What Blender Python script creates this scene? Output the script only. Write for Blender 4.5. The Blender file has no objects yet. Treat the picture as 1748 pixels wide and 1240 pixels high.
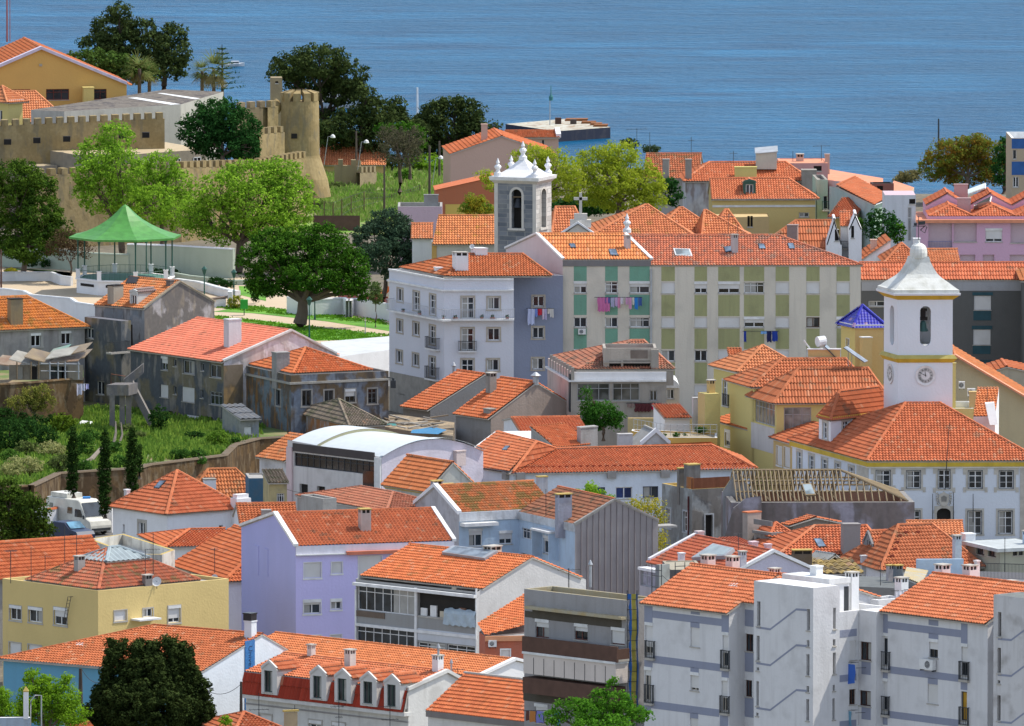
import bpy,math,random
import numpy as np
from mathutils import Vector
random.seed(7);RN=np.random.RandomState(11)
SC=bpy.context.scene;COL=SC.collection
V=Vector
# ---------------- camera, sky, sun ----------------
FL,CX,CY,HC=24000.0,874.0,620.0,118.5
PIT=math.radians(5.4);CP,SP=math.cos(PIT),math.sin(PIT)
cd=bpy.data.cameras.new("camera");cam=bpy.data.objects.new("camera",cd);COL.objects.link(cam)
cd.sensor_fit='HORIZONTAL';cd.sensor_width=36;cd.lens=FL/1748*36
cd.clip_start=10;cd.clip_end=30000
cam.location=(0,0,HC);cam.rotation_euler=(math.pi/2-PIT,0,0);SC.camera=cam
SEL=math.radians(57);SAZ=math.radians(73)
SD=V((math.cos(SEL)*math.sin(SAZ),math.cos(SEL)*math.cos(SAZ),math.sin(SEL)))
sl=bpy.data.lights.new("sun",'SUN');sl.energy=2.9;sl.angle=math.radians(.5);sl.color=(1,.94,.83)
so=bpy.data.objects.new("sun",sl);COL.objects.link(so)
so.rotation_euler=SD.to_track_quat('Z','Y').to_euler()
W=bpy.data.worlds.new("World");SC.world=W;W.use_nodes=True
wn=W.node_tree;bg=wn.nodes['Background'];sk=wn.nodes.new('ShaderNodeTexSky');sk.sky_type='NISHITA'
sk.sun_disc=False;sk.sun_elevation=SEL;sk.sun_rotation=SAZ;sk.altitude=100;sk.ozone_density=2.5;sk.dust_density=.6
hs=wn.nodes.new('ShaderNodeHueSaturation');hs.inputs['Saturation'].default_value=.62;wn.links.new(sk.outputs[0],hs.inputs['Color']);wn.links.new(hs.outputs[0],bg.inputs[0]);bg.inputs[1].default_value=.15
SC.view_settings.view_transform='Standard';SC.view_settings.look='None';SC.view_settings.exposure=0.8
SC.view_settings.gamma=1
SC.cycles.max_bounces=5;SC.cycles.transparent_max_bounces=6
# ---------------- pixel / world ----------------
K=[0.,0.,1.]
def crop(ox,oy,s=3.875):K[:]=[ox,oy,s]
def X(x):return K[0]+x/K[2]
def Yp(y):return K[1]+y/K[2]
def ray(px,py):
 x=(px-CX)/FL;y=(CY-py)/FL
 return V((x,CP+y*SP,-SP+y*CP))
def P_(px,py,Y):
 d=ray(px,py);t=Y/d.y;return V((d.x*t,Y,HC+d.z*t))
def P(x,y,Y):return P_(X(x),Yp(y),Y)
def G_(px,py,z=0.):
 d=ray(px,py);t=(z-HC)/d.z;return V((d.x*t,d.y*t,z))
def G(x,y,z=0.):return G_(X(x),Yp(y),z)
def proj(p):
 q=p-V((0,0,HC));dz=q.y*CP-q.z*SP
 return CX+FL*q.x/dz,CY-FL*(q.y*SP+q.z*CP)/dz
# ---------------- materials ----------------
MC={}
def lin(c):return tuple(((v/255)/12.92 if v<=10 else((v/255+.055)/1.055)**2.4)for v in c)
def _mat(name):
 m=bpy.data.materials.new(name);m.use_nodes=True;nt=m.node_tree
 return m,nt,nt.nodes['Principled BSDF']
def N(nt,t,**kw):
 n=nt.nodes.new('ShaderNode'+t)
 for k,v in kw.items():
  if k in n.inputs:n.inputs[k].default_value=v
  else:setattr(n,k,v)
 return n
def mapping(nt,sc):
 tc=N(nt,'TexCoord');mp=N(nt,'Mapping');mp.inputs['Scale'].default_value=sc
 nt.links.new(tc.outputs['Object'],mp.inputs[0]);return mp.outputs[0]
def noise(nt,sc,scale=1.,detail=4,lo=.4,hi=.6):
 n=N(nt,'TexNoise',Scale=scale,Detail=detail);nt.links.new(mapping(nt,sc),n.inputs['Vector'])
 r=N(nt,'MapRange');r.inputs[1].default_value=lo;r.inputs[2].default_value=hi
 nt.links.new(n.outputs[0],r.inputs[0]);return r.outputs[0]
def mixc(nt,fac,a,b,mode='MIX'):
 m=nt.nodes.new('ShaderNodeMix');m.data_type='RGBA';m.blend_type=mode
 for s,v in((m.inputs[0],fac),(m.inputs[6],a),(m.inputs[7],b)):
  if hasattr(v,'links'):nt.links.new(v,s)
  elif isinstance(v,tuple):s.default_value=v+(1,)
  else:s.default_value=v
 return m.outputs[2]
def math_(nt,op,a,b=0.):
 m=nt.nodes.new('ShaderNodeMath');m.operation=op
 for s,v in((m.inputs[0],a),(m.inputs[1],b)):
  if hasattr(v,'links'):nt.links.new(v,s)
  else:s.default_value=v
 return m.outputs[0]
def bump(nt,b,h,st=.3,d=.02):
 n=N(nt,'Bump',Strength=st,Distance=d);nt.links.new(h,n.inputs['Height']);nt.links.new(n.outputs[0],b.inputs['Normal'])
def plaster(c,dirt=.15,dc=(.16,.14,.12),rough=.9,blotch=1.):
 """painted render: c = base colour (linear); dirt = how much rain streaking and patching"""
 k=('pl',c,dirt,dc,blotch)
 if k in MC:return MC[k]
 m,nt,b=_mat('plaster');b.inputs['Roughness'].default_value=rough;b.inputs['Specular IOR Level'].default_value=.15
 f=noise(nt,(1,1,1),.35*blotch,5,.3,.75)
 c1=mixc(nt,math_(nt,'MULTIPLY',f,.35),c,tuple(v*.8 for v in c))
 s=noise(nt,(2.2,2.2,.16),1.,5,.5,.72)
 g=noise(nt,(1,1,1),.8*blotch,6,.5,.7)
 sg=math_(nt,'MAXIMUM',math_(nt,'MULTIPLY',s,.8),g);s2=noise(nt,(9,9,.35),1.,4,.58,.75);sg=math_(nt,'MAXIMUM',sg,math_(nt,'MULTIPLY',s2,.6))
 c2=mixc(nt,math_(nt,'MULTIPLY',sg,min(1,dirt)),c1,dc)
 nt.links.new(c2,b.inputs['Base Color'])
 bump(nt,b,noise(nt,(1,1,1),6,3,.2,.8),.35,.03)
 MC[k]=m;return m
def peeling(c,c2,c3,amt=.5,sc=.5):
 """old wall with the paint fallen off in patches"""
 k=('pe',c,c2,c3,amt,sc)
 if k in MC:return MC[k]
 m,nt,b=_mat('peeling_plaster');b.inputs['Roughness'].default_value=.95;b.inputs['Specular IOR Level'].default_value=.1
 f=noise(nt,(1,1,.8),sc,8,.5-.12*amt,.58-.12*amt)
 g=noise(nt,(1.3,1.3,.4),sc*2.2,8,.52,.62)
 st=noise(nt,(2.5,2.5,.2),1.,5,.5,.75)
 a=mixc(nt,f,c,c2);a=mixc(nt,math_(nt,'MULTIPLY',g,.75),a,c3)
 a=mixc(nt,math_(nt,'MULTIPLY',st,.28),a,tuple(v*.45 for v in c));h2=noise(nt,(1,1,1),3.5,6,.35,.75);a=mixc(nt,math_(nt,'MULTIPLY',h2,.35),a,tuple(v*.5 for v in c2))
 nt.links.new(a,b.inputs['Base Color']);bump(nt,b,f,.6,.04)
 MC[k]=m;return m
def flat(c,rough=.7,metal=0.,name='paint',var=.12):
 k=('fl',c,rough,metal,name)
 if k in MC:return MC[k]
 m,nt,b=_mat(name);b.inputs['Roughness'].default_value=rough;b.inputs['Metallic'].default_value=metal
 b.inputs['Specular IOR Level'].default_value=.3
 f=noise(nt,(1,1,1),1.7,4,.3,.7)
 nt.links.new(mixc(nt,math_(nt,'MULTIPLY',f,1.),c,tuple(v*(1-2*var)for v in c)),b.inputs['Base Color'])
 MC[k]=m;return m
def glass(c=(.03,.04,.05),rough=.12):
 k=('gl',c)
 if k in MC:return MC[k]
 m,nt,b=_mat('window_glass');b.inputs['Roughness'].default_value=rough
 f=noise(nt,(1,1,1),.9,2,.4,.6)
 nt.links.new(mixc(nt,f,c,tuple(v*.4 for v in c)),b.inputs['Base Color']);b.inputs['Specular IOR Level'].default_value=.6
 MC[k]=m;return m
def tile(c,c2=None,moss=0.,mc=(.10,.09,.06),dark=.0):
 """clay roof tile: per tile colour from the face attribute rnd; moss / lichen patches"""
 k=('ti',c,c2,moss,mc,dark)
 if k in MC:return MC[k]
 c2=c2 or tuple(v*.72 for v in c)
 m,nt,b=_mat('roof_tile');b.inputs['Roughness'].default_value=.85;b.inputs['Specular IOR Level'].default_value=.2
 at=N(nt,'Attribute');at.attribute_name='rnd'
 col=mixc(nt,at.outputs['Fac'],c,c2)
 f=noise(nt,(1,1,1),.45,6,.35,.7);col=mixc(nt,math_(nt,'MULTIPLY',f,.4),col,tuple(v*.66 for v in c));col=mixc(nt,math_(nt,'MULTIPLY',math_(nt,'LESS_THAN',at.outputs['Fac'],.05),.45),col,tuple(v*.3 for v in c));col=mixc(nt,math_(nt,'MULTIPLY',math_(nt,'GREATER_THAN',at.outputs['Fac'],.96),.35),col,(.62,.36,.22))
 if moss>0:
  g=noise(nt,(1,1,1),.9,8,.62-.22*moss,.72-.12*moss)
  r=math_(nt,'GREATER_THAN',math_(nt,'ADD',math_(nt,'MULTIPLY',g,1.),math_(nt,'MULTIPLY',at.outputs['Fac'],.55)),.9)
  col=mixc(nt,math_(nt,'MULTIPLY',r,.35+.5*moss),col,mc)
 nt.links.new(col,b.inputs['Base Color']);MC[k]=m;return m
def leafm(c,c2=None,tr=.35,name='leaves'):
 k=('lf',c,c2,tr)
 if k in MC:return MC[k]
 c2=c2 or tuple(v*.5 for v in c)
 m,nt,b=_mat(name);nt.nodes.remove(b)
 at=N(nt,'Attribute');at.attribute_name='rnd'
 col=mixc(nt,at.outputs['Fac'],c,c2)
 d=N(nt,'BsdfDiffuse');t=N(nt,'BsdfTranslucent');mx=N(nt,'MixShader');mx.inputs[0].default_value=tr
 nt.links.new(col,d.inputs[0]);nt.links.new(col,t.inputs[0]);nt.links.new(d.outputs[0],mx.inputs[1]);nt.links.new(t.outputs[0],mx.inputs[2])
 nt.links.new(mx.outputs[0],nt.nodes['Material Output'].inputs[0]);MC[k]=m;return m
def corrug(c,c2,sc=(9,9,0),d=.03):
 k=('co',c,c2,sc)
 if k in MC:return MC[k]
 m,nt,b=_mat('corrugated_sheet');b.inputs['Roughness'].default_value=.6
 f=noise(nt,(1,1,1),.7,6,.35,.65);nt.links.new(mixc(nt,f,c,c2),b.inputs['Base Color'])
 w=N(nt,'TexWave',Scale=1.);nt.links.new(mapping(nt,sc),w.inputs[0]);bump(nt,b,w.outputs[1],.8,d)
 MC[k]=m;return m
WHT=flat((.75,.75,.74),.5,name='white_paint');DK=flat((.025,.022,.02),.9,name='dark_interior')
GLS=glass();STONE=flat((.46,.43,.38),.9,name='pale_stone');CONC=plaster((.30,.28,.25),.5)
WHP=plaster((.74,.74,.75),.10);IRON=flat((.04,.045,.05),.6,name='dark_iron');GALV=flat((.42,.44,.46),.5,.3,name='zinc')
SHUT=corrug((.62,.61,.6),(.55,.54,.52),(0,0,26),.01)
CURT=flat((.38,.37,.34),.8,name='curtain')
# ---------------- mesh builder ----------------
class MB:
 def __init__(s):s.v=[];s.f=[];s.m=[];s.r=[];s.mats=[];s.chunks=[];s.uv=None
 def mi(s,mat):
  if mat not in s.mats:s.mats.append(mat)
  return s.mats.index(mat)
 def poly(s,pts,mat,r=None):
  i=len(s.v);s.v.extend([tuple(p)for p in pts]);s.f.append(tuple(range(i,i+len(pts))));s.m.append(s.mi(mat));s.r.append(random.random()if r is None else r)
 def quads(s,arr,mat,rnd):
  if len(arr):s.chunks.append((np.asarray(arr,float).reshape(-1,4,3),s.mi(mat),np.asarray(rnd,float)))
 def box(s,c,ax,ay,az,mat):
  c,ax,ay,az=V(c),V(ax),V(ay),V(az)
  q=[c+i*ax+j*ay+k*az for k in(-1,1)for j in(-1,1)for i in(-1,1)]
  for a in((0,2,3,1),(4,5,7,6),(0,1,5,4),(2,6,7,3),(0,4,6,2),(1,3,7,5)):
   s.poly([q[i]for i in a],mat,.5)
 def tube(s,pts,rad,mat,n=6,cap=True):
  rings=[];pts=[V(p)for p in pts]
  if not hasattr(rad,'__len__'):rad=[rad]*len(pts)
  for i,p in enumerate(pts):
   d=(pts[min(i+1,len(pts)-1)]-pts[max(i-1,0)]).normalized()
   a=d.cross(V((0,0,1)));
   if a.length<.01:a=d.cross(V((1,0,0)))
   a.normalize();b=d.cross(a)
   rings.append([p+rad[i]*(math.cos(2*math.pi*k/n)*a+math.sin(2*math.pi*k/n)*b)for k in range(n)])
  for i in range(len(rings)-1):
   for k in range(n):
    s.poly([rings[i][k],rings[i][(k+1)%n],rings[i+1][(k+1)%n],rings[i+1][k]],mat,.5)
  if cap:s.poly(rings[0],mat,.5);s.poly(rings[-1][::-1],mat,.5)
 def lathe(s,c,prof,mat,n=16,rot=0.,sx=1.,sy=1.,e=None):
  c=V(c);e=e or V((1,0,0));g=V((-e.y,e.x,0))
  R=[[c+sx*r*math.cos(rot+2*math.pi*k/n)*e+sy*r*math.sin(rot+2*math.pi*k/n)*g+V((0,0,z))for k in range(n)]for r,z in prof]
  for i in range(len(R)-1):
   for k in range(n):
    s.poly([R[i][k],R[i][(k+1)%n],R[i+1][(k+1)%n],R[i+1][k]],mat,.5)
  s.poly(R[-1],mat,.5)
 def build(s,name,parent=None,kind=None,loc=None,smooth=False):
  nv=len(s.v);tot=nv+sum(c[0].shape[0]*4 for c in s.chunks)
  if tot==0:return None
  co=np.zeros((tot,3));
  if nv:co[:nv]=np.array(s.v)
  lens=[len(f)for f in s.f];idx=[np.array([j for f in s.f for j in f],int)];mi=[np.array(s.m,int)];rr=[np.array(s.r,float)]
  L=[np.array(lens,int)];o=nv
  for arr,m,r in s.chunks:
   n=arr.shape[0];co[o:o+4*n]=arr.reshape(-1,3);idx.append(np.arange(o,o+4*n));L.append(np.full(n,4));mi.append(np.full(n,m));rr.append(r);o+=4*n
  idx=np.concatenate(idx).astype(np.int32);L=np.concatenate(L).astype(np.int32);mi=np.concatenate(mi).astype(np.int32);rr=np.concatenate(rr).astype(np.float32)
  base=V(parent_world(parent))if parent else V(loc if loc is not None else(co[:,0].mean(),co[:,1].mean(),co[:,2].min()))
  co-=np.array(base)
  me=bpy.data.meshes.new(name);me.vertices.add(tot);me.vertices.foreach_set('co',co.astype(np.float32).ravel())
  me.loops.add(len(idx));me.loops.foreach_set('vertex_index',idx)
  me.polygons.add(len(L));st=np.zeros(len(L),np.int32);st[1:]=np.cumsum(L)[:-1]
  me.polygons.foreach_set('loop_start',st);me.polygons.foreach_set('loop_total',L);me.polygons.foreach_set('material_index',mi)
  if smooth:me.polygons.foreach_set('use_smooth',np.ones(len(L),bool))
  for m in s.mats:me.materials.append(m)
  at=me.attributes.new('rnd','FLOAT','FACE');at.data.foreach_set('value',rr)
  me.update(calc_edges=True)
  o=bpy.data.objects.new(name,me);COL.objects.link(o)
  if parent:o.parent=parent
  else:o.location=base
  if kind:o['kind']=kind
  return o
def parent_world(o):
 v=V(o.location)
 while o.parent:o=o.parent;v+=V(o.location)
 return v
LABS={}
def root(name,label,cat,loc,group=None):
 o=bpy.data.objects.new(name,None);COL.objects.link(o);o.location=loc;o.empty_display_size=.5
 o['label']=label;o['category']=cat
 if group:o['group']=group
 return o
def tag(o,label,cat,group=None):
 o['label']=label;o['category']=cat
 if group:o['group']=group
 return o
# ---------------- convex clipping, tiles ----------------
def clip2(poly,a,b,c):
 out=[]
 for i in range(len(poly)):
  p,q=poly[i],poly[(i+1)%len(poly)]
  dp,dq=a*p[0]+b*p[1]+c,a*q[0]+b*q[1]+c
  if dp>=0:out.append(p)
  if(dp>0)!=(dq>0)and abs(dp-dq)>1e-12:
   t=dp/(dp-dq);out.append((p[0]+t*(q[0]-p[0]),p[1]+t*(q[1]-p[1])))
 return out
def cliprect(poly,x0,y0,x1,y1):
 for a,b,c in((1,0,-x0),(-1,0,x1),(0,1,-y0),(0,-1,y1)):
  poly=clip2(poly,a,b,c)
  if len(poly)<3:return[]
 return poly
def tiles(mb,pts,mat,col=.25,row=.40,lip=.065,amp=.09,thick=.10,under=None):
 """a convex planar roof face covered with real overlapping tiles"""
 pts=[V(p)for p in pts];n=V((0,0,0))
 for i in range(len(pts)):n+=(pts[i]-pts[0]).cross(pts[(i+1)%len(pts)]-pts[0])
 n.normalize()
 if n.z<0:n=-n;pts=pts[::-1]
 h=V((0,0,1)).cross(n)
 h=V((1,0,0))if h.length<.02 else h.normalized()
 d=h.cross(n).normalized();
 if d.z>0:d=-d
 o=pts[0];q=[((p-o).dot(h),(p-o).dot(d))for p in pts]
 ar=sum(q[i][0]*q[(i+1)%len(q)][1]-q[(i+1)%len(q)][0]*q[i][1]for i in range(len(q)))
 if ar<0:q=q[::-1]
 amin,amax=min(p[0]for p in q),max(p[0]for p in q);bmin,bmax=min(p[1]for p in q),max(p[1]for p in q)
 hc=col/2;na=int((amax-amin)/hc)+2;nb=int((bmax-bmin)/row)+2
 b0=bmax-row*nb
 A=amin+hc*np.arange(na+1);B=b0+row*np.arange(nb+1)
 HA,HB,HD,O=(np.array(t)for t in(h,d,n,o))
 def off(a,b,k):
  t=((a-amin)/col)%1.;return amp*(1-abs(2*t-1))+lip*(b-B[k])/row
 AA,BB=np.meshgrid(A,B);ins=np.ones(AA.shape,bool)
 for i in range(len(q)):
  (x0,y0),(x1,y1)=q[i],q[(i+1)%len(q)]
  ins&=((x1-x0)*(BB-y0)-(y1-y0)*(AA-x0))>=-1e-6
 full=ins[:-1,:-1]&ins[1:,:-1]&ins[:-1,1:]&ins[1:,1:]
 crest=np.where(np.arange(na+1)%2==1,amp,0.)
 R=RN.rand(nb,na//2+2)
 kk,jj=np.nonzero(full)
 if len(kk):
  def pt(a,b,z):return O+a[:,None]*HA+b[:,None]*HB+z[:,None]*HD
  a0,a1,bb0,bb1=A[jj],A[jj+1],B[kk],B[kk+1];z0,z1=crest[jj],crest[jj+1]
  rr=R[kk,jj//2]
  qd=np.stack([pt(a0,bb0,z0),pt(a0,bb1,z0+lip),pt(a1,bb1,z1+lip),pt(a1,bb0,z1)],1);mb.quads(qd,mat,rr)
  ql=np.stack([pt(a0,bb1,z0+lip),pt(a0,bb1,z0-.01),pt(a1,bb1,z1-.01),pt(a1,bb1,z1+lip)],1);mb.quads(ql,mat,rr)
 for k in range(nb):
  st=cliprect(q,amin-1,B[k],amax+1,B[k+1])
  if len(st)<3:continue
  lo=min(p[0]for p in st);hi=max(p[0]for p in st)
  for j in range(max(0,int((lo-amin)/hc)),min(na,int((hi-amin)/hc)+1)):
   if full[k,j]:continue
   c=cliprect(st,A[j],B[k],A[j+1],B[k+1])
   if len(c)>=3:
    mm=(A[j]+A[j+1])/2
    mb.poly([O+a*HA+b*HB+off(min(max(a,A[j]+1e-5),A[j+1]-1e-5),b,k)*HD for a,b in c],mat,R[k,j//2])
 um=under or STONE;lo_=[p-n*thick for p in pts];up_=[p-n*.004 for p in pts]
 mb.poly(lo_[::-1],um,.5)
 for i in range(len(pts)):j=(i+1)%len(pts);mb.poly([lo_[i],lo_[j],up_[j],up_[i]],um,.5)
def cap(mb,p,q,mat,r=.13):
 """ridge or hip line of half round tiles"""
 p,q=V(p),V(q);L=(q-p).length;n=max(1,int(L/.4));d=(q-p)/n;up=V((0,0,1))
 s=d.cross(up).normalized();w=s.cross(d).normalized()
 for i in range(n):
  a,b=p+d*i,p+d*(i+1.05);rr=random.random();R1=r*1.08;R0=r*.92
  P0=[a+R0*(math.cos(t)*s+math.sin(t)*w)for t in(math.pi*1.0,math.pi*.7,math.pi*.3,0)]
  P1=[b+R1*(math.cos(t)*s+math.sin(t)*w)for t in(math.pi*1.0,math.pi*.7,math.pi*.3,0)]
  for k in range(3):mb.poly([P0[k],P0[k+1],P1[k+1],P1[k]],mat,rr)
  mb.poly(P1,mat,rr)
# ---------------- faces (walls) ----------------
class Face:
 def __init__(s,O,e,n):s.O=V((O[0],O[1],0));s.e=V(e).normalized();s.n=V(n).normalized()
 def hit(s,px,py):
  d=ray(px,py);C=V((0,0,HC));t=(s.O-C).dot(s.n)/d.dot(s.n);p=C+d*t
  return(p-s.O).dot(s.e),p.z
 def rect(s,x0,y0,x1,y1):
  x0,x1,y0,y1=X(x0),X(x1),Yp(y0),Yp(y1);xm,ym=(x0+x1)/2,(y0+y1)/2
  a,b=s.hit(x0,ym)[0],s.hit(x1,ym)[0];c,d=s.hit(xm,y1)[1],s.hit(xm,y0)[1]
  return min(a,b),min(c,d),max(a,b),max(c,d)
 def off(s,d):return Face(s.O+s.n*d,s.e,s.n)
 def pt(s,a,z,d=0.):return s.O+s.e*a+s.n*d+V((0,0,z))
 def box(s,mb,a0,z0,a1,z1,d0,d1,mat):
  mb.box(s.pt((a0+a1)/2,(z0+z1)/2,(d0+d1)/2),s.e*(a1-a0)/2,s.n*(d1-d0)/2,V((0,0,(z1-z0)/2)),mat)
 def wall(s,mb,poly,ops,mat,rev=.25):
  xs=sorted({p[0]for p in poly}|{o[0]for o in ops}|{o[2]for o in ops});zs=sorted({p[1]for p in poly}|{o[1]for o in ops}|{o[3]for o in ops})
  if not ops:mb.poly([s.pt(*p)for p in poly],mat,.5);return
  for i in range(len(xs)-1):
   for j in range(len(zs)-1):
    x0,x1,z0,z1=xs[i],xs[i+1],zs[j],zs[j+1]
    if x1-x0<1e-4 or z1-z0<1e-4:continue
    xm,zm=(x0+x1)/2,(z0+z1)/2
    if any(o[0]<xm<o[2]and o[1]<zm<o[3]for o in ops):continue
    c=cliprect(poly,x0,z0,x1,z1)
    if len(c)>=3:mb.poly([s.pt(*p)for p in c],mat,.5)
  for a0,z0,a1,z1 in[o[:4]for o in ops]:
   for(pa,za),(pb,zb)in(((a0,z0),(a1,z0)),((a1,z0),(a1,z1)),((a1,z1),(a0,z1)),((a0,z1),(a0,z0))):
    mb.poly([s.pt(pa,za),s.pt(pb,zb),s.pt(pb,zb,-rev),s.pt(pa,za,-rev)],mat,.5)
def window(face,par,r,k='w',sur=None,fm=None,gm=None,name='window'):
 """r = (s0,z0,s1,z1) on the face. k: w casement, t transom casement, l three lights, g glazed band, d empty dark, s closed shutter, sNN shutter down NN percent, D door, a arched"""
 fm=fm or WHT;gm=gm or GLS;a0,z0,a1,z1=r;w,h=a1-a0,z1-z0;fr=min(.07,w*.12);mb=MB()
 k0=k[0];frac=0.
 if k0=='s':frac=float(k[1:]or 100)/100;k0='w'
 D=-.14
 if k0=='d':
  face.box(mb,a0,z0,a1,z0+.04,-.24,-.02,STONE);o=mb.build(name,par)
  mb=MB();mb.poly([face.pt(a0,z0,-.24),face.pt(a1,z0,-.24),face.pt(a1,z1,-.24),face.pt(a0,z1,-.24)],DK,.5);mb.build('opening',o)
 else:
  for q in((a0,z0,a0+fr,z1),(a1-fr,z0,a1,z1),(a0,z0,a1,z0+fr),(a0,z1-fr,a1,z1)):face.box(mb,*q,D-.03,D+.03,fm)
  if k0 in 'wtaD' and w>.55 and frac<.97:face.box(mb,(a0+a1)/2-fr*.6,z0,(a0+a1)/2+fr*.6,z1,D-.025,D+.035,fm)
  if k0=='t':face.box(mb,a0,z0+h*.68,a1,z0+h*.68+fr,D-.02,D+.025,fm);face.box(mb,a0,z0+h*.34,a1,z0+h*.34+fr*.4,D-.02,D+.02,fm)
  if k0=='D':face.box(mb,a0,z0,a1,z0+h*.3,D-.02,D+.02,fm)
  if k0 in 'lg':
   nn=3 if k0=='l' else max(3,int(w/.75))
   for i in range(1,nn):face.box(mb,a0+w*i/nn-.025,z0,a0+w*i/nn+.025,z1,D-.02,D+.03,fm)
   face.box(mb,a0,z0+h*.68,a1,z0+h*.68+.05,D-.02,D+.03,fm)
  o=mb.build(name,par)
  mb=MB();mb.poly([face.pt(a0,z0,D-.01),face.pt(a1,z0,D-.01),face.pt(a1,z1,D-.01),face.pt(a0,z1,D-.01)],gm,.5);mb.build('pane',o)
  if gm is GLS and random.random()<.45 and w>.6 and frac<.5:
   mb=MB();c=random.choice((.3,.45));
   for q in((a0+fr,a0+w*c*1.3),):face.box(mb,q[0],z0+fr,q[1],z1-fr,D-.009,D-.004,CURT)
   mb.build('curtain',o)
  if frac>0:
   mb=MB();face.box(mb,a0+.01,z1-h*frac,a1-.01,z1-.005,-.10,-.07,SHUT);face.box(mb,a0-.02,z1-.18,a1+.02,z1+.03,-.02,.05,WHT)if frac<.95 else None;mb.build('shutter',o)
 if sur:
  sm,sw=sur;mb=MB()
  for q in((a0-sw,z0-.02,a0-.003,z1+sw),(a1+.003,z0-.02,a1+sw,z1+sw),(a0,z1+.003,a1,z1+sw),(a0-sw-.04,z0-.14,a1+sw+.04,z0-.02)):face.box(mb,*q,-.05,.05 if q[3]<z0 else.035,sm)
  mb.build('surround',o)
 elif k0!='D' and k0!='g':
  mb=MB();face.box(mb,a0-.06,z0-.07,a1+.06,z0-.003,-.05,.06,STONE);mb.build('sill',o)
 return o
OR1=(.60,.180,.070);OR2=(.50,.145,.06);OR3=(.56,.20,.085);BRN=(.33,.13,.07)
T_NEW=tile(OR1,(.44,.115,.048),.1,(.32,.12,.06));T_RED=tile((.56,.10,.045),(.46,.085,.04));T_MIX=tile(OR2,(.40,.12,.055),.25)
T_OLD=tile((.50,.155,.07),(.30,.12,.06),.6,(.16,.12,.06));T_ORG=tile((.66,.20,.075),(.44,.12,.045),.3,(.26,.14,.05));T_YOR=tile((.70,.28,.10),(.54,.18,.065),.15,(.35,.2,.06))
T_BRN=tile((.36,.15,.085),(.2,.09,.055),.7,(.10,.08,.055));T_PNK=tile((.62,.205,.092),(.46,.135,.06),.12,(.3,.15,.09))
T_GRY=tile((.25,.20,.15),(.15,.12,.09),.9,(.12,.115,.07))
def label_of(e):return e.get('label',e.name)
def scl(c,k,g=1.):return(c[0]*k,c[1]*k*g,c[2]*k*g)
VN=[T_NEW,tile(scl(OR1,.86),scl(OR1,.6),.25,(.2,.13,.07)),tile(scl(OR1,1.05,1.15),scl(OR1,.8,1.1),.05),tile(scl(OR1,.94,1.2),scl(OR1,.62,1.1),.4,(.22,.15,.08))];OP=(.62,.205,.092)
VP=[T_PNK,tile(scl(OP,.88),scl(OP,.62),.3,(.22,.15,.09)),tile(scl(OP,1.06,1.18),scl(OP,.8,1.1),.08),tile(scl(OP,.92,.9),scl(OP,.7,.85),.15)]
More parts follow.
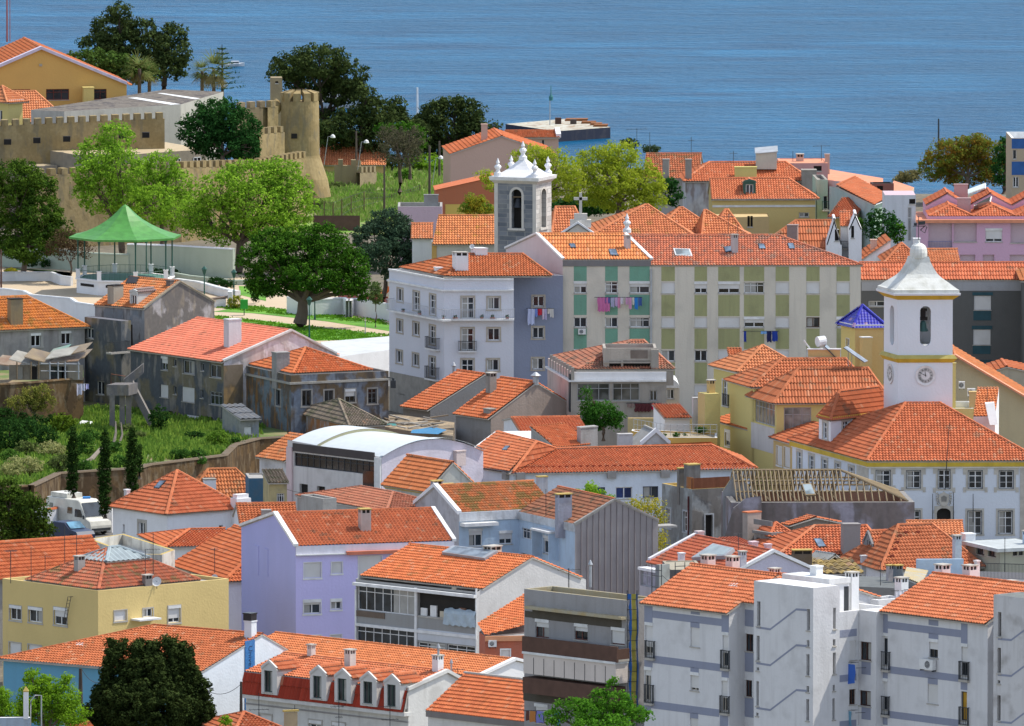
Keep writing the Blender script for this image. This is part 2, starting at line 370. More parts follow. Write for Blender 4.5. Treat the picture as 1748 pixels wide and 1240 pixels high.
class House:
 def __init__(s,name,label,x,y,Y,phi,L=None,R=None,a=None,b=None,psi=None,cat='house',base=-1.5,group=None,par=None,O=None):
  if O is not None:s.Y=O.y;s.O=V((O.x,O.y,P(0,y,O.y).z))
  else:s.Y=Y;s.O=P(x,y,Y)
  s.ze=s.O.z;s.base=base;Y=s.Y
  ph=math.radians(phi);ps=math.radians(phi if psi is None else psi)
  s.u=V((math.cos(ph),math.sin(ph),0));s.v=V((-math.sin(ps),math.cos(ps),0))
  def solve(px,e):
   lo=0.
   for _ in range(30):
    q,_z=proj(s.O+e*lo);q2,_z=proj(s.O+e*(lo+.5));g=(q2-q)/.5
    if abs(g)<1e-6:break
    lo+=(px-q)/g
   return lo
  s.a=a if a is not None else solve(X(R),s.u);s.b=b if b is not None else solve(X(L),s.v)
  c=s.O+s.u*s.a/2+s.v*s.b/2;c.z=base
  s.e=par or root(name,label,cat,c,group)
  s.F=Face(s.O,s.u,(s.u.y,-s.u.x,0));s.L=Face(s.O,s.v,(-s.v.y,s.v.x,0))
  s.R=Face(s.O+s.u*s.a,s.v,(s.v.y,-s.v.x,0));s.B=Face(s.O+s.v*s.b,s.u,(-s.u.y,s.u.x,0))
  s.polys=[];s.gF=s.gL=0.;s.rf=.5;s.roofo=s.e;s.kind='flat';s.rise=0
 def pt(s,a,b,z):return V((s.O.x,s.O.y,0))+s.u*a+s.v*b+V((0,0,z))
 def zat(s,a,b,y):p=s.pt(a,b,0);return P_(0,Yp(y),p.y).z
 def roof(s,kind,mat=None,rise=None,ry=None,rf=.5,i0=None,i1=None,og=.12,oe=.35,capm=None,under=None,col=.25,row=.40,ph=.5,name='roof',back=True,lip=.065,amp=.09):
  lb_=sum(map(ord,s.e.get('label','x')))%4;mat=VN[lb_]if mat is T_NEW else VP[lb_]if mat is T_PNK else mat
  a,b,ze=s.a,s.b,s.ze;mb=MB();s.kind=kind;s.rf=rf;capm=capm or mat;T=dict(col=col,row=row,under=under,lip=lip,amp=amp)
  def tl(pts,fine=True):
   p3=[s.pt(*p)for p in pts];s.polys.append(p3)
   if fine:tiles(mb,p3,mat,**T)
   else:
    tiles(mb,p3,mat,col=1.2,row=1.2,lip=.02,amp=.0,under=under)
  if kind in('u','hu'):
   r=rf*b;i0=(0 if kind=='u' else min(b/2,a/2))if i0 is None else i0;i1=(0 if kind=='u' else min(b/2,a/2))if i1 is None else i1
   if i0+i1>a:q_=a/(i0+i1+.05);i0*=q_;i1*=q_;print('CLAMP',label_of(s.e),a,i0,i1)
   if rise is None:rise=s.zat(i0,r,ry)-ze
   sl=rise/max(r,.1);sb=rise/max(b-r,.1);zr=ze+rise
   l0,l1=(-og if i0==0 else-oe),(a+og if i1==0 else a+oe);r0,r1=(-og if i0==0 else i0),(a+og if i1==0 else a-i1)
   ef=ze-oe*sl;eb=ze-oe*sb
   if rf>.01:tl([(l0,-oe,ef),(l1,-oe,ef),(r1,r,zr),(r0,r,zr)])
   if rf<.99:tl([(r0,r,zr),(r1,r,zr),(l1,b+oe,eb),(l0,b+oe,eb)],False)
   cap(mb,s.pt(r0,r,zr+.03),s.pt(r1,r,zr+.03),capm)
   if i0>0:tl([(l0,b+oe,eb),(l0,-oe,ef),(r0,r,zr)]);cap(mb,s.pt(l0,-oe,ef+.04),s.pt(r0,r,zr+.03),capm);cap(mb,s.pt(l0,b+oe,eb+.04),s.pt(r0,r,zr+.03),capm)
   else:s.gL=rise
   if i1>0:tl([(l1,-oe,ef),(l1,b+oe,eb),(r1,r,zr)],False);cap(mb,s.pt(l1,-oe,ef+.04),s.pt(r1,r,zr+.03),capm)
  elif kind in('v','hv'):
   r=rf*a;i0=(0 if kind=='v' else min(b/2,a/2))if i0 is None else i0;i1=(0 if kind=='v' else min(b/2,a/2))if i1 is None else i1
   if i0+i1>b:q_=b/(i0+i1+.05);i0*=q_;i1*=q_;print('CLAMP',label_of(s.e),b,i0,i1)
   if rise is None:rise=s.zat(r,i0,ry)-ze
   sl=rise/max(r,.1);sb=rise/max(a-r,.1);zr=ze+rise
   l0,l1=(-og if i0==0 else-oe),(b+og if i1==0 else b+oe);r0,r1=(-og if i0==0 else i0),(b+og if i1==0 else b-i1)
   el=ze-oe*sl;er=ze-oe*sb
   if rf>.01:tl([(-oe,l1,el),(-oe,l0,el),(r,r0,zr),(r,r1,zr)])
   if rf<.99:tl([(r,r0,zr),(a+oe,l0,er),(a+oe,l1,er),(r,r1,zr)],i0==0 or True)
   cap(mb,s.pt(r,r0,zr+.03),s.pt(r,r1,zr+.03),capm)
   if i0>0:tl([(-oe,l0,el),(a+oe,l0,er),(r,r0,zr)]);cap(mb,s.pt(-oe,l0,el+.04),s.pt(r,r0,zr+.03),capm);cap(mb,s.pt(a+oe,l0,er+.04),s.pt(r,r0,zr+.03),capm)
   else:s.gF=rise
   if i1>0:tl([(a+oe,l1,er),(-oe,l1,el),(r,r1,zr)],False);cap(mb,s.pt(-oe,l1,el+.04),s.pt(r,r1,zr+.03),capm)
  elif kind=='flat':
   z=ze-ph;t=.22;m2=mat or CONC;s.polys.append([s.pt(*p)for p in((0,0,z),(a,0,z),(a,b,z),(0,b,z))])
   mb.poly([s.pt(*p)for p in((.02,.02,z),(a-.02,.02,z),(a-.02,b-.02,z),(.02,b-.02,z))],m2,.5)
   cm=capm or STONE
   if ph>.02:
    for(p,q,r_,w)in(((0,0),(a,0),(a-t,t),(t,t)),((a,0),(a,b),(a-t,b-t),(a-t,t)),((a,b),(0,b),(t,b-t),(a-t,b-t)),((0,b),(0,0),(t,t),(t,b-t))):
     mb.poly([s.pt(*p,ze),s.pt(*q,ze),s.pt(*r_,ze),s.pt(*w,ze)],cm,.5);mb.poly([s.pt(*w,ze),s.pt(*r_,ze),s.pt(*r_,z),s.pt(*w,z)],cm,.5)
  elif kind in('sf','sl'):
   if rise is None:rise=s.zat(a/2 if kind=='sf' else a,b if kind=='sf' else 0,ry)-ze
   if kind=='sf':
    k=rise/b*oe;tl([(-og,-oe,ze-k),(a+og,-oe,ze-k),(a+og,b+.05,ze+rise),(-og,b+.05,ze+rise)])
   else:
    k=rise/a*oe;tl([(-oe,b+og,ze-k),(-oe,-og,ze-k),(a+.05,-og,ze+rise),(a+.05,b+og,ze+rise)])
   s.rise=rise
  s.rise=rise or 0
  s.roofo=mb.build(name,s.e)or s.e
  return s
 def walls(s,fm,lm=None,wf=(),wl=(),sur=None,rm=None,fr=None,gm=None,name='wall'):
  lm=lm or fm;rm=rm or fm;mb=MB();a,b,ze,zb=s.a,s.b,s.ze,s.base;k=s.kind;R=s.rise;rf=s.rf
  pf=[(0,zb),(a,zb),(a,ze),(0,ze)];pl=[(0,zb),(b,zb),(b,ze),(0,ze)];pr=list(pl);pb=list(pf)
  if k=='v' or(k=='hv' and s.gF):pf=[(0,zb),(a,zb),(a,ze),(rf*a,ze+R),(0,ze)]
  if k=='v':pb=[(0,zb),(a,zb),(a,ze),(rf*a,ze+R),(0,ze)]
  if k=='u' or(k=='hu' and s.gL):pl=[(0,zb),(b,zb),(b,ze),(rf*b,ze+R),(0,ze)]
  if k=='u':pr=[(0,zb),(b,zb),(b,ze),(rf*b,ze+R),(0,ze)]
  if k=='sf':pl=pr=[(0,zb),(b,zb),(b,ze+R),(0,ze)];pb=[(0,zb),(a,zb),(a,ze+R),(0,ze+R)]
  if k=='sl':pf=pb=[(0,zb),(a,zb),(a,ze+R),(0,ze)];pr=[(0,zb),(b,zb),(b,ze+R),(0,ze+R)]
  def cl(rc,mx):return(max(rc[0],.03),rc[1],min(rc[2],mx-.03),rc[3])
  of=[cl(s.F.rect(*w[:4]),a)for w in wf];ol=[cl(s.L.rect(*w[:4]),b)for w in wl]
  of2=[r for r in of if r[2]-r[0]>.1];ol2=[r for r in ol if r[2]-r[0]>.1]
  s.F.wall(mb,pf,of2,fm);s.L.wall(mb,pl,ol2,lm);s.R.wall(mb,pr,[],rm);s.B.wall(mb,pb,[],rm)
  s.wallo=mb.build(name,s.e)
  for face,ws,rs in((s.F,wf,of),(s.L,wl,ol)):
   for w,r in zip(ws,rs):
    if r[2]-r[0]<=.1:continue
    su=sur;f2=fr;g2=gm;nm='window'
    if len(w)>5:o=w[5];su=o.get('sur',sur);f2=o.get('fr',fr);g2=o.get('gm',gm);nm=o.get('n','window')
    window(face,s.e,r,w[4],su,f2,g2,'door' if w[4][0]=='D' else nm)
  return s
 def hit(s,x,y,face=None):
  """first roof plane met by the ray through this point of the photo"""
  px,py=X(x),Yp(y);d=ray(px,py);C=V((0,0,HC));best=None;near=None
  for pl in s.polys:
   n=(pl[1]-pl[0]).cross(pl[2]-pl[0]).normalized();dn=d.dot(n)
   if abs(dn)<1e-6:continue
   t=(pl[0]-C).dot(n)/dn;p=C+d*t;c=sum(pl,V())/len(pl)
   if t<0:continue
   ins=True;sg=0
   for i in range(len(pl)):
    e=(pl[(i+1)%len(pl)]-pl[i]).cross(p-pl[i]).dot(n)
    if abs(e)<.2:continue
    if sg==0:sg=1 if e>0 else-1
    elif sg*e<0:ins=False
   sc=(p-c).length
   if ins and(best is None or t<best[0]):best=(t,p,n)
   if near is None or sc<near[0]:near=(sc,p,n)
  if best:return best[1],best[2]
  return near[1],near[2]
 def chim(s,x0,yt,x1,yb,m=None,k='b',dep=1.,capm=None,at=None,sp=None,tp=None,dz=1.2):
  p,n=s.hit((x0+x1)/2,yb)if at is None else(s.pt(*at),None)
  if sp is not None:f=Face(s.O+s.u*sp,s.v,s.L.n);p=f.pt(*f.hit(X((x0+x1)/2),Yp(yb)))
  if tp is not None:f=Face(s.O+s.v*tp,s.u,s.F.n);p=f.pt(*f.hit(X((x0+x1)/2),Yp(yb)))
  Yd=p.y;sc=FL/Yd
  w=(X(x1)-X(x0))/sc/(s.u.x+dep*abs(s.u.y));top=P_(0,Yp(yt),Yd).z;m=m or WHP;mb=MB();w2=w*dep
  if k=='p':
   r=(X(x1)-X(x0))/sc/2;mb.tube([p-V((0,0,.3)),(p.x,p.y,top)],r*.7,GALV,8);mb.lathe((p.x,p.y,top-.1),[(r*.75,0),(r*1.3,.1),(r*.4,.35),(.01,.4)],GALV,8)
   return mb.build('chimney',s.roofo)
  zb=p.z-dz;u,v=s.u,s.v;c=V((p.x,p.y,0))+(v*w2*.3)
  def bx(z0,z1,g,mm):mb.box(c+V((0,0,(z0+z1)/2)),u*(w/2+g),v*(w2/2+g),V((0,0,(z1-z0)/2)),mm)
  if k=='b' and top-p.z>.7:
   bx(zb,top-.32,0,m);bx(top-.32,top-.08,-.06,DK);bx(top-.08,top,.06,capm or STONE)
   for i in(-1,1):
    for j in(-1,1):mb.box(c+u*i*(w/2-.05)+v*j*(w2/2-.05)+V((0,0,top-.2)),u*.05,v*.05,V((0,0,.12)),m)
   mb.box(c+V((0,0,top-.2)),u*.04,v*(w2/2-.01),V((0,0,.12)),m);mb.box(c+V((0,0,top-.2)),u*(w/2-.01),v*.04,V((0,0,.12)),m)
  elif k=='pots':
   bx(zb,top-.25,0,m);bx(top-.25,top-.17,.05,m)
   for i in(-.25,.25):mb.tube([c+u*w*i+V((0,0,top-.2)),c+u*w*i+V((0,0,top))],.1,capm or STONE,8)
  else:bx(zb,top-.09,0,m);bx(top-.09,top,.04,capm or m)
  return mb.build('chimney',s.roofo)
 def sky(s,pts,fm=None,gm=None,name='skylight',h=.08):
  """flat roof light given by its four corners in the photo"""
  q=[];
  for x,y in pts:p,n=s.hit(x,y);q.append(p)
  n=(q[1]-q[0]).cross(q[2]-q[0]).normalized();
  if n.z<0:n=-n
  c=sum(q,V())/4;mb=MB();up=[p+n*(h+.05)for p in q];inn=[c+(p-c)*.84+n*(h+.062)for p in q]
  for i in range(4):j=(i+1)%4;mb.poly([q[i],q[j],up[j],up[i]],fm or IRON,.5)
  mb.poly(up,fm or IRON,.5);o=mb.build(name,s.roofo);mb=MB();mb.poly(inn,gm or glass((.18,.26,.36)),.5);mb.build('pane',o);return o
 def ant(s,x,yt,yb,arms=(),at=None,r=.025,sp=None,tp=None):
  p=s.hit(x,yb)[0]if at is None else s.pt(*at)
  if sp is not None:f=Face(s.O+s.u*sp,s.v,s.L.n);p=f.pt(*f.hit(X(x),Yp(yb)))
  if tp is not None:f=Face(s.O+s.v*tp,s.u,s.F.n);p=f.pt(*f.hit(X(x),Yp(yb)))
  top=P_(0,Yp(yt),p.y).z;mb=MB();mb.tube([p-V((0,0,.2)),(p.x,p.y,top)],r,IRON,5)
  for ya,ln in arms:
   z=P_(0,Yp(ya),p.y).z;d=V((1,.25,0)).normalized();q=V((p.x,p.y,z));mb.tube([q-d*ln*.5,q+d*ln*.5],.015,IRON,4)
   for i in range(5):c=q+d*ln*(-.45+.22*i);e=V((-d.y,d.x,.15))*.25;mb.tube([c-e,c+e],.01,IRON,3)
  return mb.build('antenna',s.roofo)
 def dish(s,x,y,r,face=None,p=None):
  """satellite dish centred on this point of the photo, radius in metres"""
  if p is None:p=s.hit(x,y+r*1.2*K[2]*FL/s.Y)[0]if face is None else face.pt(*face.hit(X(x),Yp(y)),.35)
  mb=MB();c=p+V((0,0,r*1.1 if face is None else 0));ax=V((-.25,-.9,.42)).normalized();e=ax.cross(V((0,0,1))).normalized();g=e.cross(ax)
  R=[[c+ax*(.25*rr*rr*r)+(e*math.cos(t)+g*math.sin(t))*r*rr for t in np.linspace(0,2*math.pi,15)[:-1]]for rr in(.02,.5,.8,1)]
  for i in range(3):
   for k in range(14):mb.poly([R[i][k],R[i][(k+1)%14],R[i+1][(k+1)%14],R[i+1][k]],WHT,.5)
  mb.tube([c,c+ax*r*.9],.015,IRON,4);mb.tube([c-ax*.02,c-V((0,0,r*1.4))if face is None else c-face.n*.35],.025,IRON,5)
  return mb.build('satellite_dish',s.roofo if face is None else s.e)
 def panel(s,face,x0,y0,x1,y1,mat,name='panel',d0=-.02,d1=.012):
  mb=MB();face.box(mb,*face.rect(x0,y0,x1,y1),d0,d1,mat);return mb.build(name,s.e)
 def band(s,faces,z0,z1,d,mat,name='cornice'):
  """continuous moulding round the walls between two heights below the eave"""
  mb=MB();
  if 'F' in faces:s.F.box(mb,-d if 'L' in faces else 0,s.ze+z0,s.a,s.ze+z1,-.05,d,mat)
  if 'L' in faces:s.L.box(mb,0.002,s.ze+z0,s.b,s.ze+z1-.002,-.05,d-.002,mat)
  if 'R' in faces:s.R.box(mb,0,s.ze+z0,s.b,s.ze+z1-.002,-.05,d-.002,mat)
  return mb.build(name,s.e)
 def cope(s,mat,w=.3,h=.18,ends='LR',name='gable_coping',lift=.12):
  """raised coping along the gable verges"""
  mb=MB();R,a,b,rf,ze=s.rise,s.a,s.b,s.rf,s.ze
  def seg(p,q,side):
   d=(q-p);n=V((0,0,1));mid=(p+q)/2+V((0,0,lift+h/2-.1));mb.box(mid,d/2,side*w/2,V((0,0,h)),mat)
  if s.kind in('u',):
   for e,x in(('L',0),('R',a)):
    if e in ends:seg(s.pt(x,-.1,ze),s.pt(x,rf*b,ze+R),s.u);seg(s.pt(x,rf*b,ze+R),s.pt(x,b,ze),s.u);o=mb.build(name,s.roofo);mb=MB()
  else:
   for e,y in(('F',0),('B',b)):
    if e in ends:seg(s.pt(-.1,y,ze),s.pt(rf*a,y,ze+R),s.v);seg(s.pt(rf*a,y,ze+R),s.pt(a,y,ze),s.v);o=mb.build(name,s.roofo);mb=MB()
 def balcony(s,face,x0,y0,x1,y1,depth=.6,kind='rail',mat=None,slab=None,name='balcony',n=None):
  """balcony whose front railing covers this rectangle of the photo (measured on the wall plane)"""
  a0,z0,a1,z1=face.off(depth).rect(x0,y0,x1,y1);mb=MB();face.box(mb,a0,z0-.14,a1,z0,0,depth,slab or STONE);o=mb.build(name,s.e);mb=MB();mat=mat or IRON
  if kind=='rail':
   for d in(depth-.03,):
    face.box(mb,a0,z1-.04,a1,z1,d-.02,d+.02,mat);face.box(mb,a0,z0+.05,a1,z0+.08,d-.015,d+.015,mat)
    m=n or max(3,int((a1-a0)/.14))
    for i in range(m+1):c=a0+(a1-a0)*i/m;face.box(mb,c-.012,z0,c+.012,z1,d-.012,d+.012,mat)
   for c in(a0,a1):
    face.box(mb,c-.015,z1-.04,c+.015,z1,0,depth,mat)
    for i in range(1,4):face.box(mb,c-.012,z0,c+.012,z1,depth*i/4-.012,depth*i/4+.012,mat)
   mb.build('railing',o)
  else:
   face.box(mb,a0,z0,a1,z1,depth-.1,depth,mat);face.box(mb,a0,z0,a0+.1,z1,0,depth-.1,mat);face.box(mb,a1-.1,z0,a1,z1,0,depth-.1,mat);mb.build('parapet',o)
  return o
 def ac(s,face,x0,y0,x1,y1):
  a0,z0,a1,z1=face.rect(x0,y0,x1,y1);mb=MB();face.box(mb,a0,z0,a1,z1,.08,.38,WHT);c=face.pt(a0+(a1-a0)*.4,(z0+z1)/2,.385);r=(z1-z0)*.36
  mb.poly([c+face.e*r*math.cos(t)+V((0,0,r*math.sin(t)))for t in np.linspace(0,6.283,17)[:-1]],IRON,.5)
  for i in range(-2,3):q=c+face.n*.01+V((0,0,i*r*.35));w=face.e*r*math.sqrt(max(.05,1-(i*.35)**2));mb.tube([q-w,q+w],.012,WHT,3)
  for q in(a0+.08,a1-.08):face.box(mb,q-.02,z0-.1,q+.02,z0,0,.36,IRON)
  return mb.build('air_conditioner',s.e)
 def stripe(s,face,pts,w,mat,name='painted_stripe',d=.01):
  q=[face.hit(X(x),Yp(y))for x,y in pts];w=w/K[2]*s.Y/FL/2;mb=MB()
  for(a,z),(c,y)in zip(q[:-1],q[1:]):mb.poly([face.pt(a,z-w,d),face.pt(c,y-w,d),face.pt(c,y+w,d),face.pt(a,z+w,d)],mat,.5)
  return mb.build(name,s.e)
 def dormer(s,face,x0,ya,x1,yb,win,mat=None,rmat=None,back=2.2,out=.12,sh=.25,arch=False,name='dormer',fr=None,fl=None):
  """small roof window house: outer box x0..x1, apex ya, foot yb, window rect in it"""
  g=face.off(out);a0,z0,a1,zt=g.rect(x0,ya,x1,yb);mat=mat or WHP;am=(a0+a1)/2;h=(a1-a0)*sh;zs=zt-h;r=g.rect(*win);mb=MB()
  poly=[(a0,z0),(a1,z0),(a1,zs),(am,zt),(a0,zs)]if not fl else[(a0,z0),(a1,z0),(a1,zt),(a0,zt)]
  g.wall(mb,poly,[r],mat,.12);D=-back
  for(p,q)in zip(poly[1:],poly[2:]+poly[:1]):mb.poly([g.pt(*p),g.pt(*q),g.pt(*q,D),g.pt(*p,D)],mat,.5)
  for(p,q)in zip(poly[2:-1],poly[3:]):
   e=V((q[0]-p[0],q[1]-p[1],0)).normalized();n2=(-e.y,e.x)if e.x>0 else(e.y,-e.x)
   mb.poly([g.pt(p[0],p[1]+.16,.06),g.pt(q[0],q[1]+.16,.06),g.pt(q[0],q[1]-.05,.06),g.pt(p[0],p[1]-.05,.06)],mat,.5);mb.poly([g.pt(p[0],p[1]+.16,.06),g.pt(q[0],q[1]+.16,.06),g.pt(q[0],q[1]+.16,-.1),g.pt(p[0],p[1]+.16,-.1)],mat,.5)
  o=mb.build(name,s.roofo);mb=MB();rm=rmat or T_NEW
  if not fl:
   tiles(mb,[g.pt(a0-.1,zs-.02,-.1),g.pt(am,zt+.08,-.1),g.pt(am,zt+.08,D),g.pt(a0-.1,zs-.02,D)],rm);tiles(mb,[g.pt(a1+.1,zs-.02,-.1),g.pt(am,zt+.08,-.1),g.pt(am,zt+.08,D),g.pt(a1+.1,zs-.02,D)],rm);cap(mb,g.pt(am,zt+.1,-.1),g.pt(am,zt+.1,D),rm)
  mb.build('dormer_roof',o);window(g,o,r,'w',None,fr)
  return o
# ---------------- trees ----------------
def leafcloud(mb,lobes,mat,ls,dens,cl,up=.3,drop=0.,rng=None):
 cl=cl*.78
 """lobes: (centre, rx, ry, rz). Leaf sized faces gathered in clumps over the shell and inside of each lobe"""
 rng=rng or RN;Q=[];RR=[]
 for c,rx,ry,rz in lobes:
  area=4*math.pi*((rx*ry)**1.6/3+(rx*rz)**1.6/3+(ry*rz)**1.6/3)**(1/1.6)
  nc=max(5,int(area/(cl*cl)*.95));d=rng.normal(size=(nc,3));d/=np.linalg.norm(d,axis=1)[:,None]
  rad=rng.uniform(.45,1.08,nc)**.7;cc=np.array(c)+d*rad[:,None]*np.array((rx,ry,rz));nl=max(4,int(8.5*dens*cl*cl/(ls*ls)))
  tone=rng.rand(nc);cr=cl*rng.uniform(.4,1.15,nc)
  dd=rng.normal(size=(nc,nl,3));dd/=np.linalg.norm(dd,axis=2)[...,None];rr=rng.uniform(.5,1.,(nc,nl))**.6
  p=cc[:,None]+dd*(rr*cr[:,None])[...,None]*np.array((1,1,.72));p[...,2]-=drop*rng.rand(nc,nl)
  nrm=dd*.8+rng.normal(size=dd.shape)*.55+np.array((0,0,up));nrm/=np.linalg.norm(nrm,axis=2)[...,None]
  t=np.cross(nrm,rng.normal(size=dd.shape));t/=np.linalg.norm(t,axis=2)[...,None]+1e-9;b=np.cross(nrm,t)
  s1=ls*rng.uniform(.5,1.1,(nc,nl,1));s2=s1*rng.uniform(.45,.8,(nc,nl,1))
  q=np.stack([p-t*s1*.6,p-b*s2*.5,p+t*s1*.6,p+b*s2*.5],2)
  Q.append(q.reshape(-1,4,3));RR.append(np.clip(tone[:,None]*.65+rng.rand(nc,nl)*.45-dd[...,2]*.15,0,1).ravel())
 mb.quads(np.concatenate(Q),mat,np.concatenate(RR))
BARK=flat((.14,.105,.08),.95,name='bark');BARKD=flat((.07,.055,.045),.95,name='dark_bark')
def tree(name,label,Y,lobes,trunk,mat,ls=.28,dens=.9,cl=.75,cat='tree',group=None,bark=None,tw=.28,ry=.9,limbs=True,up=.3,extra=None,drop=0.,branch=0,scl=1.06):
 """lobes (x, y, rx, ry) ellipses in the photo; trunk (x, y) foot"""
 sc=FL/Y;L=[]
 for i,l in enumerate(lobes):
  dy=(random.random()-.5)*1.6*l[2]/K[2]/sc*(1 if len(lobes)>1 else 0)
  c=P(l[0],l[1],Y+dy);rx,rz=l[2]/K[2]/sc,l[3]/K[2]/sc;L.append((c,rx*scl,max(rx,rz)*ry,rz*scl))
 f=P(trunk[0],trunk[1],Y);r=root(name,label,cat,f,group);mb=MB();bm=bark or BARK
 cen=sum((l[0]for l in L),V())/len(L);fork=f+(cen-f)*.45;fork.x=f.x+(cen.x-f.x)*.25
 mb.tube([f-V((0,0,.4)),f+V((0,0,.25)),f+(fork-f)*.5+V((.1,0,0)),fork],[tw*1.35,tw*1.05,tw*.85,tw*.7],bm,9)
 if limbs:
  for l in L:
   m=fork+(l[0]-fork)*.5+V((random.uniform(-.3,.3),random.uniform(-.3,.3),.15));mb.tube([fork-V((0,0,.2)),m,l[0],l[0]+V((random.uniform(-.3,.3),0,l[3]*.6))],[tw*.5,tw*.34,tw*.18,tw*.06],bm,6)
   for _ in range(branch or 3):
    e=l[0]+V((random.uniform(-1,1)*l[1],random.uniform(-1,1)*l[2],random.uniform(-.7,.8)*l[3]))*.85;mb.tube([m,(m+e)/2+V((0,0,.1)),e],[tw*.2,tw*.12,tw*.04],bm,5)
 mb.build('trunk',r);mb=MB();leafcloud(mb,L,mat,ls,dens,cl,up,drop)
 if extra:leafcloud(mb,[(c,a*1.02,b*1.02,d*1.02)for c,a,b,d in L],extra,ls,dens*.12,cl,up)
 mb.build('crown',r);return r
def bush(name,label,lobes,mat,z=0.,ls=.2,dens=.8,cl=.45,cat='shrub',group=None,Y=None):
 L=[]
 for x,y,rx,rz in lobes:
  g=P(x,y+rz,Y)if Y else G(x,y+rz,z);sc=FL/g.y;a,c=rx/K[2]/sc,rz/K[2]/sc;L.append((g+V((0,0,c)),a,a*.9,c))
 mb=MB();leafcloud(mb,L,mat,ls,dens,cl);base=sum((l[0]for l in L),V())/len(L);base.z=min(l[0].z-l[3]for l in L)
 r=root(name,label,cat,base,group);mb.build('foliage',r);mb=MB()
 for l in L:mb.tube([(l[0].x,l[0].y,l[0].z-l[3]),l[0],l[0]+V((.1,0,l[3]*.5))],[.07,.05,.02],BARKD,5)
 mb.build('stem',r);return r
def pole(name,label,x,yt,yb,Y=None,r=.05,mat=None,cat='pole',z=0.,arms=(),group=None):
 f=G(x,yb,z)if Y is None else P(x,yb,Y);top=P_(0,Yp(yt),f.y).z;mb=MB();mb.tube([f-V((0,0,.3)),(f.x,f.y,top)],[r*1.2,r*.8],mat or BARKD,7)
 for dz,ln in arms:mb.box((f.x,f.y,top-dz),(ln/2,.1,0),(0,.04,0),(0,0,.04),mat or BARKD)
 o=mb.build(name,None,loc=f);tag(o,label,cat,group);return o
def cable(pts,name,label,sag=.4):
 pts=[V(p)for p in pts];mb=MB()
 for p,q in zip(pts[:-1],pts[1:]):mb.tube([p+(q-p)*t-V((0,0,4*sag*t*(1-t)))for t in np.linspace(0,1,9)],.018,IRON,4)
 o=mb.build(name,None,loc=pts[0]);tag(o,label,'cable');return o
CLO={}
def laundry(name,label,face,x0,y0,x1,items,off=.5,group=None):
 """line of washing before a wall: items (xa, xb, ybottom, colour)"""
 a0,z0=face.hit(X(x0),Yp(y0));a1,z1=face.hit(X(x1),Yp(y0));r=root(name,label,'laundry',face.pt((a0+a1)/2,z0,off),group);mb=MB()
 for d in(off,off-.22):mb.tube([face.pt(a0,z0,d),face.pt(a1,z1,d)],.014,IRON,4)
 for a in(a0,a1):mb.tube([face.pt(a,z0-.05,0),face.pt(a,z0,off)],.016,IRON,4)
 mb.build('clothes_line',r)
 for xa,xb,yb,c in items:
  a,zt=face.hit(X(xa),Yp(y0));b=face.hit(X(xb),Yp(y0))[0];z=face.hit(X((xa+xb)/2),Yp(yb))[1];n=max(3,int((b-a)/.08));mb=MB();m=CLO.setdefault(c,flat(c,.95,name='cloth',var=.05));ph=random.random()*6
  rows=5;g=[[face.pt(a+(b-a)*(i/n+(.04*math.sin(j*1.3+ph)if 0<j else 0)),zt+(z-zt)*j/rows*(1+.06*math.sin(i*1.9+ph)),off+.05*math.sin(i*1.7+ph)*(j/rows+.3))for i in range(n+1)]for j in range(rows+1)]
  for j in range(rows):
   for i in range(n):mb.poly([g[j][i],g[j][i+1],g[j+1][i+1],g[j+1][i]],m,.5)
  mb.build('cloth',r)
 return r
class Bare(House):
 """building of irregular plan: roof planes and wall runs are given point by point (x, y in the photo at a known height)"""
 def __init__(s,name,label,p,cat='house',phi=0,base=-1.5,group=None,par=None):
  s.u=V((math.cos(math.radians(phi)),math.sin(math.radians(phi)),0));s.v=V((-s.u.y,s.u.x,0));s.O=V(p);s.Y=p[1];s.base=base;s.ze=p[2]
  s.e=par or root(name,label,cat,V((p[0],p[1],base)),group);s.polys=[];s.roofo=s.e;s.F=Face(s.O,s.u,(s.u.y,-s.u.x,0));s.L=Face(s.O,s.v,(-s.u.x,-s.u.y,0))
 def planes(s,polys,mat,caps=(),capm=None,name='roof',**kw):
  mb=MB()
  for pl in polys:tiles(mb,pl,mat,**kw);s.polys.append([V(p)for p in pl])
  for p,q in caps:cap(mb,V(p)+V((0,0,.04)),V(q)+V((0,0,.04)),capm or mat)
  s.roofo=mb.build(name,s.e);return s
 def run(s,pts,mat,wins=None,zb=None,name='wall',sur=None,fr=None,gm=None,top=None):
  """walls along consecutive 3d points (their z is the wall top); wins: {segment: [windows]}"""
  mb=MB();wins=wins or{};fs=[];jobs=[]
  for i in range(len(pts)-1):
   p,q=V(pts[i]),V(pts[i+1]);e=V((q.x-p.x,q.y-p.y,0));L=e.length;e.normalize();n=V((e.y,-e.x,0))
   if n.y>0 or(abs(n.y)<.02 and n.x<0):pass
   f=Face(p,e,n);b=s.base if zb is None else zb;rs=[]
   for w in wins.get(i,()):
    r=f.rect(*w[:4]);r=(max(r[0],.03),r[1],min(r[2],L-.03),r[3])
    if r[2]-r[0]>.1:rs.append(r);jobs.append((f,r,w))
   poly=[(0,b),(L,b),(L,q.z)]+([(top[i][0]*L,top[i][1])]if top and i in top else[])+[(0,p.z)]
   f.wall(mb,poly,rs,mat);fs.append(f)
  mb.build(name,s.e)
  for f,r,w in jobs:
   o=w[5]if len(w)>5 else{};window(f,s.e,r,w[4],o.get('sur',sur),o.get('fr',fr),o.get('gm',gm),'door' if w[4][0]=='D' else 'window')
  return fs
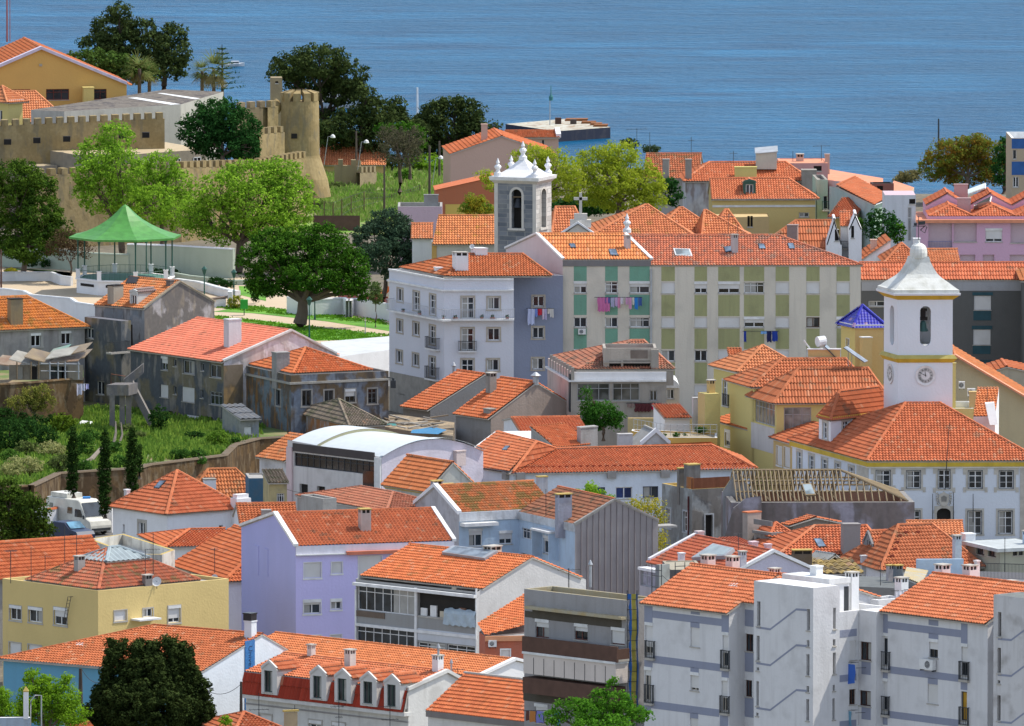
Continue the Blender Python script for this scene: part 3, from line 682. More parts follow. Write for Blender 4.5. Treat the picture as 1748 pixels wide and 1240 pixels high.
def prism(name,label,pts,mat,rmat,base=-1.5,par=.0,cat='building',copm=None,t=.2,parent=None):
 """flat topped block with optional parapet; pts are 3d, anticlockwise seen from above"""
 pts=[V(p)for p in pts];z=pts[0].z;c=sum(pts,V())/len(pts);r=parent or root(name,label,cat,V((c.x,c.y,base)));mb=MB();m2=MB();n=len(pts)
 if sum((pts[i].x*pts[(i+1)%n].y-pts[(i+1)%n].x*pts[i].y)for i in range(n))<0:pts=pts[::-1]
 inn=[]
 for i in range(n):
  a,b,d=pts[i-1],pts[i],pts[(i+1)%n];e0=(b-a).normalized();e1=(d-b).normalized();n0=V((-e0.y,e0.x,0));n1=V((-e1.y,e1.x,0));m=n0+n1;inn.append(b+m.normalized()*t/max(.4,m.normalized().dot(n0)))
 for i in range(n):
  j=(i+1)%n;a,b=pts[i],pts[j];mb.poly([V((a.x,a.y,base)),V((b.x,b.y,base)),b,a],mat,.5)
  if par>0:m2.poly([a,b,inn[j],inn[i]],copm or STONE,.5);m2.poly([inn[i],inn[j],inn[j]-V((0,0,par)),inn[i]-V((0,0,par))],mat,.5)
 m2.poly([p-V((0,0,par))for p in(inn if par>0 else pts)],rmat,.5)
 mb.build('wall',r);m2.build('roof',r);return r
# ---------------- ground, sea ----------------
def gz(x,y):
 z=0.
 e=1476-36*max(0.,min(1.,(x-12)/18));t=max(0.,min(1.,(y-e)/26));z-=60*t*t*(3-2*t)
 return z
def build_ground():
 xs=np.concatenate([[-2500,-800,-300],np.arange(-120,121,3.),[300,800,2500]]);ys=np.concatenate([[5,400,700],np.arange(850,1530,3.),[1600]])
 m,nt,b=_mat('ground_earth');b.inputs['Roughness'].default_value=1;b.inputs['Specular IOR Level'].default_value=.05
 f=noise(nt,(1,1,1),.25,8,.4,.6);g=noise(nt,(1,1,1),1.5,6,.35,.7)
 nt.links.new(mixc(nt,g,mixc(nt,f,(.16,.14,.11),(.22,.19,.14)),(.12,.11,.09)),b.inputs['Base Color'])
 mb=MB();Zs=[[gz(x,y)for x in xs]for y in ys]
 for j in range(len(ys)-1):
  for i in range(len(xs)-1):mb.poly([(xs[i],ys[j],Zs[j][i]),(xs[i+1],ys[j],Zs[j][i+1]),(xs[i+1],ys[j+1],Zs[j+1][i+1]),(xs[i],ys[j+1],Zs[j+1][i])],m,.5)
 mb.build('ground',None,'structure',loc=(0,1100,0))
 m,nt,b=_mat('sea_water');b.inputs['Roughness'].default_value=.38;b.inputs['Specular IOR Level'].default_value=.05
 f=noise(nt,(.035,.085,1),1.,8,.36,.64);g=noise(nt,(.004,.018,1),1.,5,.35,.65)
 h=noise(nt,(.5,1.1,1),1.,6,.3,.7)
 c=mixc(nt,f,(.001,.058,.14),(.008,.13,.27));c=mixc(nt,math_(nt,'MULTIPLY',g,.8),c,(.002,.072,.16));c=mixc(nt,math_(nt,'MULTIPLY',h,.35),c,(.001,.036,.085))
 nt.links.new(c,b.inputs['Base Color']);bump(nt,b,math_(nt,'ADD',math_(nt,'MULTIPLY',h,.6),noise(nt,(.1,.3,1),1.,5,.2,.8)),.7,1.2)
 mb=MB();mb.poly([(-9000,1400,-55),(9000,1400,-55),(9000,20000,-55),(-9000,20000,-55)],m,.5)
 mb.build('sea',None,'structure',loc=(0,1500,-55))
build_ground()
def sheet(name,pts,mat,z=0.,dz=.004,kind='structure'):
 mb=MB();mb.poly([G(x,y,z+dz)for x,y in pts],mat,.5);return mb.build(name,None,kind)
# ---------------- nearest row ----------------
BLW=plaster((.66,.655,.66),.22,(.22,.21,.2));BLB=plaster((.27,.29,.37),.12);CREAM=corrug((.62,.58,.50),(.56,.52,.45),(0,0,26),.01)
crop(860,920)
ab=House('apartment_block','white apartment block with grey painted bands and two stair towers',1490,478,895,42,L=930,a=8.4,base=-8,cat='apartment block')
ab.roof('v',T_PNK,ry=238,capm=T_NEW)
ab.walls(BLW,wl=[(935,555,985,760,'s78'),(1235,590,1295,715,'s'),(1447,620,1485,845,'s60'),(930,850,975,1070,'s25'),(1235,885,1290,1005,'s85'),(1440,920,1480,1140,'s60'),(1232,1190,1285,1300,'s')],fr=flat((.5,.45,.38),.6,name='beige_frame'))
for q in((985,502,1440,550),(985,800,1440,850),(975,1100,1425,1150),(1237,456,1297,501),(1235,551,1295,588),(1235,851,1290,883),(1232,1151,1286,1188),(930,412,984,553),(930,795,984,848),(925,1088,974,1150),(1441,470,1489,618),(1441,862,1489,918),(1430,1158,1485,1250)):ab.panel(ab.L,*q,BLB,'painted_band')
for q in((930,675,985,790),(1430,738,1482,860),(925,965,978,1088),(1425,1040,1480,1155)):ab.balcony(ab.L,*q,depth=.22)
for q in((1315,105,1415,190),(1480,115,1575,205)):ab.chim(*q,plaster((.66,.55,.52),.15),sp=5.6)
ab.sky([(1505,298),(1555,300),(1545,322),(1488,318)],WHT,WHT,h=.02)
sl_=ab.rise/4.5
rc=House('','',0,0,0,42,O=ab.pt(1.4,-4.2,0),a=7.6,b=4.2,base=-8,par=ab.e);rc.ze=ab.ze+1.4*sl_;rc.O.z=rc.ze
rc.roof('v',T_PNK,rise=ab.rise-1.4*sl_,rf=3.1/7.6);rc.walls(BLW,wl=[(1595,630,1650,745,'w'),(1595,935,1642,1045,'w')],fr=flat((.07,.03,.02),.5,name='dark_wood'))
for q in((1590,470,1652,580),(1590,748,1652,880),(1585,1050,1652,1180)):rc.panel(rc.L,*q,BLB,'painted_band')
crop(1290,920,3.8166)
ab.chim(95,190,175,275,plaster((.66,.55,.52),.15),sp=6.2)
WSM=plaster((.74,.74,.74),.08)
t1=House('','',375,320,889,42,L=-11,R=548,base=-8,par=ab.e);t1.roof('flat',WSM,capm=WSM,ph=.02,name='stair_tower_roof')
dk=dict(sur=None,fr=DK)
t1.walls(BLW,wl=[(*q,'d')for q in((8,408,30,570),(333,458,353,598),(5,632,25,795),(333,660,350,705),(330,752,350,893),(5,838,22,860),(3,928,20,1090),(330,960,348,1000),(328,1045,347,1187),(2,1133,18,1155))],
   wf=[(*q,'d')for q in((505,450,523,590),(503,655,520,700),(503,742,522,882),(502,952,517,992),(500,1040,517,1180))],name='stair_tower_wall')
for dy in(0,234,526):t1.stripe(t1.L,[(5,576+dy),(95,590+dy),(265,460+dy),(333,465+dy)],14,BLB)
sw=t1.a+1.7
w2=House('','',0,478,0,42,O=t1.pt(t1.a,.03,0),a=4.5,b=8,base=-8,par=ab.e);w2.roof('flat',WSM,ph=.6)
w2.walls(BLW,wf=[(612,665,655,790,'s'),(610,980,652,1080,'w')],fr=flat((.07,.03,.02),.5,name='dark_wood'));w2.panel(w2.F,527,592,658,640,BLB,'painted_band');w2.panel(w2.F,525,885,655,930,BLB,'painted_band');w2.panel(w2.F,520,1185,655,1230,BLB,'painted_band')
w3=House('','',765,476,0,42,O=t1.pt(sw,-1.6,0),a=3.5,b=1.6,base=-8,par=ab.e);w3.roof('flat',WSM,ph=.02)
w3.walls(BLW,wl=[(680,672,753,793,'w'),(675,990,750,1090,'w')],fr=flat((.07,.03,.02),.5,name='dark_wood'));w3.panel(w3.L,690,800,750,885,BLB,'painted_band');w3.panel(w3.L,690,1100,750,1178,BLB,'painted_band')
m2=House('','',0,541,0,42,O=t1.pt(sw+.6,-1.6-9.6,0),a=9,b=9.6,base=-8,par=ab.e)
m2.roof('v',T_PNK,ry=307,capm=T_NEW)
YL=flat((.5,.28,.03),.8,name='yellow_lit_pane')  # yellow light of the lit door put into the pane colour
m2.walls(BLW,wl=[(810,615,860,820,'s16'),(1130,655,1187,775,'s55'),(1340,685,1380,890,'s60'),(805,910,858,1110,'s60'),(1120,950,1187,1075,'s'),(1337,995,1376,1185,'w',dict(gm=YL,fr=IRON))],fr=IRON)
for q in((862,566,1337,614),(862,858,1335,905),(860,1150,1332,1196),(1127,510,1190,565),(1127,616,1190,653),(1122,907,1186,948),(810,474,861,613),(806,858,861,908),(800,1150,859,1210),(1338,545,1380,683),(1336,922,1379,985),(1333,1217,1379,1260)):m2.panel(m2.L,*q,BLB,'painted_band')
for q in((805,735,862,855),(1320,800,1378,920),(798,1025,858,1148),(1320,1097,1375,1215)):m2.balcony(m2.L,*q,depth=.22)
m2.ac(m2.L,1093,782,1180,850)
m2.chim(1180,165,1285,240,plaster((.66,.6,.6),.15),sp=5.4);m2.chim(1360,170,1460,265,plaster((.66,.6,.6),.15),sp=5.4);m2.chim(1635,270,1717,350,plaster((.66,.6,.6),.15),sp=5.);m2.chim(1428,140,1466,200,plaster((.66,.6,.6),.15),sp=6.)
slm=m2.rise/4.5
r2=House('','',0,0,0,42,O=m2.pt(1.4,-4.2,0),a=7.6,b=4.2,base=-8,par=ab.e);r2.ze=m2.ze+1.4*slm;r2.O.z=r2.ze
r2.roof('v',T_PNK,rise=m2.rise-1.4*slm,rf=3.1/7.6);r2.walls(BLW,wl=[(1488,695,1545,812,'w'),(1487,990,1543,1112,'w')],fr=IRON)
for q in((1487,530,1547,645),(1486,815,1545,945),(1484,1115,1543,1230)):r2.panel(r2.L,*q,BLB,'painted_band')
t2=House('','',1957,412,877,42,L=1550,a=2.4,base=-8,par=ab.e);t2.roof('flat',flat((.16,.17,.16),.8,name='roof_felt'),capm=flat((.16,.17,.16),.8,name='roof_felt'),ph=.02,name='stair_tower_roof')
BLD=plaster((.58,.57,.57),.5,(.2,.18,.16))
t2.walls(BLD,wl=[(*q,'d')for q in((1578,478,1600,640),(1575,710,1597,877),(1575,922,1593,945),(1573,1020,1595,1187))],name='stair_tower_wall')
for dy in(0,234,540):t2.stripe(t2.L,[(1578,652+dy),(1665,660+dy),(1748,598+dy)],14,BLB)
ph=House('roof_terrace_room','plain white room with flat slab roof behind the left stair tower',480,262,893,42,L=180,R=610,base=6,cat='roof room');ph.roof('flat',WHT,capm=WHT,ph=.02)
ph.walls(WSM);ph.band('FL',-.35,.0,.12,WHT,'roof_slab');ph.chim(608,215,700,460,WSM,at=(ph.a+.6,0.2,9));ph.chim(465,175,550,225,WSM,at=(ph.a*.6,ph.b*.5,ph.ze));ph.panel(ph.F,575,310,606,470,IRON,'door')
tw=House('terrace_wall','low white parapet walls round the roof terrace right of the white roof room',800,400,897,42,L=690,R=980,base=6,cat='parapet');tw.roof('flat',WSM,capm=WSM,ph=1.2);tw.walls(WSM)
tw.chim(978,250,1068,330,WSM,at=(2.6,.4,tw.ze))
laundry('laundry','white sheets hung over the roof terrace beside the orange tiled roof',tw.F.off(.3),880,335,965,[(882,915,410,(.7,.68,.72)),(918,960,398,(.72,.7,.74))])
laundry('laundry','large blue cloth and small garments drying beside the left stair tower',w3.L,440,800,720,[(540,560,860,(.12,.3,.6)),(565,585,860,(.6,.5,.5)),(588,605,858,(.5,.5,.5)),(605,712,935,(.05,.14,.5)),(500,515,835,(.3,.4,.7))],off=.9)
laundry('laundry','orange towel and pale blue cloth drying low beside the left stair tower',w3.L,580,1110,715,[(590,625,1200,(.8,.35,.02)),(630,692,1212,(.16,.33,.45))],off=.9)
crop(860,920)
GRF=plaster((.32,.31,.31),.3);BRW=flat((.115,.062,.045),.8,name='brown_cladding')
bb=House('balcony_building','grey flat roofed building with long brown clad balcony beside blue netting',812,408,903,44,L=135,R=1000,base=-6,cat='apartment block')
bb.roof('flat',plaster((.34,.32,.26),.5),ph=1.3,capm=plaster((.33,.30,.22),.4,(.35,.22,.05)))
bb.walls(GRF,wl=[(210,535,298,655,'s42'),(468,565,555,670,'s45'),(712,590,800,700,'s93'),(205,1095,290,1220,'s40')],fr=flat((.12,.04,.03),.5,name='dark_red_frame'))
BRD=plaster((.085,.075,.06),.2)
bb.panel(bb.L,190,488,780,560,BRD,'painted_band');bb.panel(bb.L,140,478,189,520,BRD,'painted_band')
mb=MB();r=bb.L.off(.5).rect(140,482,780,500);bb.L.box(mb,r[0],r[1],r[2],r[3],0,.55,plaster((.4,.36,.26),.5,(.4,.25,.06)));mb.build('canopy',bb.e)
bb.balcony(bb.L,122,697,750,765,depth=1.1,kind='solid',mat=BRW)
mb=MB();r=bb.L.off(1.12).rect(122,680,750,782);bb.L.box(mb,r[0],r[1],r[2],r[3],1.0,1.14,BRW);mb.build('cladding',bb.e)
en=MB();r=bb.L.off(1.1).rect(130,815,740,925);z0_,z1_=r[1],r[3];bb.L.box(en,r[0],z0_-.0,r[2],z1_+.2,0,1.1,plaster((.62,.55,.50),.12));bb.L.box(en,r[0]-.05,z1_+.2,r[2]+.05,z1_+.35,0,1.2,WHT)
for i in range(1,9):c=r[0]+(r[2]-r[0])*i/9;bb.L.box(en,c-.02,z0_,c+.02,z1_,1.1,1.115,IRON)
en.build('enclosed_balcony',bb.e)
mb=MB();r=bb.L.off(1.1).rect(125,950,725,1055);bb.L.box(mb,r[0],r[1],r[2],r[3],0,1.1,BRW);mb.build('cladding',bb.e)
mb=MB();r=bb.L.rect(130,1052,810,1110);bb.L.box(mb,r[0],r[1],r[2],r[3],0,.02,BRD);mb.build('painted_band',bb.e)
bb.ant(430,195,350,[(205,1.6)],r=.035);bb.chim(560,170,585,290,k='p');bb.panel(bb.L,690,960,742,1000,GRF,'wall_patch')
laundry('laundry','dark, orange and blue clothes drying low on the brown balcony building',bb.L.off(1.),150,1135,400,[(170,190,1200,(.12,.05,.04)),(195,232,1210,(.45,.18,.05)),(240,285,1215,(.2,.2,.5)),(340,395,1225,(.03,.16,.5))],off=.3)
r=root('scaffold_netting','blue and yellow netting on a narrow scaffold between grey and white buildings','scaffold',bb.pt(.2,-.3,-6));mb=MB()
NB=flat((.03,.14,.45),.8,name='blue_netting');NY=flat((.42,.36,.07),.8,name='yellow_netting')
f=Face(bb.O+bb.u*.0,bb.L.e,bb.L.n).off(-.3);f=Face(bb.pt(.25,0,0),V((1,.1,0)),V((.1,-1,0)))
for x0,x1,m in((815,845,NB),(846,876,NY),(877,889,NB)):
 for i in range(14):
  y0,y1=365+i*60,365+(i+1)*60;q=[f.pt(*f.hit(X(x+3*math.sin(y*.02+x)),Yp(y)),.05*math.sin(y*.05+x))for x,y in((x0,y0),(x1,y0),(x1,y1),(x0,y1))];mb.poly(q,m,.5)
mb.build('netting',r);mb=MB()
for x in(815,880):a,z=f.hit(X(x),Yp(340));mb.tube([f.pt(a,-5,.1),f.pt(a,z,.1)],.03,IRON,5)
for i in range(12):a,z=f.hit(X(815),Yp(400+i*68));a2,_=f.hit(X(882),Yp(400));mb.tube([f.pt(a,z,.12),f.pt(a2,z,.12)],.018,IRON,4)
mb.build('scaffold_pole',r)
crop(430,920)
eb=House('balcony_house','grey house with glazed balconies, open loggia and solar panels on orange roof',1490,352,985,46,L=687,R=2210,base=-4)
eb.roof('v',T_ORG,ry=122,rf=.5,og=.1,oe=-.45,capm=T_ORG)
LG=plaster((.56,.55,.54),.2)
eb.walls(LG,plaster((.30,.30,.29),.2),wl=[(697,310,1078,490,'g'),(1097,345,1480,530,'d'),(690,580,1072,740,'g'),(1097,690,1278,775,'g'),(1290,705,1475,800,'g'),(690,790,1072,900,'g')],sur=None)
for q in((1079,322,1094,900),(685,335,694,900),(1482,330,1490,900)):eb.panel(eb.L,*q,WHT,'pillar',d1=.08)
mb=MB();eb.L.box(mb,-.0,eb.ze-.42,eb.b,eb.ze-.2,-.1,.35,WHT);mb.build('balcony_slab',eb.e);mb=MB();r=eb.L.rect(685,608,1485,618);eb.L.box(mb,0,r[1],eb.b,r[3]+.1,-.05,.12,WHT);mb.build('balcony_slab',eb.e)
mb=MB();r=eb.L.rect(1097,612,1480,690);eb.L.box(mb,r[0],r[1],r[2],r[3],-.02,.03,plaster((.55,.57,.6),.1));mb.build('painted_band',eb.e)
mb=MB();r=eb.L.rect(1097,440,1480,535);f=eb.L.off(-.23)
for i in range(6):a=r[0]+(r[2]-r[0])*(i+.5)/6;f.box(mb,a-.3,r[1],a+.3,r[1]+.5+.5*random.random(),.0,.12,random.choice([plaster((.5,.45,.35)),flat((.2,.1,.06)),WHT]))
mb.build('balcony_clutter',eb.e)
mb=MB();eb.L.box(mb,r[0]+0.1,eb.L.rect(690,470,880,520)[1],r[0]+.2,0,0,.01,STONE);mb=MB();q=eb.L.rect(690,482,880,520);eb.L.box(mb,*q,.0,.06,flat((.16,.12,.09),.8,name='brown_tiles'));mb.build('tile_frieze',eb.e)
r=root('tarpaulin','pale blue tarpaulin draped over the open loggia parapet','tarpaulin',eb.L.pt(0,eb.L.rect(1260,470,1475,580)[1],.3));mb=MB();a0,z0,a1,z1=eb.L.off(.2).rect(1265,462,1475,578);TP=flat((.42,.5,.55),.8,name='tarpaulin_cloth');n=16
g=[[eb.L.pt(a0+(a1-a0)*i/n,z1-(z1-z0)*j/6-.12*abs(math.sin(i*.7))*(j==0)+.05*math.sin(i*2.1)*(j==6),-.1+.28*min(1,j/1.5)+.05*math.sin(i*1.3+j))for i in range(n+1)]for j in range(7)]
for j in range(6):
 for i in range(n):mb.poly([g[j][i],g[j][i+1],g[j+1][i+1],g[j+1][i]],TP,.5)
mb.build('cloth',r)
eb.sky([(1335,68),(1632,102),(1545,152),(1262,112)],GALV,glass((.22,.26,.30)),'solar_panel',h=.25);eb.chim(1545,45,1668,110,plaster((.5,.45,.38),.3),sp=5.9,dep=.7)
q=[P_(818,1079,979),P_(898,1014,984),P_(915,1078,976),P_(828,1086,975.5)]
sh=Bare('red_house','small salmon house with sloping orange roof between two grey buildings',q[3],phi=10,base=-4);sh.planes([q],T_ORG)
f=sh.run([q[0],q[3],q[2]-V((0,0,.3))+V((1,0,0))],plaster((.42,.13,.08),.2),{1:[(1650,735,1705,810,'s')]},sur=(WHT,.1),fr=WHT);sh.u,sh.v=f[1].e,V((-f[1].e.y,f[1].e.x,0));mb=MB();f[1].box(mb,0,q[3].z-.35,3,q[3].z,0,.25,plaster((.6,.28,.15),.1));mb.build('gutter_board',sh.e);sh.ac(f[1],1562,668,1615,712)
crop(0,920)
SKB=plaster((.14,.34,.48),.12,(.1,.15,.2));PB=plaster((.68,.72,.76),.08)
uh=House('assembly_hall','pale blue walled hall with very large orange roof behind the dark cypress',1312,893,960,55,L=22,R=1990,base=-4,cat='hall');uh.roof('hv',T_NEW,ry=632,rf=.62,i0=0,i1=7.5,og=.05)
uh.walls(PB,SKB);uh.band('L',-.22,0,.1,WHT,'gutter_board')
BK=flat((.02,.02,.025),.4,name='black_metal')
o=uh.chim(1630,540,1712,660,PB,k='s',tp=.35);o=uh.chim(1624,490,1714,540,BK,k='s',tp=.35,dz=0)
for q in((495,700,558,692,545,712,500,712),):uh.sky([(508,692),(558,695),(548,712),(495,708)],WHT,WHT,h=.02)
r=uh.F.rect(1618,672,1682,1140);mb=MB();BNB=flat((.04,.17,.42),.5,name='blue_banner');uh.F.box(mb,r[0],r[1],r[2],r[3],.02,.06,BNB)
bn=mb.build('banner',None);tag(bn,'tall blue banner with vertical lettering fixed on the white gable wall','banner')
mb=MB();LB=flat((.07,.24,.5),.5,name='light_blue_print')
for i in range(9):
 z=r[1]+(r[3]-r[1])*(i+.5)/9;w=r[2]-r[0]
 for sgn in(1,-1):p,q=uh.F.pt(r[0]+.04,z-sgn*.5,.063),uh.F.pt(r[2]-.04,z+sgn*.5,.063);mb.poly([p,q,q+V((0,0,.05)),p+V((0,0,.05))],LB,.5)
mb.build('banner_print',bn)
fc=bpy.data.curves.new('banner_text','FONT');fc.body="Universidade Sénior";fc.size=.62;fc.extrude=.004;fc.materials.append(flat((.02,.05,.12),.6,name='navy_print'))
to=bpy.data.objects.new('banner_text',fc);COL.objects.link(to);to.parent=bn
from mathutils import Matrix
e,n=uh.F.e,uh.F.n;M=Matrix(((0,e.x,n.x),(0,e.y,n.y),(-1,0,0)));to.rotation_euler=M.to_euler();to.location=uh.F.pt(r[0]+(r[2]-r[0])*.35,r[3]-.35,.07)-V(bn.location)
crop(430,920)
WH2=plaster((.64,.63,.60),.25)
mh=House('mansard_house','white house with red mansard, five arched dormers and low tiled roof',1035,1000,945,46,L=-40,R=1420,base=-5);mh.roof('v',T_PNK,ry=880,rf=.66,oe=.1,og=.05)
mh.walls(WH2,wl=[(380,1205,460,1290,'s30'),(535,1220,615,1300,'s80'),(50,1165,130,1240,'s')],sur=(STONE,.12));mh.cope(WH2,ends='F',w=.3,h=.12)
RM=tile((.42,.055,.028),(.30,.04,.02));mb=MB();r=mh.L.rect(-20,1070,1045,1180);zb_=mh.ze-1.5
tiles(mb,[mh.L.pt(-.1,zb_,.55),mh.L.pt(mh.b,zb_,.55),mh.L.pt(mh.b,mh.ze-.03,.15),mh.L.pt(-.1,mh.ze-.03,.15)],RM,col=.3,row=.9);mb.build('mansard',mh.roofo)
mb=MB();mh.L.box(mb,-.2,zb_-.25,mh.b,zb_,-.1,.6,WH2);mh.L.box(mb,0,zb_-.75,mh.b,zb_-.65,-.05,.06,GRF);mb.build('cornice',mh.e)
GF=flat((.03,.06,.05),.5,name='green_frame')
for x0,ya,x1,yb,w in((62,815,166,1030,(80,872,135,1015)),(384,850,492,1068,(403,908,460,1055)),(546,870,655,1085,(565,925,625,1072)),(716,890,825,1108,(735,945,795,1090)),(874,908,980,1125,(893,965,950,1108))):mh.dormer(mh.L,x0,ya,x1,yb,w,plaster((.6,.58,.55),.1),T_PNK,out=.7,sh=.33,fr=GF)
mh.chim(622,730,700,868,plaster((.6,.56,.52),.2));mh.chim(373,697,430,780,plaster((.62,.56,.52),.2));mh.chim(1203,768,1280,895,WSM,tp=.6);mh.chim(1222,722,1245,770,k='p',tp=.6);mh.ant(533,845,915);mh.ant(1362,855,965,[(865,.8)],tp=.5)
for q in((108,1020,1240,((1130,1.4),)),(345,1100,1240,((1130,.5),)),(637,1060,1240,((1110,1.2),(1180,.5))),(975,1080,1240,((1110,1.6),(1195,1.2)))):
 p=mh.L.pt(*mh.L.hit(X(q[0]),Yp(q[2])),.9);mh.ant(q[0],q[1],q[2]+40,q[3],at=((p-mh.pt(0,0,0)).dot(mh.u),(p-mh.pt(0,0,0)).dot(mh.v),p.z-1.))
lr=House('long_house','long orange roofed house running behind the mansard dormer house',1520,905,955,46,L=-60,a=6.5,base=-3);lr.roof('v',T_NEW,ry=800,og=.02);lr.walls(WSM);lr.cope(WSM,ends='F',w=.35,h=.1)
lr.dormer(lr.L,700,745,885,830,(720,800,860,822),T_NEW,T_NEW,fl=True)if 0 else None
lr.chim(1311,822,1328,880,k='p')
br=House('tiled_house','grey guttered house with plain orange roof left of the brown balcony building',1830,1207,925,46,L=1165,a=7.3,base=-5);br.roof('v',T_NEW,ry=966,capm=STONE,oe=.15);br.walls(WH2);br.band('L',-.45,-.05,.22,plaster((.22,.2,.19),.6),'gutter_board')
# ---------------- second row, left ----------------
YEL=plaster((.64,.49,.21),.08,(.3,.22,.1));GREY=plaster((.34,.33,.31),.45);MOSS=plaster((.45,.34,.12),.5,(.5,.25,.02));LBL=plaster((.46,.58,.70),.3,(.25,.25,.27));ZINC=corrug((.35,.42,.44),(.25,.30,.32),(5,5,0),.02)
crop(0,880,6.2)
yh=House('yellow_house','mustard yellow house with zinc topped hipped roof and satellite dish',1038,800,998,41,L=26,R=2421,base=-4)
yh.roof('flat',GREY,ph=.25,capm=YEL)
yh.walls(YEL,wl=[(104,960,225,1108,'s8'),(304,978,446,1132,'s12'),(572,982,708,1160,'s52'),(100,1350,222,1500,'s'),(300,1375,440,1530,'s')],wf=[(1210,1008,1338,1115,'s'),(1515,985,1618,1075,'w'),(1780,958,1908,1135,'s74')],sur=(STONE,.08))
mb=MB();r=yh.F.rect(1385,1070,1615,1100);yh.F.box(mb,r[0],r[1],r[2],r[1]+.12,0,1.0,WHT);mb.build('canopy',yh.e)
y2=House('','',0,795,0,41,O=yh.pt(.15,.15,0),a=9.6,b=8.4,par=yh.e);y2.roof('hu',tile((.52,.15,.075),(.27,.12,.075),.5,(.17,.15,.06)),ry=356,oe=-.05);yh.roofo=y2.roofo
y3=House('','',0,482,0,41,O=yh.pt(3.05,2.75,0),a=3.8,b=2.95,par=yh.e,base=yh.ze);y3.roof('hu',ZINC,ry=342,oe=.15,col=.45,row=9,lip=.01,name='zinc_lantern');y3.walls(flat((.4,.43,.42),.6),name='lantern_wall')
y2.chim(795,425,915,580,GREY,dep=.7);y2.chim(1515,625,1625,750,plaster((.22,.2,.19),.6),dep=.6);y2.dish(1660,698,.36)
for q in((330,335,700,()),(113,375,690,((375,1.),)),(685,120,520,()),(812,190,500,((300,.9),)),(1538,355,640,((440,.7),)),(1622,180,640,((360,1.),(470,.7)))):y2.ant(*q)
mb=MB();p,q=yh.L.hit(X(770),Yp(860)),yh.L.hit(X(715),Yp(1150))
for d in(-.17,.17):mb.tube([yh.L.pt(p[0]+d,p[1],.3),yh.L.pt(q[0]+d,q[1],.3)],.022,IRON,5)
for i in range(9):t=i/8;a,z=p[0]+(q[0]-p[0])*t,p[1]+(q[1]-p[1])*t;mb.tube([yh.L.pt(a-.17,z,.3),yh.L.pt(a+.17,z,.3)],.015,IRON,4)
for z in(p,q):mb.tube([yh.L.pt(z[0],z[1],0),yh.L.pt(z[0],z[1],.32)],.02,IRON,4)
mb.build('ladder',yh.e)
oh=House('orange_roof_house','low house with plain orange roof and tall antennas at left frame edge',-100,655,1018,33,R=1190,b=6.4,base=-3);oh.roof('hu',T_NEW,ry=305,i0=.6,i1=0);oh.walls(GREY)
for q in((115,380,560,((380,.8),(550,.7))),(478,420,600,((440,.9),))):oh.ant(*q)
crop(180,780,6.2)
zt=P(735,985,1034).z
prism('terrace_house','weathered white walled terrace with pale corrugated sheets and yellow lichened parapet',[G(735,985,zt),G(600,1035,zt),G(250,1030,zt),G(-180,870,zt),G(190,815,zt)],plaster((.60,.58,.52),.6),corrug((.74,.74,.70),(.62,.62,.58),(6,2,0),.03),base=-3,par=.75,copm=MOSS,cat='house',t=.25)
crop(0,920)
bo=House('orange_roof_house','white house with very large plain orange roof beside lilac gable',1495,268,1028,20,L=1150,a=9.6,base=-4);bo.roof('hv',T_NEW,ry=-12,i0=4,i1=0);bo.walls(WHP,wl=[(1240,215,1275,260,'w')]);bo.ant(1420,60,235,((70,.6),));bo.dish(1420,255,.25)
crop(180,780,6.2)
so_=House('orange_roof_house','small orange hipped roof in front of white hipped house with skylight',655,950,1050,14,L=400,R=1380,base=-3);so_.roof('hu',T_NEW,ry=772,i1=0,rf=.5);so_.walls(WHP)
wh=House('white_house','white house with orange hipped roof, roof window and buttress chimney',652,582,1072,37,L=78,R=1440,base=-3);wh.roof('hu',T_PNK,ry=150,capm=T_PNK,oe=.3);wh.walls(WHP,wl=[(355,693,420,820,'w',dict(sur=(STONE,.22))),(184,715,204,795,'w')],wf=[(1202,726,1245,770,'d')])
wh.sky([(583,262),(648,264),(575,348),(515,342)]);mb=MB();r=wh.F.rect(1330,390,1480,560);wh.F.box(mb,r[0],-2,r[2],r[1]+(r[3]-r[1])*.75,-.1,.75,WHP);wh.F.box(mb,r[0]+.12,r[1],r[2]-.12,r[3],.05,.6,WHP);mb.build('buttress_chimney',wh.e);wh.chim(172,345,240,420,WHP,k='s',at=(1,wh.b-.6,wh.ze+1))
wb=House('white_house','small white house with orange hipped roof behind the white buttressed house',905,400,1103,12,L=820,R=1640,base=-2);wb.roof('hu',T_NEW,ry=135,oe=.25);wb.walls(WHP);wb.chim(1030,232,1180,350,WHP,k='s',capm=CONC)
crop(430,600)
sb=House('low_house','small white house with orange roof between lilac gable and arched hall',-75,1135,1066,6,R=300,b=6,base=-2);sb.roof('u',T_NEW,ry=1010);sb.walls(WHP);sb.chim(62,1048,130,1112,GREY,k='s')
crop(430,920)
LIL=plaster((.56,.52,.82),.08,(.4,.38,.55));LIL_SHADE=plaster((.40,.42,.72),.06,(.3,.3,.5))  # second lilac has the left gable's blue shade painted in
lh=House('lilac_house','tall lilac painted house with orange ribbed roof and blank gable',290,48,1010,17,L=-70,R=1337,base=-6,cat='house');lh.roof('u',T_MIX,ry=-167,rf=.37,og=.02,oe=.05,lip=.035,col=.27,amp=.11)
lh.walls(LIL,LIL_SHADE,wf=[(345,158,458,258,'s'),(527,155,597,228,'s'),(342,405,455,495,'s35'),(523,400,592,467,'s30'),(340,640,455,720,'s'),(520,635,592,700,'s'),(705,115,858,262,'s'),(903,112,1050,260,'s')],sur=(WHT,.06));lh.cope(WHT,ends='L',w=.35,h=.1);lh.cope(WHT,ends='R',w=.3,h=.1)
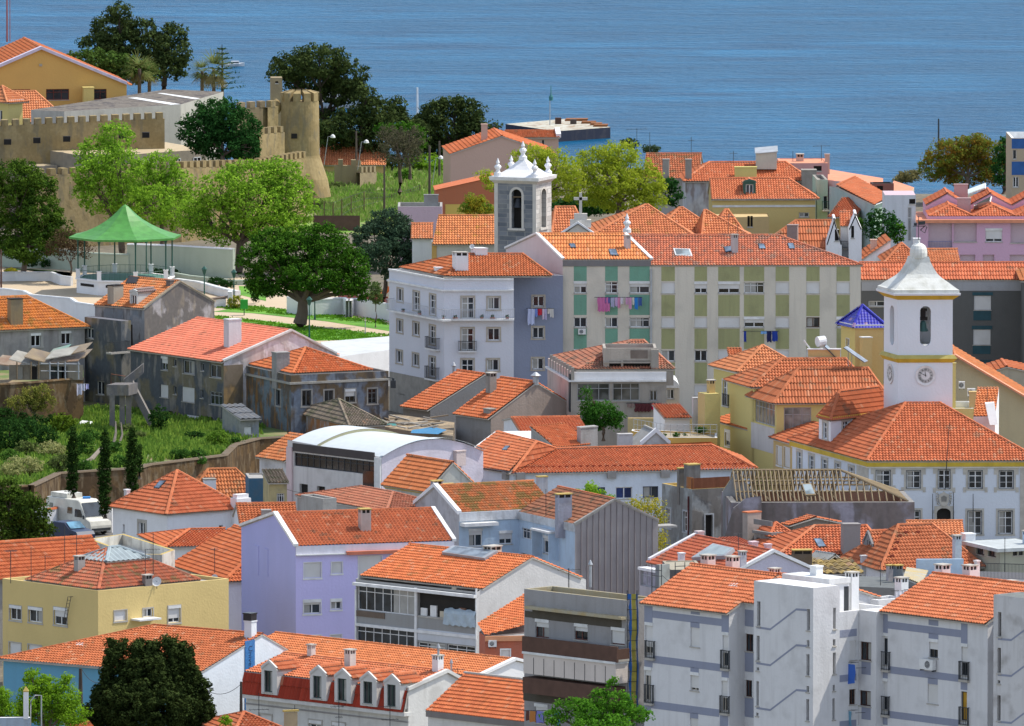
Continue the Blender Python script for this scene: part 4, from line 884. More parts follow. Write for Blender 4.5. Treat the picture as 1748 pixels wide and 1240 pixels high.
lh.band('F',-.62,-.02,.06,plaster((.68,.66,.72),.2));lh.band('F',-.70,-.62,.28,WHT,'ledge')
mb=MB();r=lh.F.rect(620,78,1098,96);lh.F.box(mb,r[0],r[1],r[2],r[3]+.05,0,.5,flat((.62,.2,.12),.8,name='salmon_paint'));mb.build('ledge',lh.e)
for q in((20,45,47,235),(82,66,108,246)):lh.panel(lh.L,*q,LIL_SHADE,'blind_window',d1=.04)
crop(430,600);lh.chim(708,1040,795,1190,plaster((.5,.42,.38),.4),capm=MOSS)
crop(930,780,6.2)
CLAD=corrug((.46,.42,.41),(.40,.36,.355),(14,14,0),.03)
hb=House('gable_house','pale blue house with brown tiled roof and grey sheet clad gable',320,716,1052,25,L=-270,R=1200,base=-4);hb.roof('v',T_BRN,ry=452,rf=.475,oe=.05,og=.05,capm=T_MIX)
crop(680,800,6.2)
hb.walls(CLAD,LBL,wl=[(1308,635,1415,750,'g'),(1300,900,1410,1010,'g'),(1535,720,1650,905,'s30')]);hb.cope(GREY,ends='F',w=.25,h=.06)
mb=MB()
for i in range(1,14):c=hb.a*i/14;hb.F.box(mb,c-.02,-4,c+.02,hb.ze+hb.rise*(1-abs(c/hb.a-.475)/.53)-.1,0,.05,flat((.22,.19,.19),.8))
mb.build('cladding_seam',hb.e)
hb.band('L',-.55,.05,.12,plaster((.55,.58,.6),.5),'parapet')
mb=MB();r=hb.L.rect(1510,645,1700,680);hb.L.box(mb,r[0],r[3]-.15,r[2],r[3],0,.9,WHT);hb.L.box(mb,r[0]+.1,r[3]-2.2,r[0]+.2,r[3]-.15,0,.8,LBL);hb.L.box(mb,r[2]-.1,r[3]-2.2,r[2],r[3]-.15,0,.8,LBL);mb.build('canopy',hb.e)
ha=House('','',0,478,0,25,O=hb.pt(-5.05,hb.b,0),a=8.2,b=8,par=hb.e,base=-4);ha.roof('u',tile((.56,.19,.07),(.33,.15,.07),.8,(.2,.15,.05)),ry=185,rf=.53,og=.02,oe=-.1)
BGW=plaster((.46,.44,.46),.5)
ha.walls(LBL,BGW,wf=[(745,640,890,825,'s35'),(1068,660,1205,800,'s62')]);ha.band('F',-.6,.08,.12,plaster((.58,.6,.62),.5),'parapet');ha.cope(WHP,ends='L',w=.35,h=.14)
mb=MB();r=ha.F.rect(650,565,1010,600);ha.F.box(mb,max(r[0],0),r[1],r[2],r[3],0,.9,WHT);mb.build('canopy',hb.e)
LC=plaster((.42,.4,.42),.6)
ha.chim(470,158,603,400,LC,capm=MOSS,dep=.6);ha.chim(325,125,455,330,LC,capm=MOSS,at=(.5,ha.b*.62,ha.ze+.5),dep=.6);ha.chim(1465,80,1590,170,LC,capm=MOSS,tp=ha.b*.62,dep=.6);ha.ant(1400,330,480,((400,.8),),tp=1.)
crop(930,780,6.2);hb.chim(118,388,298,690,plaster((.33,.34,.4),.5),capm=MOSS,dep=.5);hb.ant(12,340,640,tp=None)
mb=MB();p=hb.F.pt(*hb.F.hit(X(1200),Yp(760)));hb.F.box(mb,hb.a-.3,p.z,hb.a+1.7,p.z+.15,-1.6,-.2,GREY);mb.build('roof_slab',hb.e)
zb_,zr_,zm_=5.0,6.95,6.15;crop(860,600)
C=G(60,800,zb_);A=G_(783.5,790.5,zb_);E=G(1655,768,zb_);R0=G(215,600,zr_);RL=G_(852,740,zr_);R1=G(345,645,zm_);RR=G(1372,622,zm_)
lw=Bare('long_white_house','long white building with orange ribbed roof and small square windows',C,phi=8,base=-2,cat='building')
def ex(p,d):return V(p)+V(d)
EB=E+V((-1.2,9.5,0));AB=RL+(RL-A);AB.z=zb_;CB=R0+(R0-C)*.9;CB.z=zb_
lw.planes([[ex(C,(-.2,-.35,-.1)),ex(E,(.3,-.3,-.1)),RR,R1],[ex(C,(-.2,-.35,-.1)),R1,R0],[ex(A,(-.3,-.2,-.1)),ex(C,(-.2,-.35,-.1)),R0,RL],[ex(E,(.3,-.3,-.1)),ex(EB,(.3,.3,-.1)),RR]],T_PNK,[(C,R0),(R0,R1),(R1,RR),(RR,E),(RL,R0)])
lw.planes([[R1,RR,EB,CB],[RL,R0,CB,AB]],T_PNK,name='rear_roof',row=1.2,col=1.2,amp=0,lip=.02);lw.polys=lw.polys[:4]
PK=flat((.34,.32,.30),.9);BLUEG=glass((.03,.06,.2))
fs=lw.run([A,C,E,EB,CB,AB],plaster((.66,.72,.80),.15),{0:[(-190,860,-155,900,'w')],1:[(380,905,455,985,'w',dict(gm=GLS)),(740,898,850,975,'w',dict(fr=WHT,gm=BLUEG)),(920,893,1022,968,'w'),(560,900,670,975,'w',dict(gm=BLUEG)),(1300,885,1390,950,'w')]},fr=flat((.05,.06,.1),.5,name='dark_blue_frame'))
fs2=lw.run([A-V((0,0,.0)),RL,AB],plaster((.6,.56,.6),.1),name='gable_wall')
crop(430,600);mb=MB();d=(RL-A);mb.box((A+RL)/2+V((-.1,0,.12)),d/2,(.15,.05,0),(0,0,.09),WHT);mb.build('gable_coping',lw.roofo)
mb=MB()
for(x,y)in((1380,748),(1690,822)):s_,z_=fs[0].hit(X(x),Yp(y));mb=MB();fs[0].box(mb,s_-.3,z_-.3,s_+.3,z_+.3,0,.35,PK);mb.build('wall_box',lw.e)
crop(860,600)
for(x,y)in((108,825),(710,815),(1065,808),(1630,798)):s_,z_=fs[1].hit(X(x),Yp(y));mb=MB();fs[1].box(mb,s_-.35,z_-.3,s_+.35,z_+.3,0,.35,PK);mb.build('wall_box',lw.e)
mb=MB()
for i in range(34):
 x=150+i*44.5;p,n=lw.hit(x,772-(x-150)*.0165);mb.box(p+n*.06,(.13,.02,0),(0,-.14,.02),(0,0,.07),flat((.3,.07,.04),.9,name='vent_tile'))
mb.build('vent_tiles',lw.roofo);crop(860,600,3.875);lw.sky([(15,632),(45,632),(22,662),(-12,662)])
crop(430,600)
hl=House('arched_hall','hall with shallow white barrel roof, dark window band and lilac side wall',858,700,1104,41,L=235,R=1530,base=-2,cat='hall')
zt_=hl.ze;WR=flat((.54,.58,.60),.5,name='white_sheet_roof',var=.04);LW=plaster((.62,.58,.66),.2);mb=MB();mw=MB()
def arc(s_,h):u_=s_/hl.a;return zt_+h+1.2*(1-(2*u_-.95)**2)-1.2*(1-.95**2)
NS=20
for t0,t1,h in((0,8.2,0),(8.2,hl.b,.22),(-.25,.25,.12)):
 if t0==8.2:mw.build('side_wall',hl.e);mw=MB()
 for i in range(NS):
  a0,a1=hl.a*i/NS,hl.a*(i+1)/NS
  mb.poly([hl.pt(a0,t0,arc(a0,h)),hl.pt(a1,t0,arc(a1,h)),hl.pt(a1,t1,arc(a1,h)),hl.pt(a0,t1,arc(a0,h))],WR,.5)
  if t0>=0:mw.poly([hl.pt(a0,t0,-2 if t0==0 else zt_),hl.pt(a1,t0,-2 if t0==0 else zt_),hl.pt(a1,t0,arc(a1,h)-.02),hl.pt(a0,t0,arc(a0,h)-.02)],LW if t0==0 else plaster((.35,.34,.22),.4),.5)
mb.build('barrel_roof',hl.e);mw.build('clerestory_wall',hl.e);hl.kind='flat';hl.rise=0
hl.F=Face(hl.O-V((0,0,0)),hl.u,hl.F.n);mb=MB();DW=flat((.06,.05,.05),.6,name='dark_fascia')
ol=[hl.L.rect(*q)for q in((280,700,808,788),(315,878,370,990),(430,893,483,960),(545,905,592,970))];hl.L.wall(mb,[(0,-2),(hl.b,-2),(hl.b,zt_+.5),(0,zt_)],ol,plaster((.60,.58,.56),.3));mb.poly([hl.pt(hl.a,0,-2),hl.pt(hl.a,hl.b,-2),hl.pt(hl.a,hl.b,arc(hl.a,0)),hl.pt(hl.a,0,arc(hl.a,0))],LW,.5);mb.poly([hl.pt(0,hl.b,-2),hl.pt(hl.a,hl.b,-2),hl.pt(hl.a,hl.b,arc(hl.a,0)),hl.pt(0,hl.b,zt_)],LW,.5);mb.build('wall',hl.e)
window(hl.L,hl.e,ol[0],'g',None,IRON,glass((.03,.02,.02)))
for r in ol[1:]:window(hl.L,hl.e,r,'d')
hl.panel(hl.L,275,638,812,690,DW,'fascia',d1=.1);hl.panel(hl.L,735,790,808,905,glass((.02,.025,.03)),'glass_door',d1=.03);hl.panel(hl.L,236,632,272,1010,plaster((.62,.5,.5),.1),'pilaster',d1=.15);hl.panel(hl.L,818,702,857,905,WHT,'pilaster',d1=.15)
hl.chim(1322,655,1410,700,plaster((.6,.5,.48),.2),at=(hl.a*.75,-.3,zt_),k='s',dep=.5)
mr=House('tiled_house','plain orange roof leaning against lilac side of arched hall',1175,905,1082,33,L=880,R=1480,base=-1);mr.roof('v',T_NEW,ry=735,rf=.5,og=.1);mr.walls(plaster((.5,.5,.46),.5));mr.band('L',-.5,-.05,.15,MOSS,'gutter_board')
bh=House('brown_roof_house','low house with reddish brown hipped roof behind the lilac house roof',890,1062,1064,30,L=300,a=6,base=-2);bh.roof('hv',tile((.45,.17,.10),(.33,.13,.08),.3),ry=935,i0=4.3,i1=4.6,rf=.5,oe=.1);bh.walls(GREY);bh.chim(590,902,650,945,plaster((.5,.44,.42),.3),at=(2.5,bh.b*.75,bh.ze+.8))
gb=House('grey_shed','small flat roofed grey concrete shed left of the brown hipped roof',470,975,1062,30,L=325,R=560,base=-1,cat='shed');gb.roof('flat',GREY,ph=.3);gb.walls(GREY)
lf=House('white_annex','white annex with steep orange lean-to roof left of the arched hall',232,712,1120,35,L=50,a=3,base=-1);lf.roof('sl',T_NEW,rise=1.6);lf.walls(plaster((.6,.58,.58),.5))
yg=House('shed','mossy yellow shed with dark window in front of white annex',228,800,1092,8,L=110,R=232,a=3.2,b=4,base=-1,cat='shed',O=None)if 0 else House('shed','mossy yellow shed with dark window in front of the white annex',115,865,1092,8,R=232,b=4,base=-1,cat='shed');yg.roof('sf',T_GRY,rise=.6);yg.walls(plaster((.45,.38,.2),.6),wf=[(165,940,215,1000,'l')])
bs=House('shed','dark blue sided shed with flat rusty roof beside the garden wall',-20,840,1098,5,R=110,b=4,base=-1,cat='shed');bs.roof('flat',GREY,ph=.1);bs.walls(plaster((.06,.14,.22),.4),wf=[(85,890,112,985,'d')])
ru=House('grey_tiled_ruin','derelict house with weathered grey brown pyramid roof',655,492,1156,22,L=272,R=880,base=-1);ru.roof('hu',T_GRY,ry=320,oe=.2,lip=.06);ru.walls(peeling((.30,.26,.22),(.38,.18,.08),(.4,.4,.4)))
p1=House('tiled_house','grey walled house with broad orange roof left of the white apartment block corner',1180,378,1176,35,L=1000,a=11.2,base=-1);p1.roof('v',T_NEW,ry=152,rf=.5,og=.02);p1.walls(plaster((.20,.20,.205),.3),plaster((.27,.26,.24),.5));p1.chim(1322,95,1348,125,k='p',sp=5.6)
p2=House('tiled_house','house with bright orange roof, grey gable and corner chimney below striped block',1580,432,1158,35,L=1350,a=9.2,base=-1);p2.roof('v',T_NEW,ry=205,rf=.5,og=.05);p2.walls(plaster((.36,.29,.25),.35),plaster((.26,.25,.24),.5));p2.chim(1555,140,1628,270,CONC);p2.chim(1582,378,1680,460,CONC,k='s',at=(.6,.6,p2.ze-.3));p2.chim(1850,160,1905,200,k='p',sp=4.6)
crop(860,600);p2.chim(185,165,208,205,k='p',sp=4.)if 0 else None
s1=House('tiled_house','small white house with low orange roof left of green garden tree',110,528,1140,8,L=0,R=548,base=-1);s1.roof('u',T_PNK,ry=440);s1.walls(WHP)
s2=House('tiled_house','steep orange ribbed roof between white verge and grey chimney stack',340,630,1124,40,L=180,R=560,base=-1,psi=20);s2.roof('sf',T_NEW,rise=1.1);s2.walls(GREY);s2.chim(540,498,700,640,plaster((.35,.34,.33),.5),k='s',at=(s2.a,0,s2.ze+.3),dep=.5)
s3=prism('white_flat_house','low plain white flat topped house left of the ribbed orange roof',[G(-10,560,5.2),G(230,590,5.2),G(190,525,5.2),G(-40,530,5.2)],WHP,WHP,cat='house')
gp=House('grey_gable_house','small white gable front with chimney block behind the long white building',910,620,1128,12,R=1100,b=4,base=-1);gp.roof('v',GREY,ry=530,row=9,col=.5,amp=0);gp.walls(plaster((.5,.5,.5),.5));gp.cope(WHP,ends='F',w=.4);gp.chim(795,545,900,640,plaster((.5,.48,.48),.4),k='s',at=(-1.1,1,gp.ze+.2),dep=.6)
crop(430,600);zy=3.2;yd_=prism('rubble_yard','flat yard roof covered with rubble and planks behind the arched hall',[G(840,500,zy),G(1330,560,zy),G(1340,470,zy),G(980,420,zy),G(840,420,zy)],plaster((.33,.28,.22),.6),peeling((.40,.31,.20),(.25,.2,.14),(.15,.12,.1),.6,.9),base=0,cat='flat roof');mb=MB()
for i in range(26):p=G(random.uniform(880,1260),random.uniform(430,520),zy);a=random.uniform(0,3.1);l=random.uniform(.3,1.3);mb.box(p+V((0,0,.15)),(l*math.cos(a),l*math.sin(a),random.uniform(-.1,.2)),(-.1*math.sin(a),.1*math.cos(a),0),(0,0,.05),random.choice([STONE,CONC,flat((.2,.15,.1))]))
mb.build('planks',yd_)
mb=MB();q=[G(1050,540,zy+.1),G(1230,548,zy+.1),G(1290,520,zy+.3),G(1200,500,zy+.1),G(1060,520,zy+.25)];mb.poly(q,flat((.04,.2,.38),.6,name='blue_tarp'),.5);mb.poly([G(880,490,zy+.15),G(960,492,zy+.15),G(950,478,zy+.3),G(890,476,zy+.3)],flat((.08,.3,.28),.6,name='green_tarp'),.5);mb.build('tarpaulin',yd_)
# ---------------- white corner block, striped apartments ----------------
crop(430,300)
WBL=plaster((.62,.63,.68),.07,(.4,.4,.42));SUR=(flat((.45,.40,.33),.9,name='beige_stone'),.13)
wa=House('corner_building','white four storey corner building with long curved railing balcony',1272,684,1200,1,L=908,R=1732,psi=26,base=-2,cat='apartment building')
wa.roof('flat',GREY,ph=.7,capm=WHT)
wa.walls(WBL,wf=[(1388,803,1468,945,'t'),(1560,805,1638,885,'w'),(1387,1010,1465,1155,'t'),(1560,1010,1638,1090,'w'),(1387,1215,1465,1350,'t'),(1556,1215,1632,1290,'w')],
   wl=[(962,748,1000,832,'w'),(1068,768,1108,890,'t'),(1177,788,1216,920,'t'),(960,955,998,1037,'w'),(1066,972,1106,1057,'w'),(1176,993,1214,1115,'t'),(956,1158,996,1240,'w'),(1063,1178,1104,1260,'w'),(1173,1200,1214,1330,'t'),(970,1365,1006,1440,'w'),(1076,1385,1112,1455,'w')],sur=SUR)
wa.band('FL',-1.05,-.9,.25,WHT);wa.band('FL',-.12,.03,.1,WHT,'parapet_coping')
wa.panel(wa.L,912,1330,1265,1600,flat((.33,.31,.27),.9,name='rubble_stone'),'stone_base',d1=.05)
wa.balcony(wa.F,1262,883,1735,950,depth=.8,mat=flat((.5,.52,.55),.5,name='grey_iron'),slab=WHT,n=40);wa.balcony(wa.L,885,850,1262,920,depth=.8,mat=flat((.5,.52,.55),.5,name='grey_iron'),slab=WHT,n=44)
for q in((1368,1095,1485,1160),):wa.balcony(wa.F,*q,depth=.4,slab=WHT)
for q in((1143,1070,1216,1145),(1140,1265,1214,1345)):wa.balcony(wa.L,*q,depth=.4,slab=WHT)
for i,x in enumerate((1000,1110,1268,1345,1520,1592,1690)):
 f=(wa.L if x<1262 else wa.F).off(.6);s_,z_=f.hit(X(x),Yp(950 if x>=1262 else 905+(x-1000)*.15));mb=MB();w_=.22 if x in(1345,1592)else.13
 f.box(mb,s_-w_,z_,s_+w_,z_+.16,-.1,.1,flat((.45,.14,.07),.9,name='terracotta'));leafcloud(mb,[(f.pt(s_,z_+.25),.15,.12,.12)],leafm((.05,.12,.03)),.07,.8,.12)
 tag(mb.build('flower_pot',None),['small terracotta pot at far left end of the white balcony','terracotta pot beside the second door on the white balcony','terracotta pot at the corner of the white balcony','long terracotta trough left of the glazed balcony door','terracotta pot right of the glazed balcony door','long terracotta trough under the right window of the white balcony','terracotta pot at far right end of the white balcony'][i],'flower pot','terracotta pots on the white balcony')
w2_=House('','',0,668,0,1,O=wa.pt(.5,.5,0),a=9,b=9.5,psi=26,par=wa.e);w2_.roof('hu',T_NEW,ry=520,oe=0,i1=.5,i0=3.2,name='roof')
w2_.chim(1342,505,1428,630,WHP,dep=.6);w2_.chim(1475,478,1553,530,WHP,tp=4.5);w2_.chim(1063,606,1106,632,WHP,k='s',at=(.6,3,wa.ze-.3));w2_.dish(1392,478,.22,p=w2_.pt(3.2,2.5,wa.ze+2.3))
crop(860,380)
BGF=plaster((.24,.27,.36),.10,(.15,.16,.2))
bf=House('blue_grey_house','plain blue grey painted facade between white corner and striped apartments',55,350,1203.5,0,R=392,b=9,psi=24,base=-2);bf.roof('flat',GREY,ph=.1,capm=WHT);bf.walls(BGF,wf=[(192,487,266,556,'w'),(190,693,264,766,'w'),(188,898,262,972,'w')],sur=SUR)
laundry('laundry','white and red washing on the blue grey facade',bf.F,150,567,332,[(158,205,672,(.5,.55,.75)),(206,222,620,(.2,.3,.7)),(224,253,610,(.55,.03,.05)),(254,268,638,(.6,.5,.6)),(270,284,640,(.5,.45,.65)),(288,305,600,(.55,.5,.45)),(306,330,625,(.6,.58,.55))])
STR=plaster((.62,.57,.48),.3,(.3,.28,.25),blotch=.6);GRN=plaster((.17,.34,.25),.3,(.12,.17,.13));OLV=plaster((.34,.34,.17),.35,(.16,.15,.09))
crop(0,0,1)
sa=House('striped_apartments','apartment block with green painted panels and orange ribbed roof',960.5,443,1204,0,R=1111.5,b=12,psi=24,base=-2,cat='apartment building');sa.roof('u',T_YOR,ry=399.5,rf=.45,oe=.1,row=.8,og=.02)
cols=((979.5,1001.5),(1033,1054.5),(1074.5,1109));PW=plaster((.62,.54,.54),.08)
sa.walls(STR,PW,wf=[(979.5,481,1001.5,501,'s45'),(1033,481,1054.5,501,'t'),(1074.5,481,1109,501,'s45'),(979.5,542,1001.5,559,'w'),(1033,542,1054.5,559,'w'),(1074.5,542,1109,559,'l'),(979.5,597,1001.5,614,'s70'),(1033,597,1054.5,614,'w'),(1074.5,597,1109,614,'s30')])
for x0,x1 in cols:
 for y0,y1 in((454.5,480),(503.5,538),(561,596),(617,652)):sa.panel(sa.F,x0,y0,x1,y1,GRN,'painted_panel')
sa.band('F',-.6,-.08,.08,plaster((.2,.19,.19),.5));mb=MB()
sa.cope(WHT,ends='LR',w=.3,h=.08)
sa.chim(1103.5-5,401.5,1107,430,plaster((.55,.5,.48),.3),at=(sa.a-1.1,2.2,sa.ze+1.));sa.sky([(971,418),(981,418),(984,425),(974,425)]);sa.sky([(1038,427),(1051,427),(1056,438.5),(1042,438)]);sa.panel(sa.F,1110,460,1113,690,GALV,'drainpipe',d1=.15);sa.ac(sa.F,987,561,1000,570.5)
crop(860,380);laundry('laundry','long line of pink, white and blue washing across the green panels',sa.F,600,492,915,[(620,700,585,(.55,.16,.34)),(672,704,530,(.12,.1,.3)),(708,730,556,(.4,.4,.55)),(733,752,550,(.55,.38,.6)),(753,770,562,(.62,.25,.4)),(772,790,535,(.6,.55,.6)),(806,825,540,(.55,.3,.45)),(826,845,568,(.6,.3,.45)),(848,862,540,(.6,.57,.5)),(865,886,570,(.03,.2,.55)),(890,913,548,(.05,.1,.3))],off=.6)
crop(0,0,1)
sb_=House('striped_apartments','long apartment block with olive painted panels and worn orange roof',0,452.5,0,0,O=sa.pt(sa.a+.02,.04,0),a=18,b=12,psi=24,base=-2,cat='apartment building')
sb_.a=(1470.8-1111.5)/FL*1204/1.0*1.0;sb_.R=Face(sb_.O+sb_.u*sb_.a,sb_.v,sb_.R.n);sb_.B=Face(sb_.O+sb_.v*sb_.b,sb_.u,sb_.B.n)
sb_.roof('hu',tile((.60,.19,.10),(.34,.13,.085),.45,(.22,.16,.13)),ry=402,rf=.45,i0=0,i1=4.9,oe=.12,og=.02)
CO=((1129,1152),(1185.5,1207),(1226,1262.6),(1270,1304.5),(1324,1347),(1376.5,1399),(1428,1450.5));KW=(('s','s58','s60','l','s','s','s'),('s','s','s','s55','s','w','s80'),('w','w','s','s','s','s','s'),('s','s','s','s','s','s','s'))
BRF=flat((.10,.05,.03),.5,name='brown_frame')
sb_.walls(STR,wf=[(x0,y0,x1,y1,KW[j][i],dict(fr=BRF if KW[j][i]=='w' and i==5 else WHT))for j,(y0,y1)in enumerate(((482,501),(542,559),(598,617),(657.5,675.5)))for i,(x0,x1)in enumerate(CO)])
for x0,x1 in CO:
 for y0,y1 in((455,480),(504,540),(561.5,596),(619.5,655),(678,720)):sb_.panel(sb_.F,x0,y0,x1,y1,OLV,'painted_panel')
sb_.sky([(1149,426),(1178,427),(1182,439),(1153,438)],WHT,glass((.3,.36,.38)));sb_.sky([(1235,423),(1248,422),(1252,431),(1238,433)]);sb_.sky([(1294,418),(1304,418),(1308,427),(1296,427)]);sb_.sky([(1344,417),(1354,417),(1358,427),(1347,427)])
sb_.chim(1250,400,1259.5,433,plaster((.5,.46,.45),.3),dep=.8);sb_.ant(1243.5,365,405,((370,1.2),),tp=5.4);sb_.ant(1259,385,405,tp=5.4)
sb_.cope(WHT,ends='',w=.1,h=.1)if 0 else None
crop(1290,380,3.8166);laundry('laundry','dark blue work clothes drying under the olive panels',sb_.F,-85,705,150,[(-78,-62,775,(.02,.05,.3)),(32,75,722,(.2,.4,.7)),(72,102,775,(.015,.02,.08)),(106,142,770,(.02,.05,.3))],off=.6)
DG=plaster((.12,.12,.115),.06,(.2,.2,.2),blotch=3);TEAL=flat((.025,.08,.10),.6,name='teal_paint')
gr=House('grey_building','dark grey building with teal trimmed shuttered windows and orange ribbed roof',690,374,1212,0,R=1930,b=12,base=-2,cat='apartment building');gr.roof('u',T_PNK,ry=263,rf=.4,oe=.1,row=1.2)
gr.walls(DG,wf=[(1422,478,1533,570,'s'),(1417,698,1530,797,'s'),(1420,918,1522,985,'s'),(735,512,842,548,'w')]);gr.band('F',-.95,-.1,.03,plaster((.36,.36,.37),.2),'light_band')
for q in((1418,573,1533,638),(1414,800,1529,857),(1412,455,1545,475),(1408,673,1541,695),(1402,895,1535,915)):gr.panel(gr.F,*q,TEAL,'painted_panel',d1=.04)
g2=House('','',1748,374,1205,0,a=8,b=10,base=-2,par=gr.e);g2.roof('hu',T_NEW,ry=240);g2.walls(DG)
# ---------------- town hall with clock tower ----------------
crop(1290,600,3.8166)
TH=plaster((.64,.68,.74),.06,(.45,.46,.48));THY=flat((.60,.42,.05),.8,name='yellow_cornice');TR=(flat((.52,.49,.43),.9,name='town_hall_stone'),.2)
th=House('town_hall','white town hall with yellow cornice, stone window surrounds and carved doorway',738,705,1102,1,L=238,R=1830,psi=19,base=-2,cat='town hall')
th.roof('hu',tile((.57,.17,.075),(.38,.11,.05),.2,(.28,.20,.13)),ry=338,rf=.49,i0=5.9,i1=4.6,oe=.3,col=.25)
FR2=flat((.03,.05,.07),.5,name='dark_blue_frame')
wins=[(785,775,876,882,'t'),(983,778,1073,893,'t'),(1190,772,1266,896,'t'),(1386,778,1476,894,'t'),(1587,778,1678,894,'t'),(1000,1038,1070,1180,'t'),(1382,1040,1471,1190,'t'),(1582,1040,1671,1190,'t')]
th.walls(TH,wf=wins+[(1180,1024,1271,1230,'d')],wl=[(270,655,300,775,'t'),(348,680,381,790,'t'),(432,705,467,800,'t'),(518,730,551,830,'t'),(607,755,641,860,'t')],sur=TR)
for w in wins:
 mb=MB();a0,z0,a1,z1=th.F.rect(*w[:4])
 for q in((a0-.04,z0-.04,a0,z1+.04),(a1,z0-.04,a1+.04,z1+.04),(a0,z1,a1,z1+.04),(a0,z0-.04,a1,z0)):th.F.box(mb,*q,-.1,.045,FR2)
 mb.build('window_outline',th.e)
for w in wins[:5]:
 mb=MB();a0,z0,a1,z1=th.F.rect(*w[:4]);m=(a0+a1)/2;mb.poly([th.F.pt(a0-.45,z1+.2,.04),th.F.pt(m-.35,z1+.3,.04),th.F.pt(m,z1+.48,.04),th.F.pt(m+.35,z1+.3,.04),th.F.pt(a1+.45,z1+.2,.04),th.F.pt(a1+.33,z1+.1,.04),th.F.pt(a0-.33,z1+.1,.04)],TR[0],.5)
 for s_,e_ in((a0-.42,a0-.19),(a1+.19,a1+.42)):th.F.box(mb,s_,z1-.3,e_,z1+.21,0,.036,TR[0]);th.F.box(mb,s_,z0-.3,e_,z0+.1,0,.036,TR[0])
 mb.build('carved_stonework',th.e)
th.band('FL',-.55,-.12,.24,THY);th.band('FL',-.68,-.55,.1,WHT,'lower_cornice')
th.panel(th.L,660,705,735,1230,TR[0],'corner_pilaster',d1=.06);th.panel(th.F,1722,725,1795,1230,TR[0],'corner_pilaster',d1=.06)
mb=MB();c,z=th.F.hit(X(1226),Yp(962));sh_=[(0,-.62),(.28,-.42),(.42,0),(.4,.38),(.18,.46),(0,.6),(-.18,.46),(-.4,.38),(-.42,0),(-.28,-.42)]
mb.poly([th.F.pt(c+a,z+b,.12)for a,b in sh_],TR[0],.5)
for i in range(10):(a,b),(p,q)=sh_[i],sh_[(i+1)%10];mb.poly([th.F.pt(c+a,z+b,.12),th.F.pt(c+p,z+q,.12),th.F.pt(c+p,z+q,0),th.F.pt(c+a,z+b,0)],TR[0],.5)
for sg in(-1,1):
 for k in range(5):mb.tube([th.F.pt(c+sg*(.4+.06*k),z-.45+.22*k,.08),th.F.pt(c+sg*(.62-.05*abs(k-2)),z-.35+.2*k,.12),th.F.pt(c+sg*.45,z-.2+.18*k,.1)],.05,TR[0],5)
mb.poly([th.F.pt(c-.2,z-.2,.13),th.F.pt(c+.2,z-.2,.13),th.F.pt(c+.22,z+.15,.13),th.F.pt(c,z+.3,.13),th.F.pt(c-.22,z+.15,.13)],flat((.24,.23,.21)),.5);mb.build('carved_crest',th.e)
mb=MB();a0,z0,a1,z1=th.F.rect(1180,1024,1271,1230);m=(a0+a1)/2
for i in range(9):
 t0,t1=math.pi*i/9,math.pi*(i+1)/9;R1,R2=(a1-a0)/2,(a1-a0)/2+.28
 mb.poly([th.F.pt(m+R1*math.cos(t0),z1-.35+.38*math.sin(t0),.06),th.F.pt(m+R2*math.cos(t0),z1-.35+.65*math.sin(t0),.06),th.F.pt(m+R2*math.cos(t1),z1-.35+.65*math.sin(t1),.06),th.F.pt(m+R1*math.cos(t1),z1-.35+.38*math.sin(t1),.06)],TR[0],.5)
mb.build('door_arch',th.e)
for x0,y0,x1,y1 in((1232,898,1256,460),(1152,1110,1152,925),(1287,1100,1287,915),(1415,1110,1415,925)):
 mb=MB();p=th.F.pt(*th.F.hit(X(x0),Yp(y0)),.35);q=th.F.pt(*th.F.hit(X(x1),Yp(y1)),1.1 if x0==1232 else.35);mb.tube([p,q],[.045,.025],IRON,5);mb.tube([p,p-th.F.n*.35],.02,IRON,4);mb.build('flagpole',th.e)
crop(1290,380,3.8166)
TW=plaster((.72,.74,.78),.05,(.5,.5,.5));Yt=th.O.y+9.4
tf=Face(P(925,900,Yt),V((1,.03,0)),V((.03,-1,0)))
ct=House('','',928,470,Yt,2,L=836,R=1284,psi=17,base=5,par=th.e);ct.kind='flat';ct.rise=0
